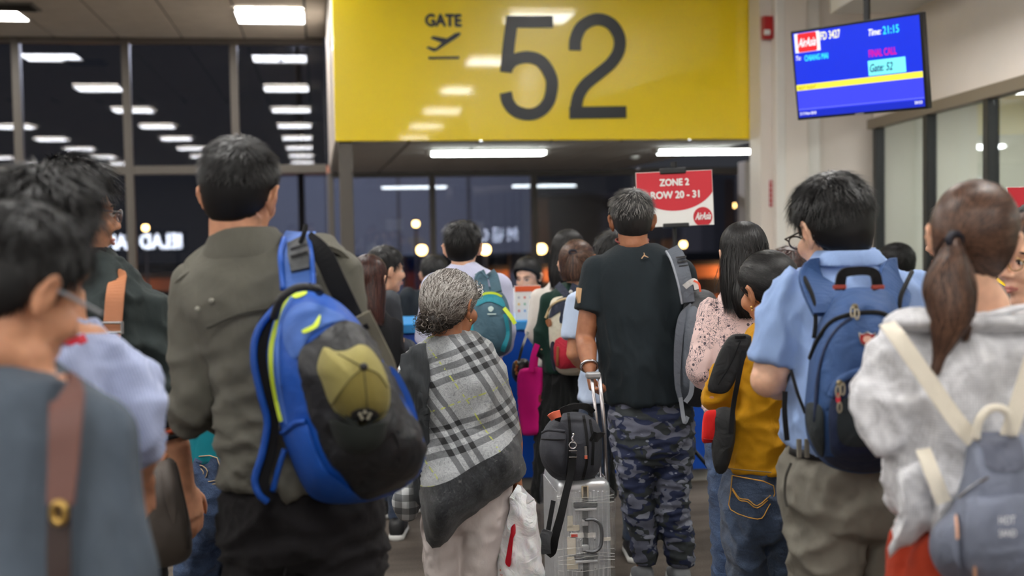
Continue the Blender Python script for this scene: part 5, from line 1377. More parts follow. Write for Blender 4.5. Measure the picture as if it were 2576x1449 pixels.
hr.mass(F.rows([(598, 2380, 2416, .02, -.10), (630, 2360, 2424, .034, -.12), (690, 2336, 2434, .042, -.135), (750, 2332, 2450, .042, -.145), (810, 2342, 2440, .036, -.15), (860, 2346, 2408, .02, -.15), (900, 2350, 2378, .006, -.15)], k=3), 1500, 2.0, .0035, over=.14, wave=.12)
hr.mass(F.rows([(640, 2400, 2430, .02, -.12), (720, 2420, 2456, .02, -.13), (800, 2418, 2450, .014, -.14), (850, 2420, 2438, .005, -.14)]), 220, 2.0, .003)
hr.mass(F.rows([(620, 2370, 2395, .02, -.12), (680, 2335, 2360, .02, -.135), (730, 2322, 2346, .016, -.14), (770, 2330, 2345, .006, -.14)]), 220, 2.0, .003)
hr.done()
obj('hair_tie', mesh('hair_tie', *tube([F.L(2402+16*math.cos(a), 604+16*math.sin(a), -.115+.02*math.cos(a)) for a in [i*2*math.pi/14 for i in range(14)]], .0075, 8, closed=True, caps=False), smooth=True), M('tie_black', (28, 28, 40), .7), F.o)
F_linen = F

# ------------------------------------------------------------------ man with glasses, dark jacket and tan strap
F = Fig(225, 415, 3.3)
head_frame(F, 192, 545, 0, 1.07, 54, 3, -2)
J = dict(neck=F.L(215, 690), l=[F.L(90, 770), F.L(70, 1000), F.L(110, 1030, .22)], r=[F.L(356, 780), F.L(428, 1075, -.02), F.L(466, 1225, .0)])
J['palm_r'] = -RIGHTH*.6+FWDH*.4; J['thumb_r'] = FWDH; J['curl_r'] = .35
body(F, 'man with glasses in a dark green jacket with a tan leather strap', 'person', SK_M, J, voxel=.007, neckr=.06)
M_dkg = cloth('dark_green_jacket', (46, 54, 54), .10)
jk = garment(F, 'jacket', [F.rloft([(640, 150, 275, .08), (665, 135, 300, .10), (700, 105, 345, .12), (740, 82, 380, .135), (820, 70, 395, .145), (950, 66, 395, .15), (1080, 66, 395, .15), (1200, 75, 395, .15)]),
      sleeve(J, 'r', [(0, .066), (.6, .062), (1, .052)], 1.0), sleeve(J, 'l', [(0, .066), (1, .06)], 1.0)], M_dkg, .010, [(.024, (8, 8, 6), 3, True, .3), (.012, (16, 16, 14), 7, True)])
obj('collar', remesh('collar', loft(F.rows([(622, 168, 262, .085), (640, 158, 276, .09), (668, 140, 290, .095)]), 30, 2.1), .008, 2), M_blackcloth, jk)
e0, e1 = J['r'][0], J['r'][1]; dv = (e1-e0).normalized()
for off, m_, w_ in ((.012, M('cuff_orange', (206, 84, 50), .7), .010), (-.008, M_blackcloth, .016), (.028, M_blackcloth, .012)):
    obj('cuff_band', mesh('cuff_band', *tube([e1+dv*(off-w_/2), e1+dv*(off+w_/2)], .0535, 20), smooth=True), m_, jk)
trousers_m(F, M_blackcloth); shoes(F, M_shoe, M_soled)
hr = Hair(F, H_BLK, 'short', (.034, .008), 81, 4200, (.055, .014), .5, (-.2, -.3, .95), .3, jit=.45); hr.done()
glasses(F, M('spectacle_silver', (150, 150, 155), .25, metal=.8)); face_parts(F)
F_strap = F

# ------------------------------------------------------------------ person in jeans behind, mostly hidden
F = Fig(575, 615, 3.9)
head_frame(F, 590, 700, 0, .98, 0, 0, 0)
J = default_joints(F, .16)
body(F, 'person in a teal top and blue jeans behind the olive jacket', 'person', SK_M, J, voxel=.011, female=True)
M_teal = cloth('teal_cotton', (22, 140, 156), .06)
tp = garment(F, 'top', [F.rloft([(790, 540, 640, .07), (830, 500, 670, .10), (900, 490, 680, .12), (1000, 485, 680, .12), (1100, 476, 680, .125), (1152, 474, 676, .128)]), sleeve(J, 'l', [(0, .055), (1, .05)], .7), sleeve(J, 'r', [(0, .055), (1, .05)], .7)], M_teal, .011, [(.008, (9, 9, 8), 3, True)])
tr = trousers(F, M_jeans, [(1130, 478, 670, .115), (1190, 470, 680, .135), (1260, 466, 685, .14), (1320, 466, 682, .125), (1350, 530, 620, .06)], [[(1290, 466, 572, .12), (1380, 456, 568, .11), (1449, 444, 562, .1), (1600, 460, 550, .085), (1740, 470, 545, .075)], [(1290, 576, 682, .12), (1449, 582, 680, .1), (1600, 590, 672, .085), (1740, 596, 665, .075)]], .010, [(.016, (7, 7, 9), 4, True, .5), (.007, (18, 18, 18), 8, True)])
def jp(x, y, off): return F.L(x, y, -off*math.sqrt(max(.05, 1-((x-575)/115)**2)))
pk = [(476, 1150), (546, 1152), (548, 1226), (512, 1254), (476, 1232)]
po = obj('pocket', mesh('pocket', [jp(x, y, .142) for x, y in pk]+[jp(512, 1190, .148)], [(i, (i+1) % 5, 5) for i in range(5)], True), M_jeans, tr)
for path in (pk+pk[:1], [(480, 1214), (500, 1206), (512, 1190), (502, 1178), (492, 1190), (500, 1208), (520, 1212), (546, 1208)], [(478, 1222), (505, 1216), (522, 1186), (502, 1170), (486, 1190), (500, 1214), (520, 1220), (546, 1216)]):
    obj('stitching', mesh('stitching', *tube([jp(p.x, p.y, .147) for p in catmull([Vector((x, y, 0)) for x, y in path], 3)], .0018, 6)), M('thread_sand', (196, 174, 140), .7), po)
shoes(F, M_shoe, M_soled)
hr = Hair(F, H_BRN, 'long', (.014, .012), 91, 900, (.09, .08), .05, (0, .1, 1)); hr.mass(F.rows([(680, 530, 650, .08, -.03), (760, 525, 655, .07, -.06), (830, 535, 645, .04, -.08)]), 300); hr.done()

# ------------------------------------------------------------------ person in the pale blue striped shirt, leaning in from the left
F = Fig(150, 462, 2.4)
head_frame(F, 104, 634, 0, 1.10, 20, 10, 0)
J = dict(neck=F.L(130, 800), l=[F.L(-60, 900), F.L(-80, 1150), F.L(0, 1150, .2)], r=[F.L(262, 915), F.L(366, 1085, -.03), F.L(352, 1190, .10)])
body(F, 'tousle haired man in a pale blue striped shirt', 'person', SK_M, J, voxel=.009, neckr=.06)
M_pale = pat_stripe('pale_blue_stripe', (152, 163, 200), (174, 184, 216), .006)
garment(F, 'shirt', [F.rloft([(820, 60, 200, .08), (845, 20, 245, .10), (870, -20, 290, .12), (910, -50, 325, .135), (980, -60, 330, .145), (1080, -60, 320, .15), (1250, -60, 310, .15), (1320, -60, 310, .15)]),
      sleeve(J, 'r', [(0, .068), (.5, .068), (1, .056), (1.6, .036), (2, .022)], 2.0), sleeve(J, 'l', [(0, .065), (1, .06), (2, .04)], 1.95)], M_pale, .010, [(.028, (7, 7, 6), 3, True, .6), (.012, (15, 15, 12), 7, True, .5)])
trousers_m(F, M_blackcloth); shoes(F, M_shoe, M_soled)
hr = Hair(F, H_BLK, 'short', (.036, .014), 95, 3600, (.06, .03), .6, (.1, -.2, .95), .35, jit=.7); hr.done()
obj('lanyard', mesh('lanyard', *pxribbon([(120, 850, 2.30), (155, 852, 2.28), (190, 858, 2.29), (215, 850, 2.31)], 22, 2.3, F.loc, .004)), M('lanyard_red', (206, 40, 60), .6), F.o)

# ------------------------------------------------------------------ man in the slate jacket, nearest on the left
F = Fig(40, 566, 1.9)
head_frame(F, 48, 748, 0, 1.03, 38, 24, 0)
J = dict(neck=F.L(30, 920), l=[F.L(-230, 1060), F.L(-260, 1500), F.L(-150, 1500, .22)], r=[F.L(240, 1110), F.L(290, 1520), F.L(180, 1520, .22)])
body(F, 'man bending his head in a slate grey jacket with a brown strap', 'person', SK_M, J, voxel=.008, neckr=.062)
M_slate = cloth('slate_jacket', (84, 94, 106), .08)
garment(F, 'jacket', [F.rloft([(895, -60, 90, .08), (925, -110, 135, .10), (965, -180, 190, .12), (1020, -230, 250, .135), (1100, -260, 300, .15), (1250, -280, 330, .16), (1449, -290, 355, .165), (1700, -290, 370, .165)]),
      sleeve(J, 'r', [(0, .07), (.6, .07), (1, .066), (2, .05)], 1.95), sleeve(J, 'l', [(0, .07), (1, .066), (2, .05)], 1.95)], M_slate, .011, [(.014, (7, 7, 5), 3, True, .2)])
trousers_m(F, M_blackcloth); shoes(F, M_shoe, M_soled)
hr = Hair(F, H_BLK, 'short', (.024, .006), 97, 4200, (.036, .012), .4, (.0, -.3, .95), .25, jit=.35); hr.done()
obj('glasses_arm', mesh('glasses_arm', *tube([F.hp(.088, -.01, .016), F.hp(.083, .03, .016), F.hp(.072, .10, .012)], .003, 8)), M('arm_grey', (150, 152, 158), .4), F.o)
F_slate = F
# ------------------------------------------------------------------ people further ahead, by the counter and the glazing
def far_person(label, px, top, d, hx, hy, yaw, rows, topmat, hairm, kind='short', th=(.024, .008), ln=(.04, .015), lift=.35, sk=SK_M, face=0, pitch=3, hs=1.0, female=False, slv=(.062, 1.9), bottom='t', bmat=None, seed=1, jn=None, fold=None, crown=(.1, -.35, .9), flow=None, shoe=None, voxel=.010, nh=1500, faceon=False, tilt=0):
    F = Fig(px, top, d, face)
    head_frame(F, hx, hy, 0, hs, yaw, pitch, tilt)
    J = default_joints(F, .165 if female else .185)
    if jn:
        for k_, v_ in jn.items(): J[k_] = [F.L(*q) for q in v_] if isinstance(v_, list) else v_
    body(F, label, 'person', sk, J, voxel=voxel, female=female)
    tor = F.rloft(rows) if rows else torso_m(F, .95 if female else 1.0)
    r0, t1 = slv
    garment(F, 'top', [tor, sleeve(J, 'l', [(0, r0), (1, r0*.92), (2, r0*.75)], t1), sleeve(J, 'r', [(0, r0), (1, r0*.92), (2, r0*.75)], t1)], topmat, .012, fold or [(.012, (8, 8, 6), seed, True, .3)])
    if bottom == 't': trousers_m(F, bmat or M_jeansd, w=.92 if female else 1.0)
    shoes(F, shoe or M_shoe, M_sole)
    hr = Hair(F, hairm, kind, th, seed*7, nh, ln, lift, crown, .2, flow=(flow(F) if flow else None), jit=.25)
    if faceon: face_parts(F)
    return F, hr
M_lav = pat_stripe('lavender_stripe', (186, 188, 216), (206, 208, 232), .008)
M_wknit = cloth('white_knit', (214, 208, 200), .05, 300); M_gknit = cloth('green_knit', (26, 54, 46), .08, 300)
M_greyj = cloth('grey_jacket', (70, 74, 80), .1); M_darkj = cloth('ink_jacket', (36, 42, 48), .1)

F, hr = far_person('woman with long reddish brown hair in a black T-shirt at the counter', 945, 640, 6.1, 930, 707, 20, [(782, 920, 972, .06), (800, 902, 985, .09), (830, 892, 1000, .11), (880, 896, 1002, .12), (960, 905, 1000, .12), (1010, 905, 1000, .125)], M_blackcloth, H_RED, 'long', (.016, .013), (.09, .08), .05, SK_L, hs=1.0, female=True, slv=(.062, 1.0), seed=2, crown=(0, .1, 1),
    jn=dict(r=[(985, 828, 0), (992, 925, -.02), (1000, 870, .16)]))
hr.mass(F.rows([(680, 893, 968, .085, -.02), (720, 890, 970, .085, -.03), (770, 898, 968, .06, -.07), (810, 915, 966, .035, -.09)]), 800, 2.2, .0035); hr.done()
F, hr = far_person('dark haired man in a grey jacket turned to the side at the counter', 950, 622, 6.6, 972, 684, 6, None, M_greyj, H_BLK, face=56, seed=3, faceon=True, sk=SK_L); hr.done()
F, hr = far_person('dark haired clerk in an ink blue jacket behind the counter', 1078, 643, 8.1, 1090, 694, 0, None, M_darkj, H_BLK, face=158, pitch=32, seed=4, sk=SK_L, faceon=True, hs=.98); hr.done()
obj('lanyard', mesh('lanyard', *pxribbon([(1110, 735, 7.96), (1122, 748, 7.95), (1116, 775, 7.95)], 9, 7.95, F.loc, .004)), M('lanyard_red', (206, 40, 60), .6), F.o)
F, hr = far_person('man in a lavender striped shirt with a teal backpack', 1172, 557, 6.0, 1165, 628, 8, [(656, 1138, 1196, .07), (675, 1118, 1222, .09), (700, 1096, 1250, .115), (740, 1084, 1262, .13), (830, 1084, 1262, .14), (950, 1088, 1258, .14), (1010, 1090, 1256, .14)], M_lav, H_BLK, 'short', (.022, .006), (.045, .012), .3, seed=5, sk=SK_L, hs=1.03, nh=2400, slv=(.066, 1.95), jn=dict(l=[(1092, 722, 0), (1072, 850, -.02), (1100, 880, .2)], r=[(1254, 722, 0), (1268, 860, 0), (1240, 880, .2)])); hr.done()
F_teal = F
F, hr = far_person('clerk with black hair in a white blouse behind the counter notice', 1330, 645, 8.0, 1328, 697, 0, None, cloth('white_blouse', (216, 214, 226), .04), H_BLK, 'long', (.016, .014), (.08, .07), .05, face=205, pitch=16, seed=6, sk=SK_L, female=True, faceon=True, crown=(0, .2, 1)); hr.mass(F.rows([(672, 1304, 1362, .06, .05), (710, 1310, 1364, .055, .07), (750, 1318, 1362, .04, .09)]), 300); hr.done()
F, hr = far_person('woman with long black hair in a white knit sweater', 1425, 575, 6.6, 1430, 640, 5, [(695, 1405, 1460, .06), (715, 1378, 1480, .09), (745, 1355, 1492, .115), (800, 1345, 1495, .125), (870, 1350, 1490, .13), (920, 1352, 1488, .13)], M_wknit, H_BLK, 'long', (.018, .014), (.09, .08), .05, SK_L, female=True, slv=(.06, 1.9), seed=7, crown=(0, .1, 1), shoe=M('sneaker_blue', (64, 78, 168), .6), jn=dict(l=[(1362, 752, 0), (1345, 840, -.02), (1365, 850, .2)]))
hr.mass(F.rows([(610, 1388, 1472, .09, -.02), (650, 1382, 1476, .09, -.03), (690, 1380, 1470, .06, -.07), (722, 1386, 1430, .03, -.09)]), 900, 2.2, .0035, wave=.1); hr.done()
F, hr = far_person('woman with half tied brown hair in a green sweater and black pleated skirt', 1450, 600, 6.1, 1452, 670, 4, [(708, 1425, 1482, .06), (725, 1400, 1500, .085), (748, 1382, 1515, .105), (800, 1372, 1520, .12), (870, 1368, 1520, .125), (935, 1366, 1520, .13)], M_gknit, H_BRN, 'long', (.016, .014), (.09, .08), .05, SK_L, female=True, slv=(.058, 1.9), seed=8, bottom=None, flow=lambda F: (lambda c: (lambda P: c-P))(np.array((F.Rm.transposed() @ (F.L(1440, 640, -.1)-F.C))/F.hs)), jn=dict(l=[(1384, 765, 0), (1362, 875, -.02), (1390, 890, .2)]))
hr.mass(F.rows([(636, 1432, 1450, .02, -.10), (660, 1424, 1462, .03, -.11), (690, 1418, 1468, .03, -.115), (706, 1425, 1462, .02, -.115)]), 350); hr.mass(F.rows([(650, 1412, 1496, .08, -.02), (685, 1410, 1496, .07, -.05), (705, 1416, 1488, .045, -.07)]), 500); hr.done()
obj('hair_tie', mesh('hair_tie', *tube([F.L(1441+9*math.cos(a), 634+5*math.sin(a), -.115) for a in [i*2*math.pi/12 for i in range(12)]], .006, 8, closed=True, caps=False)), M('tie_black', (28, 28, 40), .7), F.o)
garment(F, 'skirt', [loft(F.rows([(900, 1376, 1512, .12), (960, 1368, 1520, .135), (1050, 1356, 1530, .15), (1150, 1348, 1538, .16), (1250, 1342, 1544, .165)]), 48, 2.1)], cloth('black_pleats', (26, 27, 28), .05), .010, [(.03, (30, 30, .8), 4, True)])
F_cream = F
F, hr = far_person('man in a pale blue T-shirt and dark jeans ahead of the camouflage trousers', 1540, 585, 5.62, 1546, 655, 0, [(715, 1520, 1575, .07), (735, 1490, 1605, .1), (765, 1462, 1630, .125), (830, 1458, 1635, .135), (930, 1458, 1635, .14), (1005, 1455, 1635, .145)], cloth('pale_blue_tee', (190, 206, 232), .04), H_BLK, seed=9, sk=SK_T, slv=(.072, .72), jn=dict(l=[(1462, 765, 0), (1442, 890, -.03), (1478, 930, .15)])); hr.done()
F, hr = far_person('balding man with black hair in a dark jacket by the office glazing', 2262, 616, 7.4, 2252, 672, -62, None, M_darkj, H_BLK, seed=10, sk=SK_T, faceon=True, hs=1.05); hr.done()
glasses(F, M('spectacle_black', (26, 26, 30), .3))
F, hr = far_person('dark haired person standing between the floral blouse and the blue shirt', 1990, 630, 5.4, 1982, 700, 0, None, M_greyj, H_RED, seed=12, sk=SK_M, female=True); hr.done()
F, hr = far_person('grey haired person beyond the brown ponytail, facing sideways', 2440, 500, 3.7, 2424, 606, -78, None, M_greyj, H_BLD, seed=13, sk=SK_L, faceon=True); hr.done()
F, hr = far_person('woman with black hair in a yellow top beyond the ponytail', 2590, 520, 4.3, 2606, 610, -10, [(672, 2560, 2640, .07), (690, 2530, 2670, .1), (720, 2508, 2700, .12), (800, 2500, 2700, .13), (900, 2505, 2700, .13), (1000, 2505, 2700, .13)], cloth('yellow_top', (222, 184, 14), .06), H_BLK, seed=14, sk=SK_M, female=True); hr.done()
F, hr = far_person('woman with round glasses looking sideways, at the edge of the queue', 2650, 520, 3.1, 2606, 660, -112, None, cloth('grey_tee', (120, 122, 126), .06), H_BRN, 'long', (.012, .012), (.09, .08), .05, seed=15, sk=SK_L, female=True, faceon=True, voxel=.006, hs=1.02, nh=2600)
hr.mass(F.rows([(620, 2640, 2740, .09, .02), (700, 2650, 2745, .08, .03), (800, 2660, 2740, .05, .03)]), 500); hr.done()
glasses(F, M('spectacle_gold', (190, 160, 110), .25, metal=.9))
# ------------------------------------------------------------------ blue backpack on the olive jacket, with the cap strapped to it
def nylon(name, c, rough=.55, var=.1, sc=18, st=.6):
    if name in MATS: return MATS[name]
    t = NT(name); col = lin(c); f = t.noise(10, 4)
    t.base(t.ramp(f, [(.3, tuple(x*(1-var) for x in col)), (.7, tuple(min(1, x*(1+var)) for x in col))])); t.set(Roughness=rough)
    t.bump(t.math('ADD', t.math('MULTIPLY', t.noise(sc, 3, dist=1.2), 1.0), t.math('MULTIPLY', t.noise(700, 1), .06)), st, .014); MATS[name] = t.m; return t.m
M_royal = nylon('royal_blue', (10, 78, 172), st=.35); M_royal2 = nylon('royal_blue_mesh', (66, 104, 178), .7, st=.35); M_bknyl = nylon('black_nylon', (27, 28, 31), .45)
M_lime = M('lime_zip', (206, 226, 60), .5); M_grn = nylon('charcoal_nylon', (58, 60, 62), .6)
def bag(name, label, px, py, d, cat='backpack'):
    b = thing(name, label, cat, at(px, py, d)); return b, Vector(b.location)
B, o = bag('backpack', 'bright blue and black backpack hung on one shoulder, lime zip', 870, 1260, 2.72)
mp = Pillow([(745, 735), (800, 735), (860, 765), (915, 825), (960, 900), (1005, 985), (1045, 1060), (1070, 1120), (1062, 1180), (1020, 1225), (950, 1256), (860, 1268), (790, 1255), (750, 1200), (715, 1110), (690, 1010), (668, 920), (672, 850), (700, 775)], 2.80, .19, .03, 3.0, .009, .014, 2)
V, Fc = mp.vf(o, 180, 44); obj('main_body', mesh('main_body', V, Fc, True), M_royal, B)
fp_ = obj('front_pocket', mesh('front_pocket', *mp.patch([(790, 850), (845, 812), (890, 815), (930, 850), (975, 930), (1022, 1020), (1060, 1095), (1069, 1145), (1046, 1205), (960, 1246), (900, 1242), (850, 1190), (808, 1110), (775, 1010), (757, 930), (762, 880)], o, .006, puff=.03, nr=22), smooth=True), M_bknyl, B); folds(fp_.data, [(.010, (8, 8, 12), 4, True, .4), (.004, (20, 20, 26), 7, True, -.3)])
obj('top_panel', mesh('top_panel', *mp.patch([(720, 790), (760, 760), (815, 770), (870, 800), (830, 815), (780, 845), (750, 900), (725, 890), (710, 840)], o, .003, puff=.006), smooth=True), M_royal2, B)
obj('side_pocket', mesh('side_pocket', *mp.patch([(708, 1085), (745, 1060), (770, 1062), (800, 1140), (850, 1220), (910, 1255), (850, 1264), (790, 1250), (748, 1190)], o, .005, puff=.012), smooth=True), M_royal, B)
obj('pocket_binding', mesh('pocket_binding', *mp.line([(704, 1090), (720, 1084), (745, 1064), (768, 1060)], .006, o, .012), smooth=True), M_royal, B)
obj('zip', mesh('zip', *mp.strip([(745, 735), (712, 775), (692, 830), (682, 880), (684, 940), (694, 1000), (708, 1060)], 12, o, .012, .004)), M_lime, B)
obj('zip_cover', mesh('zip_cover', *mp.strip([(735, 748), (712, 790), (700, 850), (700, 930), (708, 1000), (722, 1070)], 9, o, .008, .004)), M_royal2, B)
obj('zip_puller', mesh('zip_puller', *mp.strip([(700, 800), (694, 815), (690, 836)], 7, o, .010, .006)), M_bknyl, B)
obj('lime_flash', mesh('lime_flash', *mp.patch([(760, 830), (790, 818), (804, 792), (806, 800), (798, 822), (766, 838)], o, .016)), M_lime, B)
obj('lime_flash', mesh('lime_flash', *mp.patch([(735, 742), (765, 732), (772, 738), (745, 750)], o, .008)), M_lime, B)
obj('crease_seam', mesh('crease_seam', *mp.line([(975, 1060), (1000, 1110), (1005, 1160)], .004, o, .03), smooth=True), M_bknyl, B)
obj('side_panel', mesh('side_panel', *mp.patch([(978, 925), (1000, 935), (1030, 990), (1050, 1050), (1052, 1085), (1030, 1040), (1000, 980)], o, .012), smooth=True), M_royal, B)
obj('top_handle', mesh('top_handle', *pxtube([(690, 800, 2.68), (705, 755, 2.66), (745, 725, 2.66), (790, 724, 2.67), (805, 735, 2.70)], .010, o), smooth=True), M_bknyl, B)
sp_ = obj('shoulder_strap', mesh('shoulder_strap', *pxribbon([(752, 735, 2.80), (750, 690, 2.82), (744, 640, 2.85), (745, 600, 2.93), (760, 590, 3.02)], 74, 2.85, o, .014)), M_royal2, B)
obj('strap_padding', mesh('strap_padding', *pxribbon([(756, 680, 2.81), (752, 640, 2.835), (748, 605, 2.90)], [46, 56, 52], 2.83, o, .014)), M_grn, sp_)
for y in (622, 640, 658, 676): obj('strap_rib', mesh('strap_rib', *pxribbon([(732, y+6, 2.822), (772, y-6, 2.822)], 7, 2.82, o, .008, 2)), M_bknyl, sp_)
for xo in (-38, 38): obj('piping', mesh('piping', *pxtube([(750+xo, 728, 2.79), (748+xo*1.02, 690, 2.81), (744+xo, 640, 2.835), (745+xo*.8, 600, 2.91)], .007, o), smooth=True), M_royal, sp_)
obj('webbing', mesh('webbing', *pxribbon([(772, 598, 2.90), (812, 640, 2.86), (850, 720, 2.85), (880, 775, 2.86), (912, 835, 2.84)], [40, 50, 52, 44, 40], 2.86, o, .006)), M_strap, B)
obj('strap_tip', mesh('strap_tip', *pxtube([(755, 612, 2.86), (764, 590, 2.86), (769, 566, 2.87)], [.006][0], o)), M_strap, B)
lo_ = obj('loose_strap', mesh('loose_strap', *pxribbon([(705, 770, 2.80), (668, 820, 2.77), (655, 900, 2.76), (668, 990, 2.76), (682, 1060, 2.77), (672, 1140, 2.77), (655, 1200, 2.77), (662, 1240, 2.77), (690, 1250, 2.78)], [36, 40, 44, 42, 36, 40, 46, 36, 20], 2.77, o, .012)), M_strap, B)
obj('strap_edge', mesh('strap_edge', *pxtube([(700, 765, 2.78), (650, 830, 2.75), (638, 900, 2.74), (655, 990, 2.74), (672, 1060, 2.75), (660, 1140, 2.75), (641, 1205, 2.75), (652, 1243, 2.75), (672, 1262, 2.76)], .0085, o), smooth=True), M_royal, lo_)
obj('strap_edge', mesh('strap_edge', *pxtube([(716, 1130, 2.75), (700, 1180, 2.75), (686, 1235, 2.76)], .007, o), smooth=True), M_royal, lo_)
obj('far_strap', mesh('far_strap', *pxribbon([(912, 790, 2.84), (950, 860, 2.86), (978, 910, 2.86), (990, 940, 2.86)], [40, 34, 26, 20], 2.85, o, .012)), cloth('olive_lining', (118, 112, 94)), B)

# cap
CP, o = bag('baseball_cap', 'olive baseball cap with black brim, strapped on the blue backpack', 910, 1140, 2.56, 'cap')
cp = Pillow([(815, 872), (838, 882), (870, 882), (905, 866), (935, 880), (965, 925), (982, 985), (975, 1035), (950, 1062), (900, 1072), (860, 1055), (828, 1015), (810, 965), (797, 925)], 2.60, .115, .02, 2.4, .006, .02, 3)
V, Fc = cp.vf(o, 80, 16); M_khaki = cloth('khaki_cap', (150, 140, 84), .08); cw = obj('crown', mesh('crown', V, Fc, True), M_khaki, CP)
br = Pillow([(832, 1010), (870, 1062), (920, 1072), (962, 1045), (978, 1030), (972, 1085), (955, 1122), (915, 1142), (870, 1136), (845, 1110), (828, 1060)], 2.575, .05, .02, 2.4)
V, Fc = br.vf(o, 64, 10); obj('brim', mesh('brim', V, Fc, True), cloth('cap_brim', (34, 38, 35), .06), CP)
obj('front_panel', mesh('front_panel', *cp.patch([(915, 925), (955, 945), (978, 985), (972, 1032), (945, 1062), (900, 1070), (862, 1052), (838, 1015), (862, 975), (890, 945)], o, .002), smooth=True), cloth('khaki_dark', (128, 116, 60), .05), CP)
for path in ([(915, 925), (880, 955), (845, 1005), (832, 1020)], [(915, 925), (920, 975), (925, 1030), (922, 1066)], [(915, 925), (950, 940), (975, 975)], [(915, 925), (880, 905), (850, 890)]):
    obj('seam', mesh('seam', *cp.line(path, .0018, o, .003)), M('khaki_seam', (92, 84, 44), .8), cw)
pbn = cp.P(915, 923, .004)-o; obj('button', mesh('button', *ellipsoid(pbn, (.009, .009, .009)), smooth=True), M_bknyl, cw)
bdg = obj('badge', mesh('badge', *cp.patch([(918+36*math.cos(a), 1045+18*math.sin(a)) for a in [i*math.pi/6 for i in range(12)]], o, .007, puff=.003), smooth=True), M('badge_black', (36, 36, 38), .5), CP)
for i in range(5):
    a = i*2*math.pi/5-1.57; q = cp.P(918+13*math.cos(a), 1045+8*math.sin(a), .016)-o; obj('badge_star_point', mesh('badge_star_point', *ellipsoid(q, (.004, .003, .004))), M('badge_grey', (150, 146, 130), .5), bdg)

# ------------------------------------------------------------------ navy backpack on the blue shirt
B, o = bag('backpack', 'navy backpack with a black carry handle and red crest badge', 2150, 1190, 3.05)
M_navy = nylon('navy_nylon', (46, 78, 128), .7, .12, 14, .7); M_navyd = nylon('navy_dark', (26, 40, 72), .7); M_meshp = nylon('mesh_pocket', (34, 42, 46), .8)
mp = Pillow([(2110, 735), (2180, 722), (2240, 735), (2272, 800), (2290, 900), (2298, 1020), (2290, 1110), (2262, 1172), (2180, 1192), (2110, 1182), (2068, 1160), (2034, 1110), (2024, 1040), (2030, 960), (2040, 880), (2065, 800)], 3.12, .21, .02, 3.4, .012, .012, 4)
V, Fc = mp.vf(o, 180, 40); obj('main_body', mesh('main_body', V, Fc, True), M_navy, B)
obj('front_flap', mesh('front_flap', *mp.patch([(2075, 830), (2120, 792), (2180, 782), (2240, 800), (2262, 850), (2270, 960), (2262, 1040), (2180, 1000), (2110, 1010), (2075, 1030), (2062, 940)], o, .005, puff=.014, nr=10), smooth=True), M_navy, B)
obj('lower_pocket', mesh('lower_pocket', *mp.patch([(2088, 1010), (2110, 965), (2150, 940), (2220, 930), (2270, 950), (2275, 1060), (2262, 1140), (2180, 1160), (2100, 1150), (2085, 1090)], o, .010, puff=.03, nr=10), smooth=True), M_navyd, B)
obj('pocket_lip', mesh('pocket_lip', *mp.line([(2090, 1000), (2108, 962), (2150, 938), (2220, 926), (2268, 944)], .010, o, .03), smooth=True), M_navy, B)
obj('mesh_panel', mesh('mesh_panel', *mp.patch([(2112, 1015), (2150, 1000), (2200, 1005), (2240, 1060), (2230, 1110), (2160, 1125), (2110, 1105)], o, .042), smooth=True), M_meshp, B)
obj('side_pocket', mesh('side_pocket', *mp.patch([(2030, 1015), (2068, 1025), (2074, 1090), (2070, 1150), (2045, 1120), (2028, 1070)], o, .006, puff=.012), smooth=True), M_meshp, B)
obj('bottom_panel', mesh('bottom_panel', *mp.patch([(2075, 1148), (2180, 1160), (2265, 1150), (2250, 1178), (2180, 1189), (2110, 1178)], o, .008), smooth=True), M_navyd, B)
obj('zip', mesh('zip', *mp.line([(2038, 900), (2060, 850), (2095, 808), (2150, 790), (2215, 788), (2262, 812)], .0065, o, .010), smooth=True), M_strap, B)
obj('flap_seam', mesh('flap_seam', *mp.line([(2050, 1060), (2056, 960), (2075, 880), (2105, 830), (2140, 800)], .005, o, .012), smooth=True), M_navyd, B)
hd = obj('carry_handle', mesh('carry_handle', *pxribbon([(2112, 728, 2.98), (2120, 690, 2.96), (2150, 682, 2.95), (2185, 682, 2.95), (2202, 692, 2.96), (2208, 726, 2.98)], [26, 24, 22, 22, 24, 26], 2.96, o, .010)), M_strap, B)
for x in (2112, 2208): obj('handle_tab', mesh('handle_tab', *rbox(at(x, 722, 2.955)-o, (.034, .008, .010), .002)), M('tab_red', (150, 56, 44), .6), hd)
for xs in (((2010, 690), (2045, 740), (2052, 800), (2048, 860)), ((2300, 690), (2265, 735), (2262, 790), (2266, 850))):
    sgn = 1 if xs[0][0] < 2100 else -1
    s1 = obj('shoulder_strap', mesh('shoulder_strap', *pxribbon([(2056 if sgn > 0 else 2250, 692, 3.27), (2056 if sgn > 0 else 2252, 702, 3.17), (2068 if sgn > 0 else 2246, 740, 3.10), (2080 if sgn > 0 else 2240, 790, 3.06)], [92, 100, 92, 66], 3.12, o, .018)), M_navy, B)
    obj('strap_binding', mesh('strap_binding', *pxtube([(xs[0][0]+6*sgn, 684, 3.18), (xs[1][0]-14*sgn, 715, 3.11), (xs[1][0], 750, 3.08), (xs[2][0], 800, 3.06), (xs[3][0], 850, 3.05)], .006, o), smooth=True), M_strap, s1)
obj('lower_strap', mesh('lower_strap', *pxribbon([(1990, 930, 3.14), (2005, 985, 3.10), (2026, 1040, 3.08)], 8, 3.1, o, .004)), M_strap, B)
obj('lower_strap', mesh('lower_strap', *pxribbon([(1975, 985, 3.16), (1974, 1040, 3.15), (1980, 1108, 3.15)], 13, 3.1, o, .004)), M_strap, B)
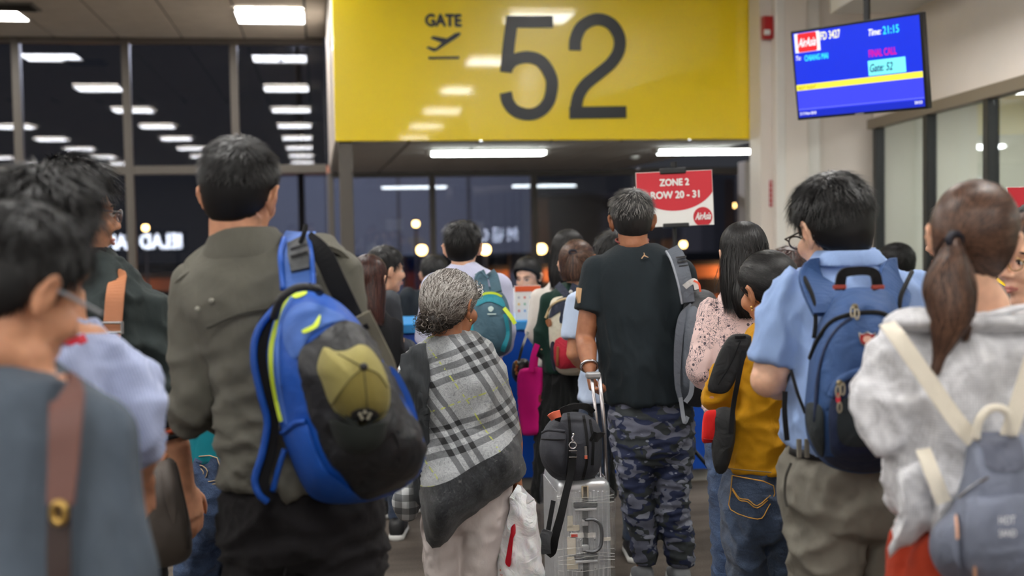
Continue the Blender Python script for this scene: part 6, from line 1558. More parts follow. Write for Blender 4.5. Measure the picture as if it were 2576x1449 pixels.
def puller(x, y, l=26, d=.03, mat=None):
    q = obj('zip_puller', mesh('zip_puller', *tube([mp.P(x+5*math.sin(a), y+l/2-l/2*math.cos(a), d)-o for a in [i*2*math.pi/12 for i in range(12)]], .0022, 6, closed=True, caps=False), smooth=True), mat or M('puller_sand', (150, 140, 120), .45), B); return q
for x, y, l, d in ((2145, 772, 26, .03), (2156, 776, 28, .03), (2108, 970, 30, .05), (2120, 964, 30, .05), (2112, 1012, 26, .055)): puller(x, y, l, d)
obj('zip_slider', mesh('zip_slider', *ellipsoid(mp.P(2150, 772, .022)-o, (.009, .007, .008))), M('slider_bronze', (120, 108, 84), .35, metal=.9), B); obj('zip_slider', mesh('zip_slider', *ellipsoid(mp.P(2112, 965, .04)-o, (.009, .007, .009))), MATS['slider_bronze'], B)
obj('red_tag', mesh('red_tag', *mp.patch([(2103, 990), (2112, 992), (2114, 1010), (2104, 1012)], o, .05)), M('tag_red', (206, 40, 60), .5), B)
bg_ = obj('crest_badge', mesh('crest_badge', *mp.patch([(2160, 836), (2170, 840), (2182, 834), (2194, 840), (2204, 836), (2202, 856), (2196, 868), (2182, 872), (2168, 868), (2162, 856)], o, .024, k=2, puff=.004), smooth=True), M('crest_steel', (120, 116, 116), .3, metal=.7), B)
obj('crest_field', mesh('crest_field', *mp.patch([(2165, 842), (2200, 842), (2197, 862), (2182, 867), (2167, 862)], o, .029, k=2)), M('crest_red', (150, 24, 32), .35), bg_)
obj('crest_cross', mesh('crest_cross', *mp.patch([(2174, 846), (2190, 846), (2192, 858), (2182, 862), (2172, 858)], o, .032, k=2)), M('crest_pale', (226, 180, 160), .35), bg_)

# ------------------------------------------------------------------ grey backpack with cream straps on the linen top
B, o = bag('backpack', 'small grey backpack with cream webbing straps', 2470, 1460, 2.36)
M_grey = nylon('slate_nylon', (112, 118, 136), .7, .12, 16, .8); M_cream = cloth('cream_webbing', (224, 216, 200), .04, 400)
mp = Pillow([(2440, 1100), (2500, 1086), (2570, 1090), (2610, 1120), (2650, 1220), (2690, 1330), (2700, 1430), (2660, 1490), (2560, 1510), (2440, 1500), (2370, 1450), (2338, 1390), (2345, 1330), (2390, 1280), (2420, 1200)], 2.42, .16, .02, 3.0, .012, .014, 5)
V, Fc = mp.vf(o, 160, 36); obj('main_body', mesh('main_body', V, Fc, True), M_grey, B)
obj('top_panel', mesh('top_panel', *mp.patch([(2450, 1100), (2500, 1090), (2560, 1094), (2580, 1160), (2570, 1185), (2490, 1180), (2470, 1130)], o, .004), smooth=True), nylon('slate_dark', (84, 88, 104), .7), B)
obj('front_pocket', mesh('front_pocket', *mp.patch([(2420, 1270), (2500, 1250), (2600, 1250), (2670, 1330), (2680, 1430), (2600, 1480), (2480, 1480), (2425, 1420)], o, .006, puff=.02), smooth=True), M_grey, B)
obj('side_pocket', mesh('side_pocket', *mp.patch([(2348, 1340), (2390, 1290), (2412, 1300), (2415, 1400), (2420, 1450), (2380, 1445), (2345, 1395)], o, .005, puff=.02), smooth=True), M_grey, B)
obj('zip', mesh('zip', *mp.strip([(2413, 1252), (2450, 1222), (2486, 1200)], 6, o, .006, .003)), M_metal, B)
obj('leather_tab', mesh('leather_tab', *mp.patch([(2402, 1300), (2408, 1298), (2412, 1352), (2406, 1356), (2400, 1345)], o, .02, k=2)), M('leather_peach', (222, 170, 140), .6), B)
obj('leather_tab', mesh('leather_tab', *mp.patch([(2448, 1428), (2456, 1428), (2458, 1470), (2450, 1470)], o, .03, k=2)), MATS['leather_peach'], B)
uu, vv = RIGHTH, UP
q = mp.P(2512, 1318, .042)-o; obj('lettering', mesh('lettering', *text_on('HOT', q, uu, vv, 0, .030, 0, .015, 0, .002)), M('mark_white', (240, 240, 244), .6), B)
q = mp.P(2512, 1350, .044)-o; obj('lettering', mesh('lettering', *text_on('SAND', q, uu, vv, 0, .032, 0, .013, 0, .002)), MATS['mark_white'], B)
obj('handle', mesh('handle', *pxtube([(2455, 1104, 2.34), (2462, 1060, 2.33), (2485, 1032, 2.33), (2510, 1026, 2.33), (2535, 1040, 2.33), (2545, 1095, 2.34)], .0085, o), smooth=True), M_cream, B)
obj('strap', mesh('strap', *pxribbon([(2232, 815, 2.44), (2260, 850, 2.395), (2330, 950, 2.375), (2400, 1050, 2.365), (2450, 1108, 2.36)], 42, 2.38, o, .005)), M_cream, B)
obj('strap', mesh('strap', *pxribbon([(2640, 830, 2.42), (2600, 900, 2.38), (2570, 990, 2.37), (2536, 1100, 2.36)], 42, 2.38, o, .005)), M_cream, B)
obj('lower_strap', mesh('lower_strap', *pxribbon([(2322, 1130, 2.42), (2345, 1190, 2.39), (2375, 1265, 2.38)], 38, 2.4, o, .005)), M_cream, B)

# ------------------------------------------------------------------ grey backpack on one shoulder of the black T-shirt
B, o = bag('backpack', 'grey backpack hung on the shoulder of the black T-shirt', 1735, 1030, 5.0)
M_gb = nylon('grey_pack', (92, 98, 108), .6, .12); M_gbd = nylon('grey_pack_dark', (58, 60, 64), .6)
mp = Pillow([(1722, 760), (1740, 735), (1770, 728), (1800, 745), (1810, 800), (1808, 900), (1800, 980), (1775, 1020), (1740, 1022), (1712, 1000), (1704, 930), (1708, 840)], 5.08, .12, .12, 3.2, .012, .03, 3)
V, Fc = mp.vf(o, 72, 12); obj('main_body', mesh('main_body', V, Fc, True), M_gbd, B)
obj('back_panel', mesh('back_panel', *mp.patch([(1716, 800), (1742, 770), (1758, 790), (1752, 880), (1746, 970), (1730, 1005), (1710, 985), (1708, 900)], o, .005, puff=.02), smooth=True), M_gb, B)
s1 = obj('shoulder_strap', mesh('shoulder_strap', *pxribbon([(1690, 628, 5.10), (1706, 650, 5.03), (1722, 700, 5.0), (1732, 760, 5.0)], [38, 36, 34, 30], 5.03, o, .016)), M_gb, B)
for y in range(648, 716, 11): obj('strap_rib', mesh('strap_rib', *pxribbon([(1698+(y-640)*.32, y, 5.008), (1724+(y-640)*.26, y-3, 5.008)], 4, 5.0, o, .012, 2)), M_gbd, s1)
obj('piping', mesh('piping', *pxtube([(1676, 632, 5.10), (1690, 660, 5.01), (1706, 715, 4.99), (1716, 765, 4.99)], .005, o), smooth=True), M('piping_silver', (150, 156, 166), .5), s1)
obj('shoulder_strap', mesh('shoulder_strap', *pxribbon([(1740, 768, 5.0), (1716, 800, 4.98), (1706, 870, 4.97), (1704, 960, 4.97), (1712, 1010, 4.97)], [14, 20, 20, 14, 10], 4.98, o, .012)), M_gb, B)
obj('tag_ribbon', mesh('tag_ribbon', *pxribbon([(1722, 722, 4.98), (1735, 712, 4.96), (1748, 708, 4.95), (1754, 728, 4.95)], 14, 4.96, o, .003)), M('paper_white', (232, 232, 230), .5), B)
obj('tag_ribbon', mesh('tag_ribbon', *pxribbon([(1745, 706, 4.945), (1758, 714, 4.94), (1762, 734, 4.945)], 5, 4.95, o, .003)), M('tag_orange', (226, 92, 60), .5), B)
obj('dangling_web', mesh('dangling_web', *pxribbon([(1712, 1000, 4.96), (1716, 1030, 4.96), (1722, 1062, 4.95), (1730, 1048, 4.96)], 10, 4.96, o, .003)), M('web_grey', (140, 146, 154), .6), B)
obj('dangling_web', mesh('dangling_web', *pxribbon([(1742, 950, 4.95), (1738, 990, 4.95), (1724, 1012, 4.95)], 12, 4.96, o, .003)), MATS['web_grey'], B)

# ------------------------------------------------------------------ teal backpack on the lavender shirt
B, o = bag('backpack', 'teal hiking backpack with a lime edge on the lavender shirt', 1235, 890, 5.75)
M_tealn = nylon('teal_nylon', (66, 98, 114), .65); M_tealb = nylon('teal_bright', (22, 132, 150), .6)
mp = Pillow([(1195, 735), (1225, 720), (1262, 735), (1280, 770), (1288, 830), (1282, 880), (1250, 898), (1205, 890), (1180, 860), (1182, 790)], 5.84, .15, .02, 3.0, .01, .03, 2)
V, Fc = mp.vf(o, 72, 12); obj('main_body', mesh('main_body', V, Fc, True), M_tealn, B)
obj('upper_band', mesh('upper_band', *mp.patch([(1200, 748), (1225, 734), (1258, 744), (1270, 772), (1230, 758), (1198, 770)], o, .006)), M_tealb, B)
obj('lime_edge', mesh('lime_edge', *mp.strip([(1200, 748), (1222, 738), (1245, 738), (1262, 746)], 6, o, .012)), M_lime, B)
obj('side_band', mesh('side_band', *mp.strip([(1190, 780), (1188, 830), (1196, 876)], 14, o, .008)), M_tealb, B); obj('side_band', mesh('side_band', *mp.strip([(1270, 790), (1276, 840), (1264, 884)], 12, o, .008)), M_tealb, B)
obj('logo_mark', mesh('logo_mark', *mp.patch([(1228, 774), (1236, 770), (1242, 776), (1236, 784), (1230, 782)], o, .008)), M('mark_pale', (190, 210, 206), .6), B)
obj('lettering', mesh('lettering', *mp.strip([(1226, 790), (1248, 790)], 3, o, .008, .002)), MATS['mark_pale'], B)
obj('hanging_flap', mesh('hanging_flap', *pxribbon([(1268, 775, 5.72), (1284, 795, 5.70), (1296, 815, 5.70)], 10, 5.7, o, .006)), M_lime, B)
for xs in ((1205, 1212, 1218), (1232, 1242, 1250)):
    obj('shoulder_strap', mesh('shoulder_strap', *pxribbon([(xs[0]+2, 686, 5.88), (xs[1], 700, 5.80), (xs[2], 735, 5.76)], 26, 5.8, o, .012)), M_tealn, B)
obj('handle', mesh('handle', *pxtube([(1200, 735, 5.74), (1196, 700, 5.76), (1210, 684, 5.78), (1228, 700, 5.76)], .006, o)), M_tealn, B)

# ------------------------------------------------------------------ cream and red backpack on the green sweater
B, o = bag('backpack', 'cream backpack with navy trim and a red lower pocket', 1440, 940, 5.65)
M_crm = nylon('cream_canvas', (222, 214, 192), .8); M_nv = nylon('navy_canvas', (38, 44, 62), .8); M_rdp = nylon('red_canvas', (196, 40, 62), .7)
mp = Pillow([(1385, 760), (1410, 745), (1470, 742), (1500, 760), (1506, 840), (1500, 920), (1470, 942), (1410, 940), (1388, 900), (1380, 820)], 5.94, .13, .02, 3.4, .008, .03, 2)
V, Fc = mp.vf(o, 72, 12); obj('main_body', mesh('main_body', V, Fc, True), M_crm, B)
obj('navy_top', mesh('navy_top', *mp.patch([(1380, 800), (1392, 765), (1415, 748), (1470, 746), (1496, 762), (1470, 765), (1418, 768), (1398, 790)], o, .006)), M_nv, B)
obj('zip', mesh('zip', *mp.line([(1372, 800), (1388, 768), (1420, 752), (1470, 748)], .006, o, .014)), M('zip_cream', (220, 196, 150), .5), B)
obj('navy_side', mesh('navy_side', *mp.patch([(1386, 862), (1396, 866), (1398, 930), (1390, 925), (1384, 890)], o, .006)), M_nv, B)
obj('red_pocket', mesh('red_pocket', *mp.patch([(1397, 855), (1440, 850), (1490, 855), (1494, 915), (1440, 926), (1398, 922)], o, .008, puff=.02, k=3)), M_rdp, B)
obj('leather_pull', mesh('leather_pull', *mp.strip([(1403, 872), (1402, 900), (1402, 920)], 6, o, .03)), M('leather_tan', (166, 106, 64), .5), B)
obj('front_strap', mesh('front_strap', *mp.strip([(1416, 760), (1414, 790), (1413, 810)], 9, o, .012)), M_nv, B)
obj('strap_tip', mesh('strap_tip', *mp.patch([(1408, 796), (1419, 796), (1419, 812), (1408, 812)], o, .018, k=2)), M_nv, B)
obj('carry_loop', mesh('carry_loop', *pxribbon([(1402, 716, 5.97), (1414, 728, 5.92), (1432, 748, 5.87), (1440, 735, 5.90), (1448, 716, 5.94)], 20, 5.7, o, .006)), M_nv, B)
obj('snap', mesh('snap', *ellipsoid(at(1436, 734, 5.86)-o, (.009, .006, .009), nu=10, nv=6)), M_white, B)
obj('leather_corner', mesh('leather_corner', *mp.patch([(1372, 806), (1384, 802), (1388, 818), (1378, 822)], o, .01, k=2)), MATS['leather_tan'], B)

# ------------------------------------------------------------------ black bag and strap of the mustard top, red cloth
B, o = bag('shoulder_bag', 'black bag with a padded strap carried by the woman in mustard', 1815, 1190, 3.75, 'bag')
M_pad = nylon('strap_pad', (34, 35, 36), .7)
pp = Pillow([(1842, 842), (1890, 846), (1880, 890), (1858, 940), (1832, 985), (1800, 990), (1780, 978), (1792, 930), (1815, 875)], 3.745, .012, .02, 6.0, .004, .04, 2)
V, Fc = pp.vf(o, 56, 8); pd = obj('padded_strap', mesh('padded_strap', V, Fc, True), M_pad, B)
obj('strap_seam', mesh('strap_seam', *pp.line([(1862, 858), (1838, 915), (1806, 968)], .0025, o, .004)), M_strap, pd)
obj('buckle', mesh('buckle', *rbox(at(1862, 848, 3.715)-o, (.036, .012, .012), .003)), M_strap, pd)
obj('webbing', mesh('webbing', *pxribbon([(1878, 850, 3.75), (1868, 900, 3.73), (1856, 960, 3.73), (1845, 1020, 3.74), (1838, 1090, 3.74)], 12, 3.73, o, .004)), M_strap, B)
mp = Pillow([(1800, 1030), (1845, 1030), (1850, 1090), (1842, 1140), (1825, 1188), (1800, 1186), (1790, 1130), (1795, 1080)], 3.78, .035, .05, 4.5, .006, .03, 3)
V, Fc = mp.vf(o, 56, 8); obj('main_body', mesh('main_body', V, Fc, True), M_pad, B)
B, o = bag('red_cloth', 'bright red folded pouch hanging beside the black bag', 1788, 1113, 3.76, 'pouch')
rp = Pillow([(1774, 1036), (1792, 1031), (1812, 1034), (1808, 1060), (1808, 1095), (1806, 1112), (1786, 1114), (1767, 1113), (1766, 1085), (1768, 1055)], 3.78, .025, .02, 4.5, .004, .04, 2, k=4)
V, Fc = rp.vf(o, 56, 8); obj('pouch', mesh('pouch', V, Fc, True), cloth('red_felt', (216, 36, 34), .05), B)
obj('hem_seam', mesh('hem_seam', *rp.line([(1770, 1104), (1788, 1106), (1804, 1105)], .002, o, .002)), M('seam_red', (150, 20, 22), .7), B)

# ------------------------------------------------------------------ straps and bag on the left
B, o = bag('satchel', 'dark taupe satchel with a tan leather shoulder strap and steel buckle', 420, 1430, 2.95, 'bag')
M_taupe = M('taupe_leather', (84, 76, 70), .6, .15, 8, bump=.2, bscale=90); M_tan = M('tan_leather', (176, 112, 74), .5, .08, 12, bump=.15, bscale=150)
mp = Pillow([(402, 1158), (430, 1152), (448, 1175), (462, 1240), (478, 1310), (484, 1370), (474, 1405), (430, 1425), (385, 1428), (350, 1400), (335, 1320), (340, 1240), (365, 1190)], 3.02, .08, .06, 3.2, .008, .02, 3)
V, Fc = mp.vf(o, 72, 12); obj('main_body', mesh('main_body', V, Fc, True), M_taupe, B)
obj('flap', mesh('flap', *mp.patch([(405, 1165), (430, 1160), (446, 1200), (448, 1270), (440, 1320), (425, 1290), (410, 1230)], o, .006, puff=.006)), M_taupe, B)
obj('side_seam', mesh('side_seam', *mp.line([(440, 1165), (456, 1230), (470, 1300), (474, 1380)], .004, o, .003)), M('taupe_dark', (54, 48, 44), .6), B)
stp = obj('shoulder_strap', mesh('shoulder_strap', *pxribbon([(318, 700, 3.30), (298, 702, 3.20), (290, 740, 3.155), (285, 800, 3.14), (280, 860, 3.13), (290, 960, 3.10), (330, 1060, 3.06), (385, 1140, 3.02), (410, 1165, 3.0)], 46, 3.15, o, .006)), M_tan, B)
for y in (812, 836):
    obj('buckle_bar', mesh('buckle_bar', *tube([at(257, y, 3.115)-o, at(308, y, 3.115)-o], .0045, 8)), M_metal, stp)
for x in (258, 307): obj('buckle_side', mesh('buckle_side', *tube([at(x, 808, 3.115)-o, at(x, 840, 3.115)-o], .0045, 8)), M_metal, stp)
B, o = bag('strap_bag', 'dark brown leather bag strap with gold fitting on the slate jacket', 160, 1500, 1.72, 'bag')
M_brn = M('brown_leather', (108, 70, 62), .5, .1, 12, bump=.15, bscale=120); M_brnd = M('dark_brown_leather', (50, 34, 30), .5)
s1 = obj('shoulder_strap', mesh('shoulder_strap', *pxribbon([(190, 975, 1.86), (172, 990, 1.775), (165, 1060, 1.745), (160, 1160, 1.735), (152, 1270, 1.725)], [90, 92, 84, 76, 66], 1.74, o, .006)), M_brn, B)
obj('lower_strap', mesh('lower_strap', *pxribbon([(150, 1250, 1.73), (148, 1350, 1.725), (148, 1449, 1.72), (150, 1520, 1.72)], 58, 1.72, o, .006)), M_brnd, B)
obj('fitting', mesh('fitting', *tube([at(148+16*math.cos(a), 1290+26*math.sin(a), 1.71)-o for a in [i*2*math.pi/16 for i in range(16)]], .005, 8, closed=True, caps=False), smooth=True), M_brass, B)
bb = Pillow([(60, 1530), (240, 1530), (265, 1700), (240, 1800), (60, 1800), (35, 1700)], 1.72, .06, .04, 3.5)
V, Fc = bb.vf(o, 48, 8); obj('main_body', mesh('main_body', V, Fc, True), M_brnd, B)

# ------------------------------------------------------------------ pink tote and black handbag by the counter
B, o = bag('tote_bag', 'bright pink cloth tote bag hanging beside the pleated skirt', 1335, 1092, 6.05, 'bag')
tp_ = Pillow([(1306, 932), (1322, 926), (1345, 924), (1365, 925), (1366, 950), (1366, 1000), (1364, 1060), (1360, 1092), (1345, 1095), (1326, 1096), (1314, 1093), (1308, 1060), (1303, 1000), (1301, 955)], 6.1, .03, .03, 9, .012, .03, 3, k=3)
M_pink = cloth('pink_cotton', (222, 26, 132), .06); V, Fc = tp_.vf(o, 56, 10); obj('main_body', mesh('main_body', V, Fc, True), M_pink, B)
for off in (0, 9): obj('handle', mesh('handle', *pxribbon([(1336+off, 935, 6.05+off*.01), (1342+off*.7, 895, 6.04+off*.01), (1352+off*.3, 866, 6.05+off*.01)], 14, 6.05, o, .005)), M_pink, B)
obj('patch', mesh('patch', *tp_.patch([(1355, 995), (1361, 994), (1361, 1010), (1355, 1011)], o, .006, k=2)), M('patch_brown', (150, 50, 60), .6), B)
B, o = bag('handbag', 'small black leather handbag with brass fittings beside the pink tote', 1308, 965, 6.2, 'bag')
hb = Pillow([(1295, 908), (1320, 902), (1332, 912), (1334, 940), (1322, 958), (1300, 962), (1288, 945), (1288, 922)], 6.22, .06, .04, 3.2, .004)
V, Fc = hb.vf(o, 48, 8); obj('main_body', mesh('main_body', V, Fc, True), M('black_leather', (30, 30, 30), .4, .1, 20), B)
for i in range(4): obj('chain_link', mesh('chain_link', *ellipsoid(hb.P(1298+2*(i % 2), 912+9*i, .006)-o, (.009, .006, .011), nu=10, nv=6)), M_brass, B)
obj('strap', mesh('strap', *pxribbon([(1305, 908, 6.15), (1315, 870, 6.2), (1328, 835, 6.3)], 7, 6.2, o, .004)), MATS['black_leather'], B)

# ------------------------------------------------------------------ silver suitcase, laptop bag, carrier bag
def sc_pt(px, py, d): return at(px, py, d)
SD = 4.74
c0_ = at(1472, 1300, SD); base = Vector((c0_.x, c0_.y, 0))
sw_, sd_, sh_ = .215, .40, at(1472, 1214, SD).z-.035
SC = thing('suitcase', 'ribbed silver aluminium suitcase wrapped in clear film, with pull handle', 'suitcase', base)
ang = YAW+R(-7); ROTS = Matrix.Rotation(-ang, 3, 'Z')
def sl(x, y, z): return ROTS @ Vector((x, y, 0))+UP*z
M_alu = M('brushed_aluminium', (214, 216, 220), .34, .05, 30, metal=.6); M_alud = M('dark_aluminium', (120, 122, 126), .4, metal=.8)
obj('shell', mesh('shell', *rbox(sl(0, sd_/2, .045+sh_/2), (sw_, sd_, sh_), .035, ROTS, 4), smooth=True), M_alu, SC)
for k in range(-5, 6):
    if abs(k) == 0: continue
    x = k*sw_/12
    obj('rib', mesh('rib', *join(rbox(sl(x, -.001, .045+sh_/2), (.007, .008, sh_-.09), .0025, ROTS), rbox(sl(x, sd_/2, .045+sh_+.0005), (.007, sd_-.09, .006), .0025, ROTS))), M_alu, SC)
for k in range(-7, 8):
    obj('side_rib', mesh('side_rib', *rbox(sl(-sw_/2-.0005, sd_/2+k*.024, .045+sh_/2), (.006, .009, sh_-.09), .0025, ROTS)), M_alu, SC)
obj('centre_frame', mesh('centre_frame', *rbox(sl(0, -.003, .045+sh_/2), (.022, .010, sh_-.04), .003, ROTS)), M_alud, SC)
for x in (-.02, .035):
    obj('frame_strip', mesh('frame_strip', *rbox(sl(x, -.003, .045+sh_/2), (.010, .008, sh_-.08), .002, ROTS)), M_alu, SC)
for x in (-1, 1):
    for z in (.1, .22, .34, .46): obj('rivet', mesh('rivet', *ellipsoid(sl(x*.028+.008, -.008, z), (.004, .003, .004), nu=8, nv=6)), M_metal, SC)
hz = at(1490, 1345, SD).z
hn = obj('side_handle', mesh('side_handle', *tube(catmull([sl(-.004, -.014, hz+.062), sl(.03, -.022, hz+.064), sl(.055, -.024, hz+.045), sl(.062, -.024, hz), sl(.055, -.024, hz-.045), sl(.03, -.022, hz-.064), sl(-.004, -.014, hz-.062)], 5), .007, 10), smooth=True), M_alud, SC)
for z in (-.05, .05): obj('handle_mount', mesh('handle_mount', *rbox(sl(-.004, -.012, hz+z), (.026, .016, .024), .004, ROTS)), M_alu, hn)
for z in (at(1470, 1268, SD).z, at(1470, 1400, SD).z):
    lt = obj('latch', mesh('latch', *rbox(sl(0, -.008, z), (.095, .016, .02), .004, ROTS)), M_alud, SC)
    obj('latch_cover', mesh('latch_cover', *rbox(sl(.0, -.014, z-.018), (.09, .012, .012), .004, ROTS)), M_alu, lt)
for x, z, w_, h_, nm, cl_ in ((-.062, hz+.055, .022, .05, 'sticker', (222, 214, 196)), (-.05, hz+.03, .05, .022, 'sticker', (214, 204, 184)), (-.058, hz-.04, .035, .07, 'sticker', (216, 206, 188)), (-.055, hz-.11, .045, .05, 'sticker', (226, 216, 196)), (-.03, hz+.0, .065, .02, 'sticker', (236, 232, 228)), (.02, hz-.002, .04, .02, 'sticker', (236, 232, 228)), (.0, sh_+.0, .028, .05, 'sticker', (206, 190, 164)), (.085, hz-.02, .03, .014, 'sticker', (228, 222, 210))):
    obj(nm, mesh(nm, *boxvf(sl(x, -.0065, z), (w_, .003, h_), ROTS)), M('sticker_%d' % cl_[1], cl_, .6, .05, 40), SC)
obj('sticker_red', mesh('sticker_red', *boxvf(sl(-.046, -.0085, hz), (.026, .002, .011), ROTS)), M('sticker_red', (214, 62, 46), .5), SC)
# clear film, wound round the shell
t = NT('clear_film'); t.n.remove(t.b)
tr_ = t.add('ShaderNodeBsdfTransparent'); gl = t.add('ShaderNodeBsdfGlossy'); gl.inputs['Roughness'].default_value = .12
bp = t.add('ShaderNodeBump'); bp.inputs['Strength'].default_value = 1; bp.inputs['Distance'].default_value = .02
t.link(t.noise(14, 5, t.mapping(scale=(1, 1, 7)), dist=1.5), bp.inputs['Height']); t.link(bp.outputs[0], gl.inputs['Normal'])
mx = t.add('ShaderNodeMixShader'); mx.inputs[0].default_value = .16; t.link(tr_.outputs[0], mx.inputs[1]); t.link(gl.outputs[0], mx.inputs[2]); t.link(mx.outputs[0], t.n['Material Output'].inputs[0])
M_film = t.m
fm = rbox(sl(0, sd_/2, .045+sh_*.5), (sw_+.03, sd_+.035, sh_*.86), .03, ROTS, 3)
bmx = bmesh.new(); me_ = mesh('film_wrap', *fm); bmx.from_mesh(me_); bmesh.ops.subdivide_edges(bmx, edges=bmx.edges[:], cuts=6, use_grid_fill=True); bmx.to_mesh(me_); bmx.free()
me_.polygons.foreach_set('use_smooth', [True]*len(me_.polygons)); folds(me_, [(.006, (9, 9, 60), 3, True), (.004, (30, 30, 90), 5, True)])
obj('film_wrap', me_, M_film, SC)
M_filmw = M('film_fold', (232, 232, 228), .25)
rngf = random.Random(5)
for z in (at(1470, 1252, SD).z, at(1470, 1260, SD).z, at(1470, 1392, SD).z, at(1470, 1402, SD).z, at(1470, 1412, SD).z, at(1470, 1432, SD).z, at(1470, 1246, SD).z, at(1470, 1378, SD).z):
    pts = [sl(-sw_/2-.008+i*(sw_+.014)/10, -.018+rngf.uniform(-.003, .003), z+rngf.uniform(-.002, .002)+.006*math.sin(i*.5+z*40)) for i in range(11)]
    obj('film_crease', mesh('film_crease', *tube(catmull(pts, 3), .0008, 6)), M_filmw, SC)
for xx in (-.035, .035):
    tb = [at(1488+ (0 if xx < 0 else 20), 945, SD+.06)-base, at(1502+(0 if xx < 0 else 18), 1070, SD+.06)-base, at(1512+(0 if xx < 0 else 14), 1212, SD+.06)-base]
    obj('pull_tube', mesh('pull_tube', *tube(tb, .007 if xx < 0 else .0085, 10), smooth=True), M('chrome_tube', (190, 186, 188), .25, metal=.9), SC)
obj('pull_grip', mesh('pull_grip', *rbox(at(1492, 944, SD+.06)-base, (.06, .03, .028), .008, ROTS)), M('grip_silver', (188, 190, 194), .35, metal=.6), SC)
for sx in (-1, 1):
    for sy in (.06, sd_-.06):
        wl = obj('wheel', mesh('wheel', *tube([sl(sx*.07-.012, sy, .025), sl(sx*.07+.012, sy, .025)], .025, 16), smooth=True), M_soled, SC)
        obj('wheel_fork', mesh('wheel_fork', *rbox(sl(sx*.07, sy, .045), (.036, .03, .03), .004, ROTS)), M_plastic, wl)

B, o = bag('laptop_bag', 'black fabric laptop bag resting on the silver suitcase', 1437, 1212, 4.72, 'bag')
M_lap = nylon('graphite_nylon', (56, 58, 66), .75, .08, 22, .4)
mp = Pillow([(1400, 1045), (1440, 1036), (1480, 1044), (1508, 1075), (1515, 1120), (1512, 1165), (1500, 1195), (1465, 1210), (1425, 1212), (1390, 1200), (1364, 1165), (1357, 1125), (1366, 1085), (1382, 1060)], 4.80, .12, .10, 5.0, .010, .025, 3)
V, Fc = mp.vf(o, 90, 16); obj('main_body', mesh('main_body', V, Fc, True), M_lap, B)
obj('side_pocket', mesh('side_pocket', *mp.patch([(1364, 1088), (1380, 1080), (1420, 1084), (1424, 1130), (1420, 1190), (1395, 1188), (1370, 1160), (1360, 1120)], o, .005, puff=.018), smooth=True), M_lap, B)
obj('pocket_rim', mesh('pocket_rim', *mp.line([(1362, 1090), (1378, 1082), (1400, 1083), (1421, 1085)], .006, o, .012), smooth=True), M_lap, B)
obj('pocket_line', mesh('pocket_line', *mp.line([(1361, 1104), (1390, 1106), (1421, 1106)], .0025, o, .022)), M_strap, B)
for path in ([(1430, 1040), (1434, 1090), (1432, 1140), (1426, 1206)], [(1468, 1046), (1476, 1100), (1476, 1160), (1466, 1206)], [(1484, 1056), (1492, 1110), (1490, 1170)]):
    obj('zip', mesh('zip', *mp.strip(path, 7, o, .004)), M_strap, B)
obj('trolley_sleeve', mesh('trolley_sleeve', *mp.strip([(1488, 1096), (1500, 1100), (1514, 1098)], 24, o, .010)), M_strap, B)
hk = obj('strap_hook', mesh('strap_hook', *tube([mp.P(1441+2*math.sin(i), 1090+i*3, .022)-o for i in range(8)], .005, 8), smooth=True), M_metal, B)
obj('d_ring', mesh('d_ring', *tube([mp.P(1441+9*math.cos(a), 1120+8*math.sin(a), .022)-o for a in [i*2*math.pi/14 for i in range(14)]], .003, 8, closed=True, caps=False)), M_metal, hk)
obj('slider', mesh('slider', *tube([mp.P(1441+10*cx_, 1142+8*cy_, .026)-o for cx_, cy_ in ((-1, -1), (1, -1), (1, 1), (-1, 1))], .003, 8, closed=True, caps=False)), M_metal, B)
obj('zip_puller', mesh('zip_puller', *mp.strip([(1473, 1122), (1474, 1136), (1474, 1150)], 6, o, .012, .006)), M_metal, B)
obj('zip_puller_tip', mesh('zip_puller_tip', *mp.strip([(1474, 1146), (1474, 1154)], 7, o, .014, .006)), M('tip_orange', (214, 110, 84), .5), B)
obj('top_handle', mesh('top_handle', *pxribbon([(1402, 1058, 4.70), (1412, 1034, 4.68), (1440, 1024, 4.67), (1475, 1022, 4.68), (1492, 1036, 4.70)], 14, 4.68, o, .008)), M_strap, B)
obj('top_handle', mesh('top_handle', *pxribbon([(1415, 1050, 4.78), (1428, 1026, 4.80), (1450, 1020, 4.80), (1480, 1030, 4.80), (1488, 1050, 4.80)], 12, 4.78, o, .008)), M_strap, B)
obj('orange_tag', mesh('orange_tag', *pxribbon([(1384, 1050, 4.68), (1395, 1044, 4.66), (1410, 1040, 4.66)], 17, 4.67, o, .012)), M('tag_coral', (228, 112, 84), .55), B)
obj('long_strap', mesh('long_strap', *pxribbon([(1441, 1140, 4.655), (1436, 1190, 4.66), (1424, 1240, 4.64), (1410, 1300, 4.62), (1396, 1350, 4.62), (1388, 1385, 4.63), (1376, 1395, 4.66)], [19, 18, 18, 20, 22, 24, 24], 4.64, o, .004)), M_strap, B)
obj('strap_pad', mesh('strap_pad', *pxribbon([(1378, 1334, 4.60), (1370, 1360, 4.60), (1372, 1392, 4.61)], [26, 30, 28], 4.6, o, .014)), nylon('pad_grey', (70, 72, 76), .8), B)
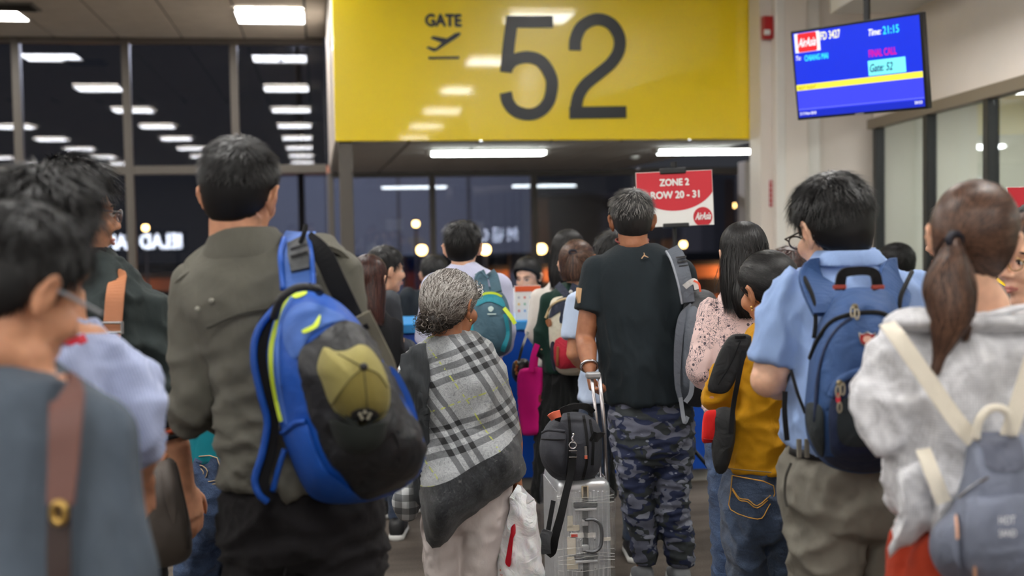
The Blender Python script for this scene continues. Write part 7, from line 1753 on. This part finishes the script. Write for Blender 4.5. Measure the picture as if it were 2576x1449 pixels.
obj('long_strap', mesh('long_strap', *pxribbon([(1378, 1340, 4.63), (1384, 1305, 4.66), (1392, 1260, 4.72)], 12, 4.66, o, .004)), M_strap, B)

B, o = bag('carrier_bag', 'white plastic carrier bag with red print, held by the woman in the shawl', 1310, 1480, 3.92, 'bag')
t = NT('white_plastic'); t.base(lin((236, 236, 238))); t.set(Roughness=.28, Subsurface_Weight=.15, Subsurface_Scale=.02); t.bump(t.noise(12, 5, t.mapping(rot=(0, .4, 0)), dist=2.0), .7, .02); M_pb = t.m
mp = Pillow([(1286, 1256), (1300, 1236), (1312, 1238), (1330, 1250), (1344, 1262), (1345, 1290), (1350, 1340), (1358, 1400), (1366, 1460), (1352, 1500), (1310, 1510), (1265, 1500), (1256, 1440), (1266, 1370), (1276, 1310)], 3.94, .06, .06, 3.0, .02, .03, 3)
V, Fc = mp.vf(o, 110, 26); mb = obj('main_body', mesh('main_body', V, Fc, True), M_pb, B); folds(mb.data, [(.012, (12, 12, 4), 3, True, .3), (.006, (24, 24, 10), 6, True, .7)])
obj('handle', mesh('handle', *pxribbon([(1295, 1258, 3.91), (1302, 1236, 3.93), (1306, 1222, 3.955)], [30, 18, 10], 3.92, o, .006)), M_pb, B)
obj('handle', mesh('handle', *pxribbon([(1330, 1266, 3.90), (1318, 1244, 3.93), (1308, 1224, 3.955)], [36, 20, 10], 3.92, o, .006)), M_pb, B)
M_pr = M('print_crimson', (196, 14, 40), .4)
obj('red_print', mesh('red_print', *mp.patch([(1289, 1322), (1296, 1319), (1297, 1342), (1292, 1350), (1289, 1378), (1285, 1418), (1280, 1426), (1271, 1416), (1274, 1396), (1279, 1366), (1284, 1342), (1285, 1330)], o, .024, k=3)), M_pr, B)
q = mp.P(1257, 1436, .02)-o; obj('lettering', mesh('lettering', *text_on('all Ca', q, RIGHTH, UP, 0, .026, 0, .010, 0, .002)), M_pr, B)
q = mp.P(1258, 1450, .02)-o; obj('lettering', mesh('lettering', *text_on('hange, call', q, RIGHTH, UP, 0, .040, 0, .010, 0, .002)), M_pr, B)
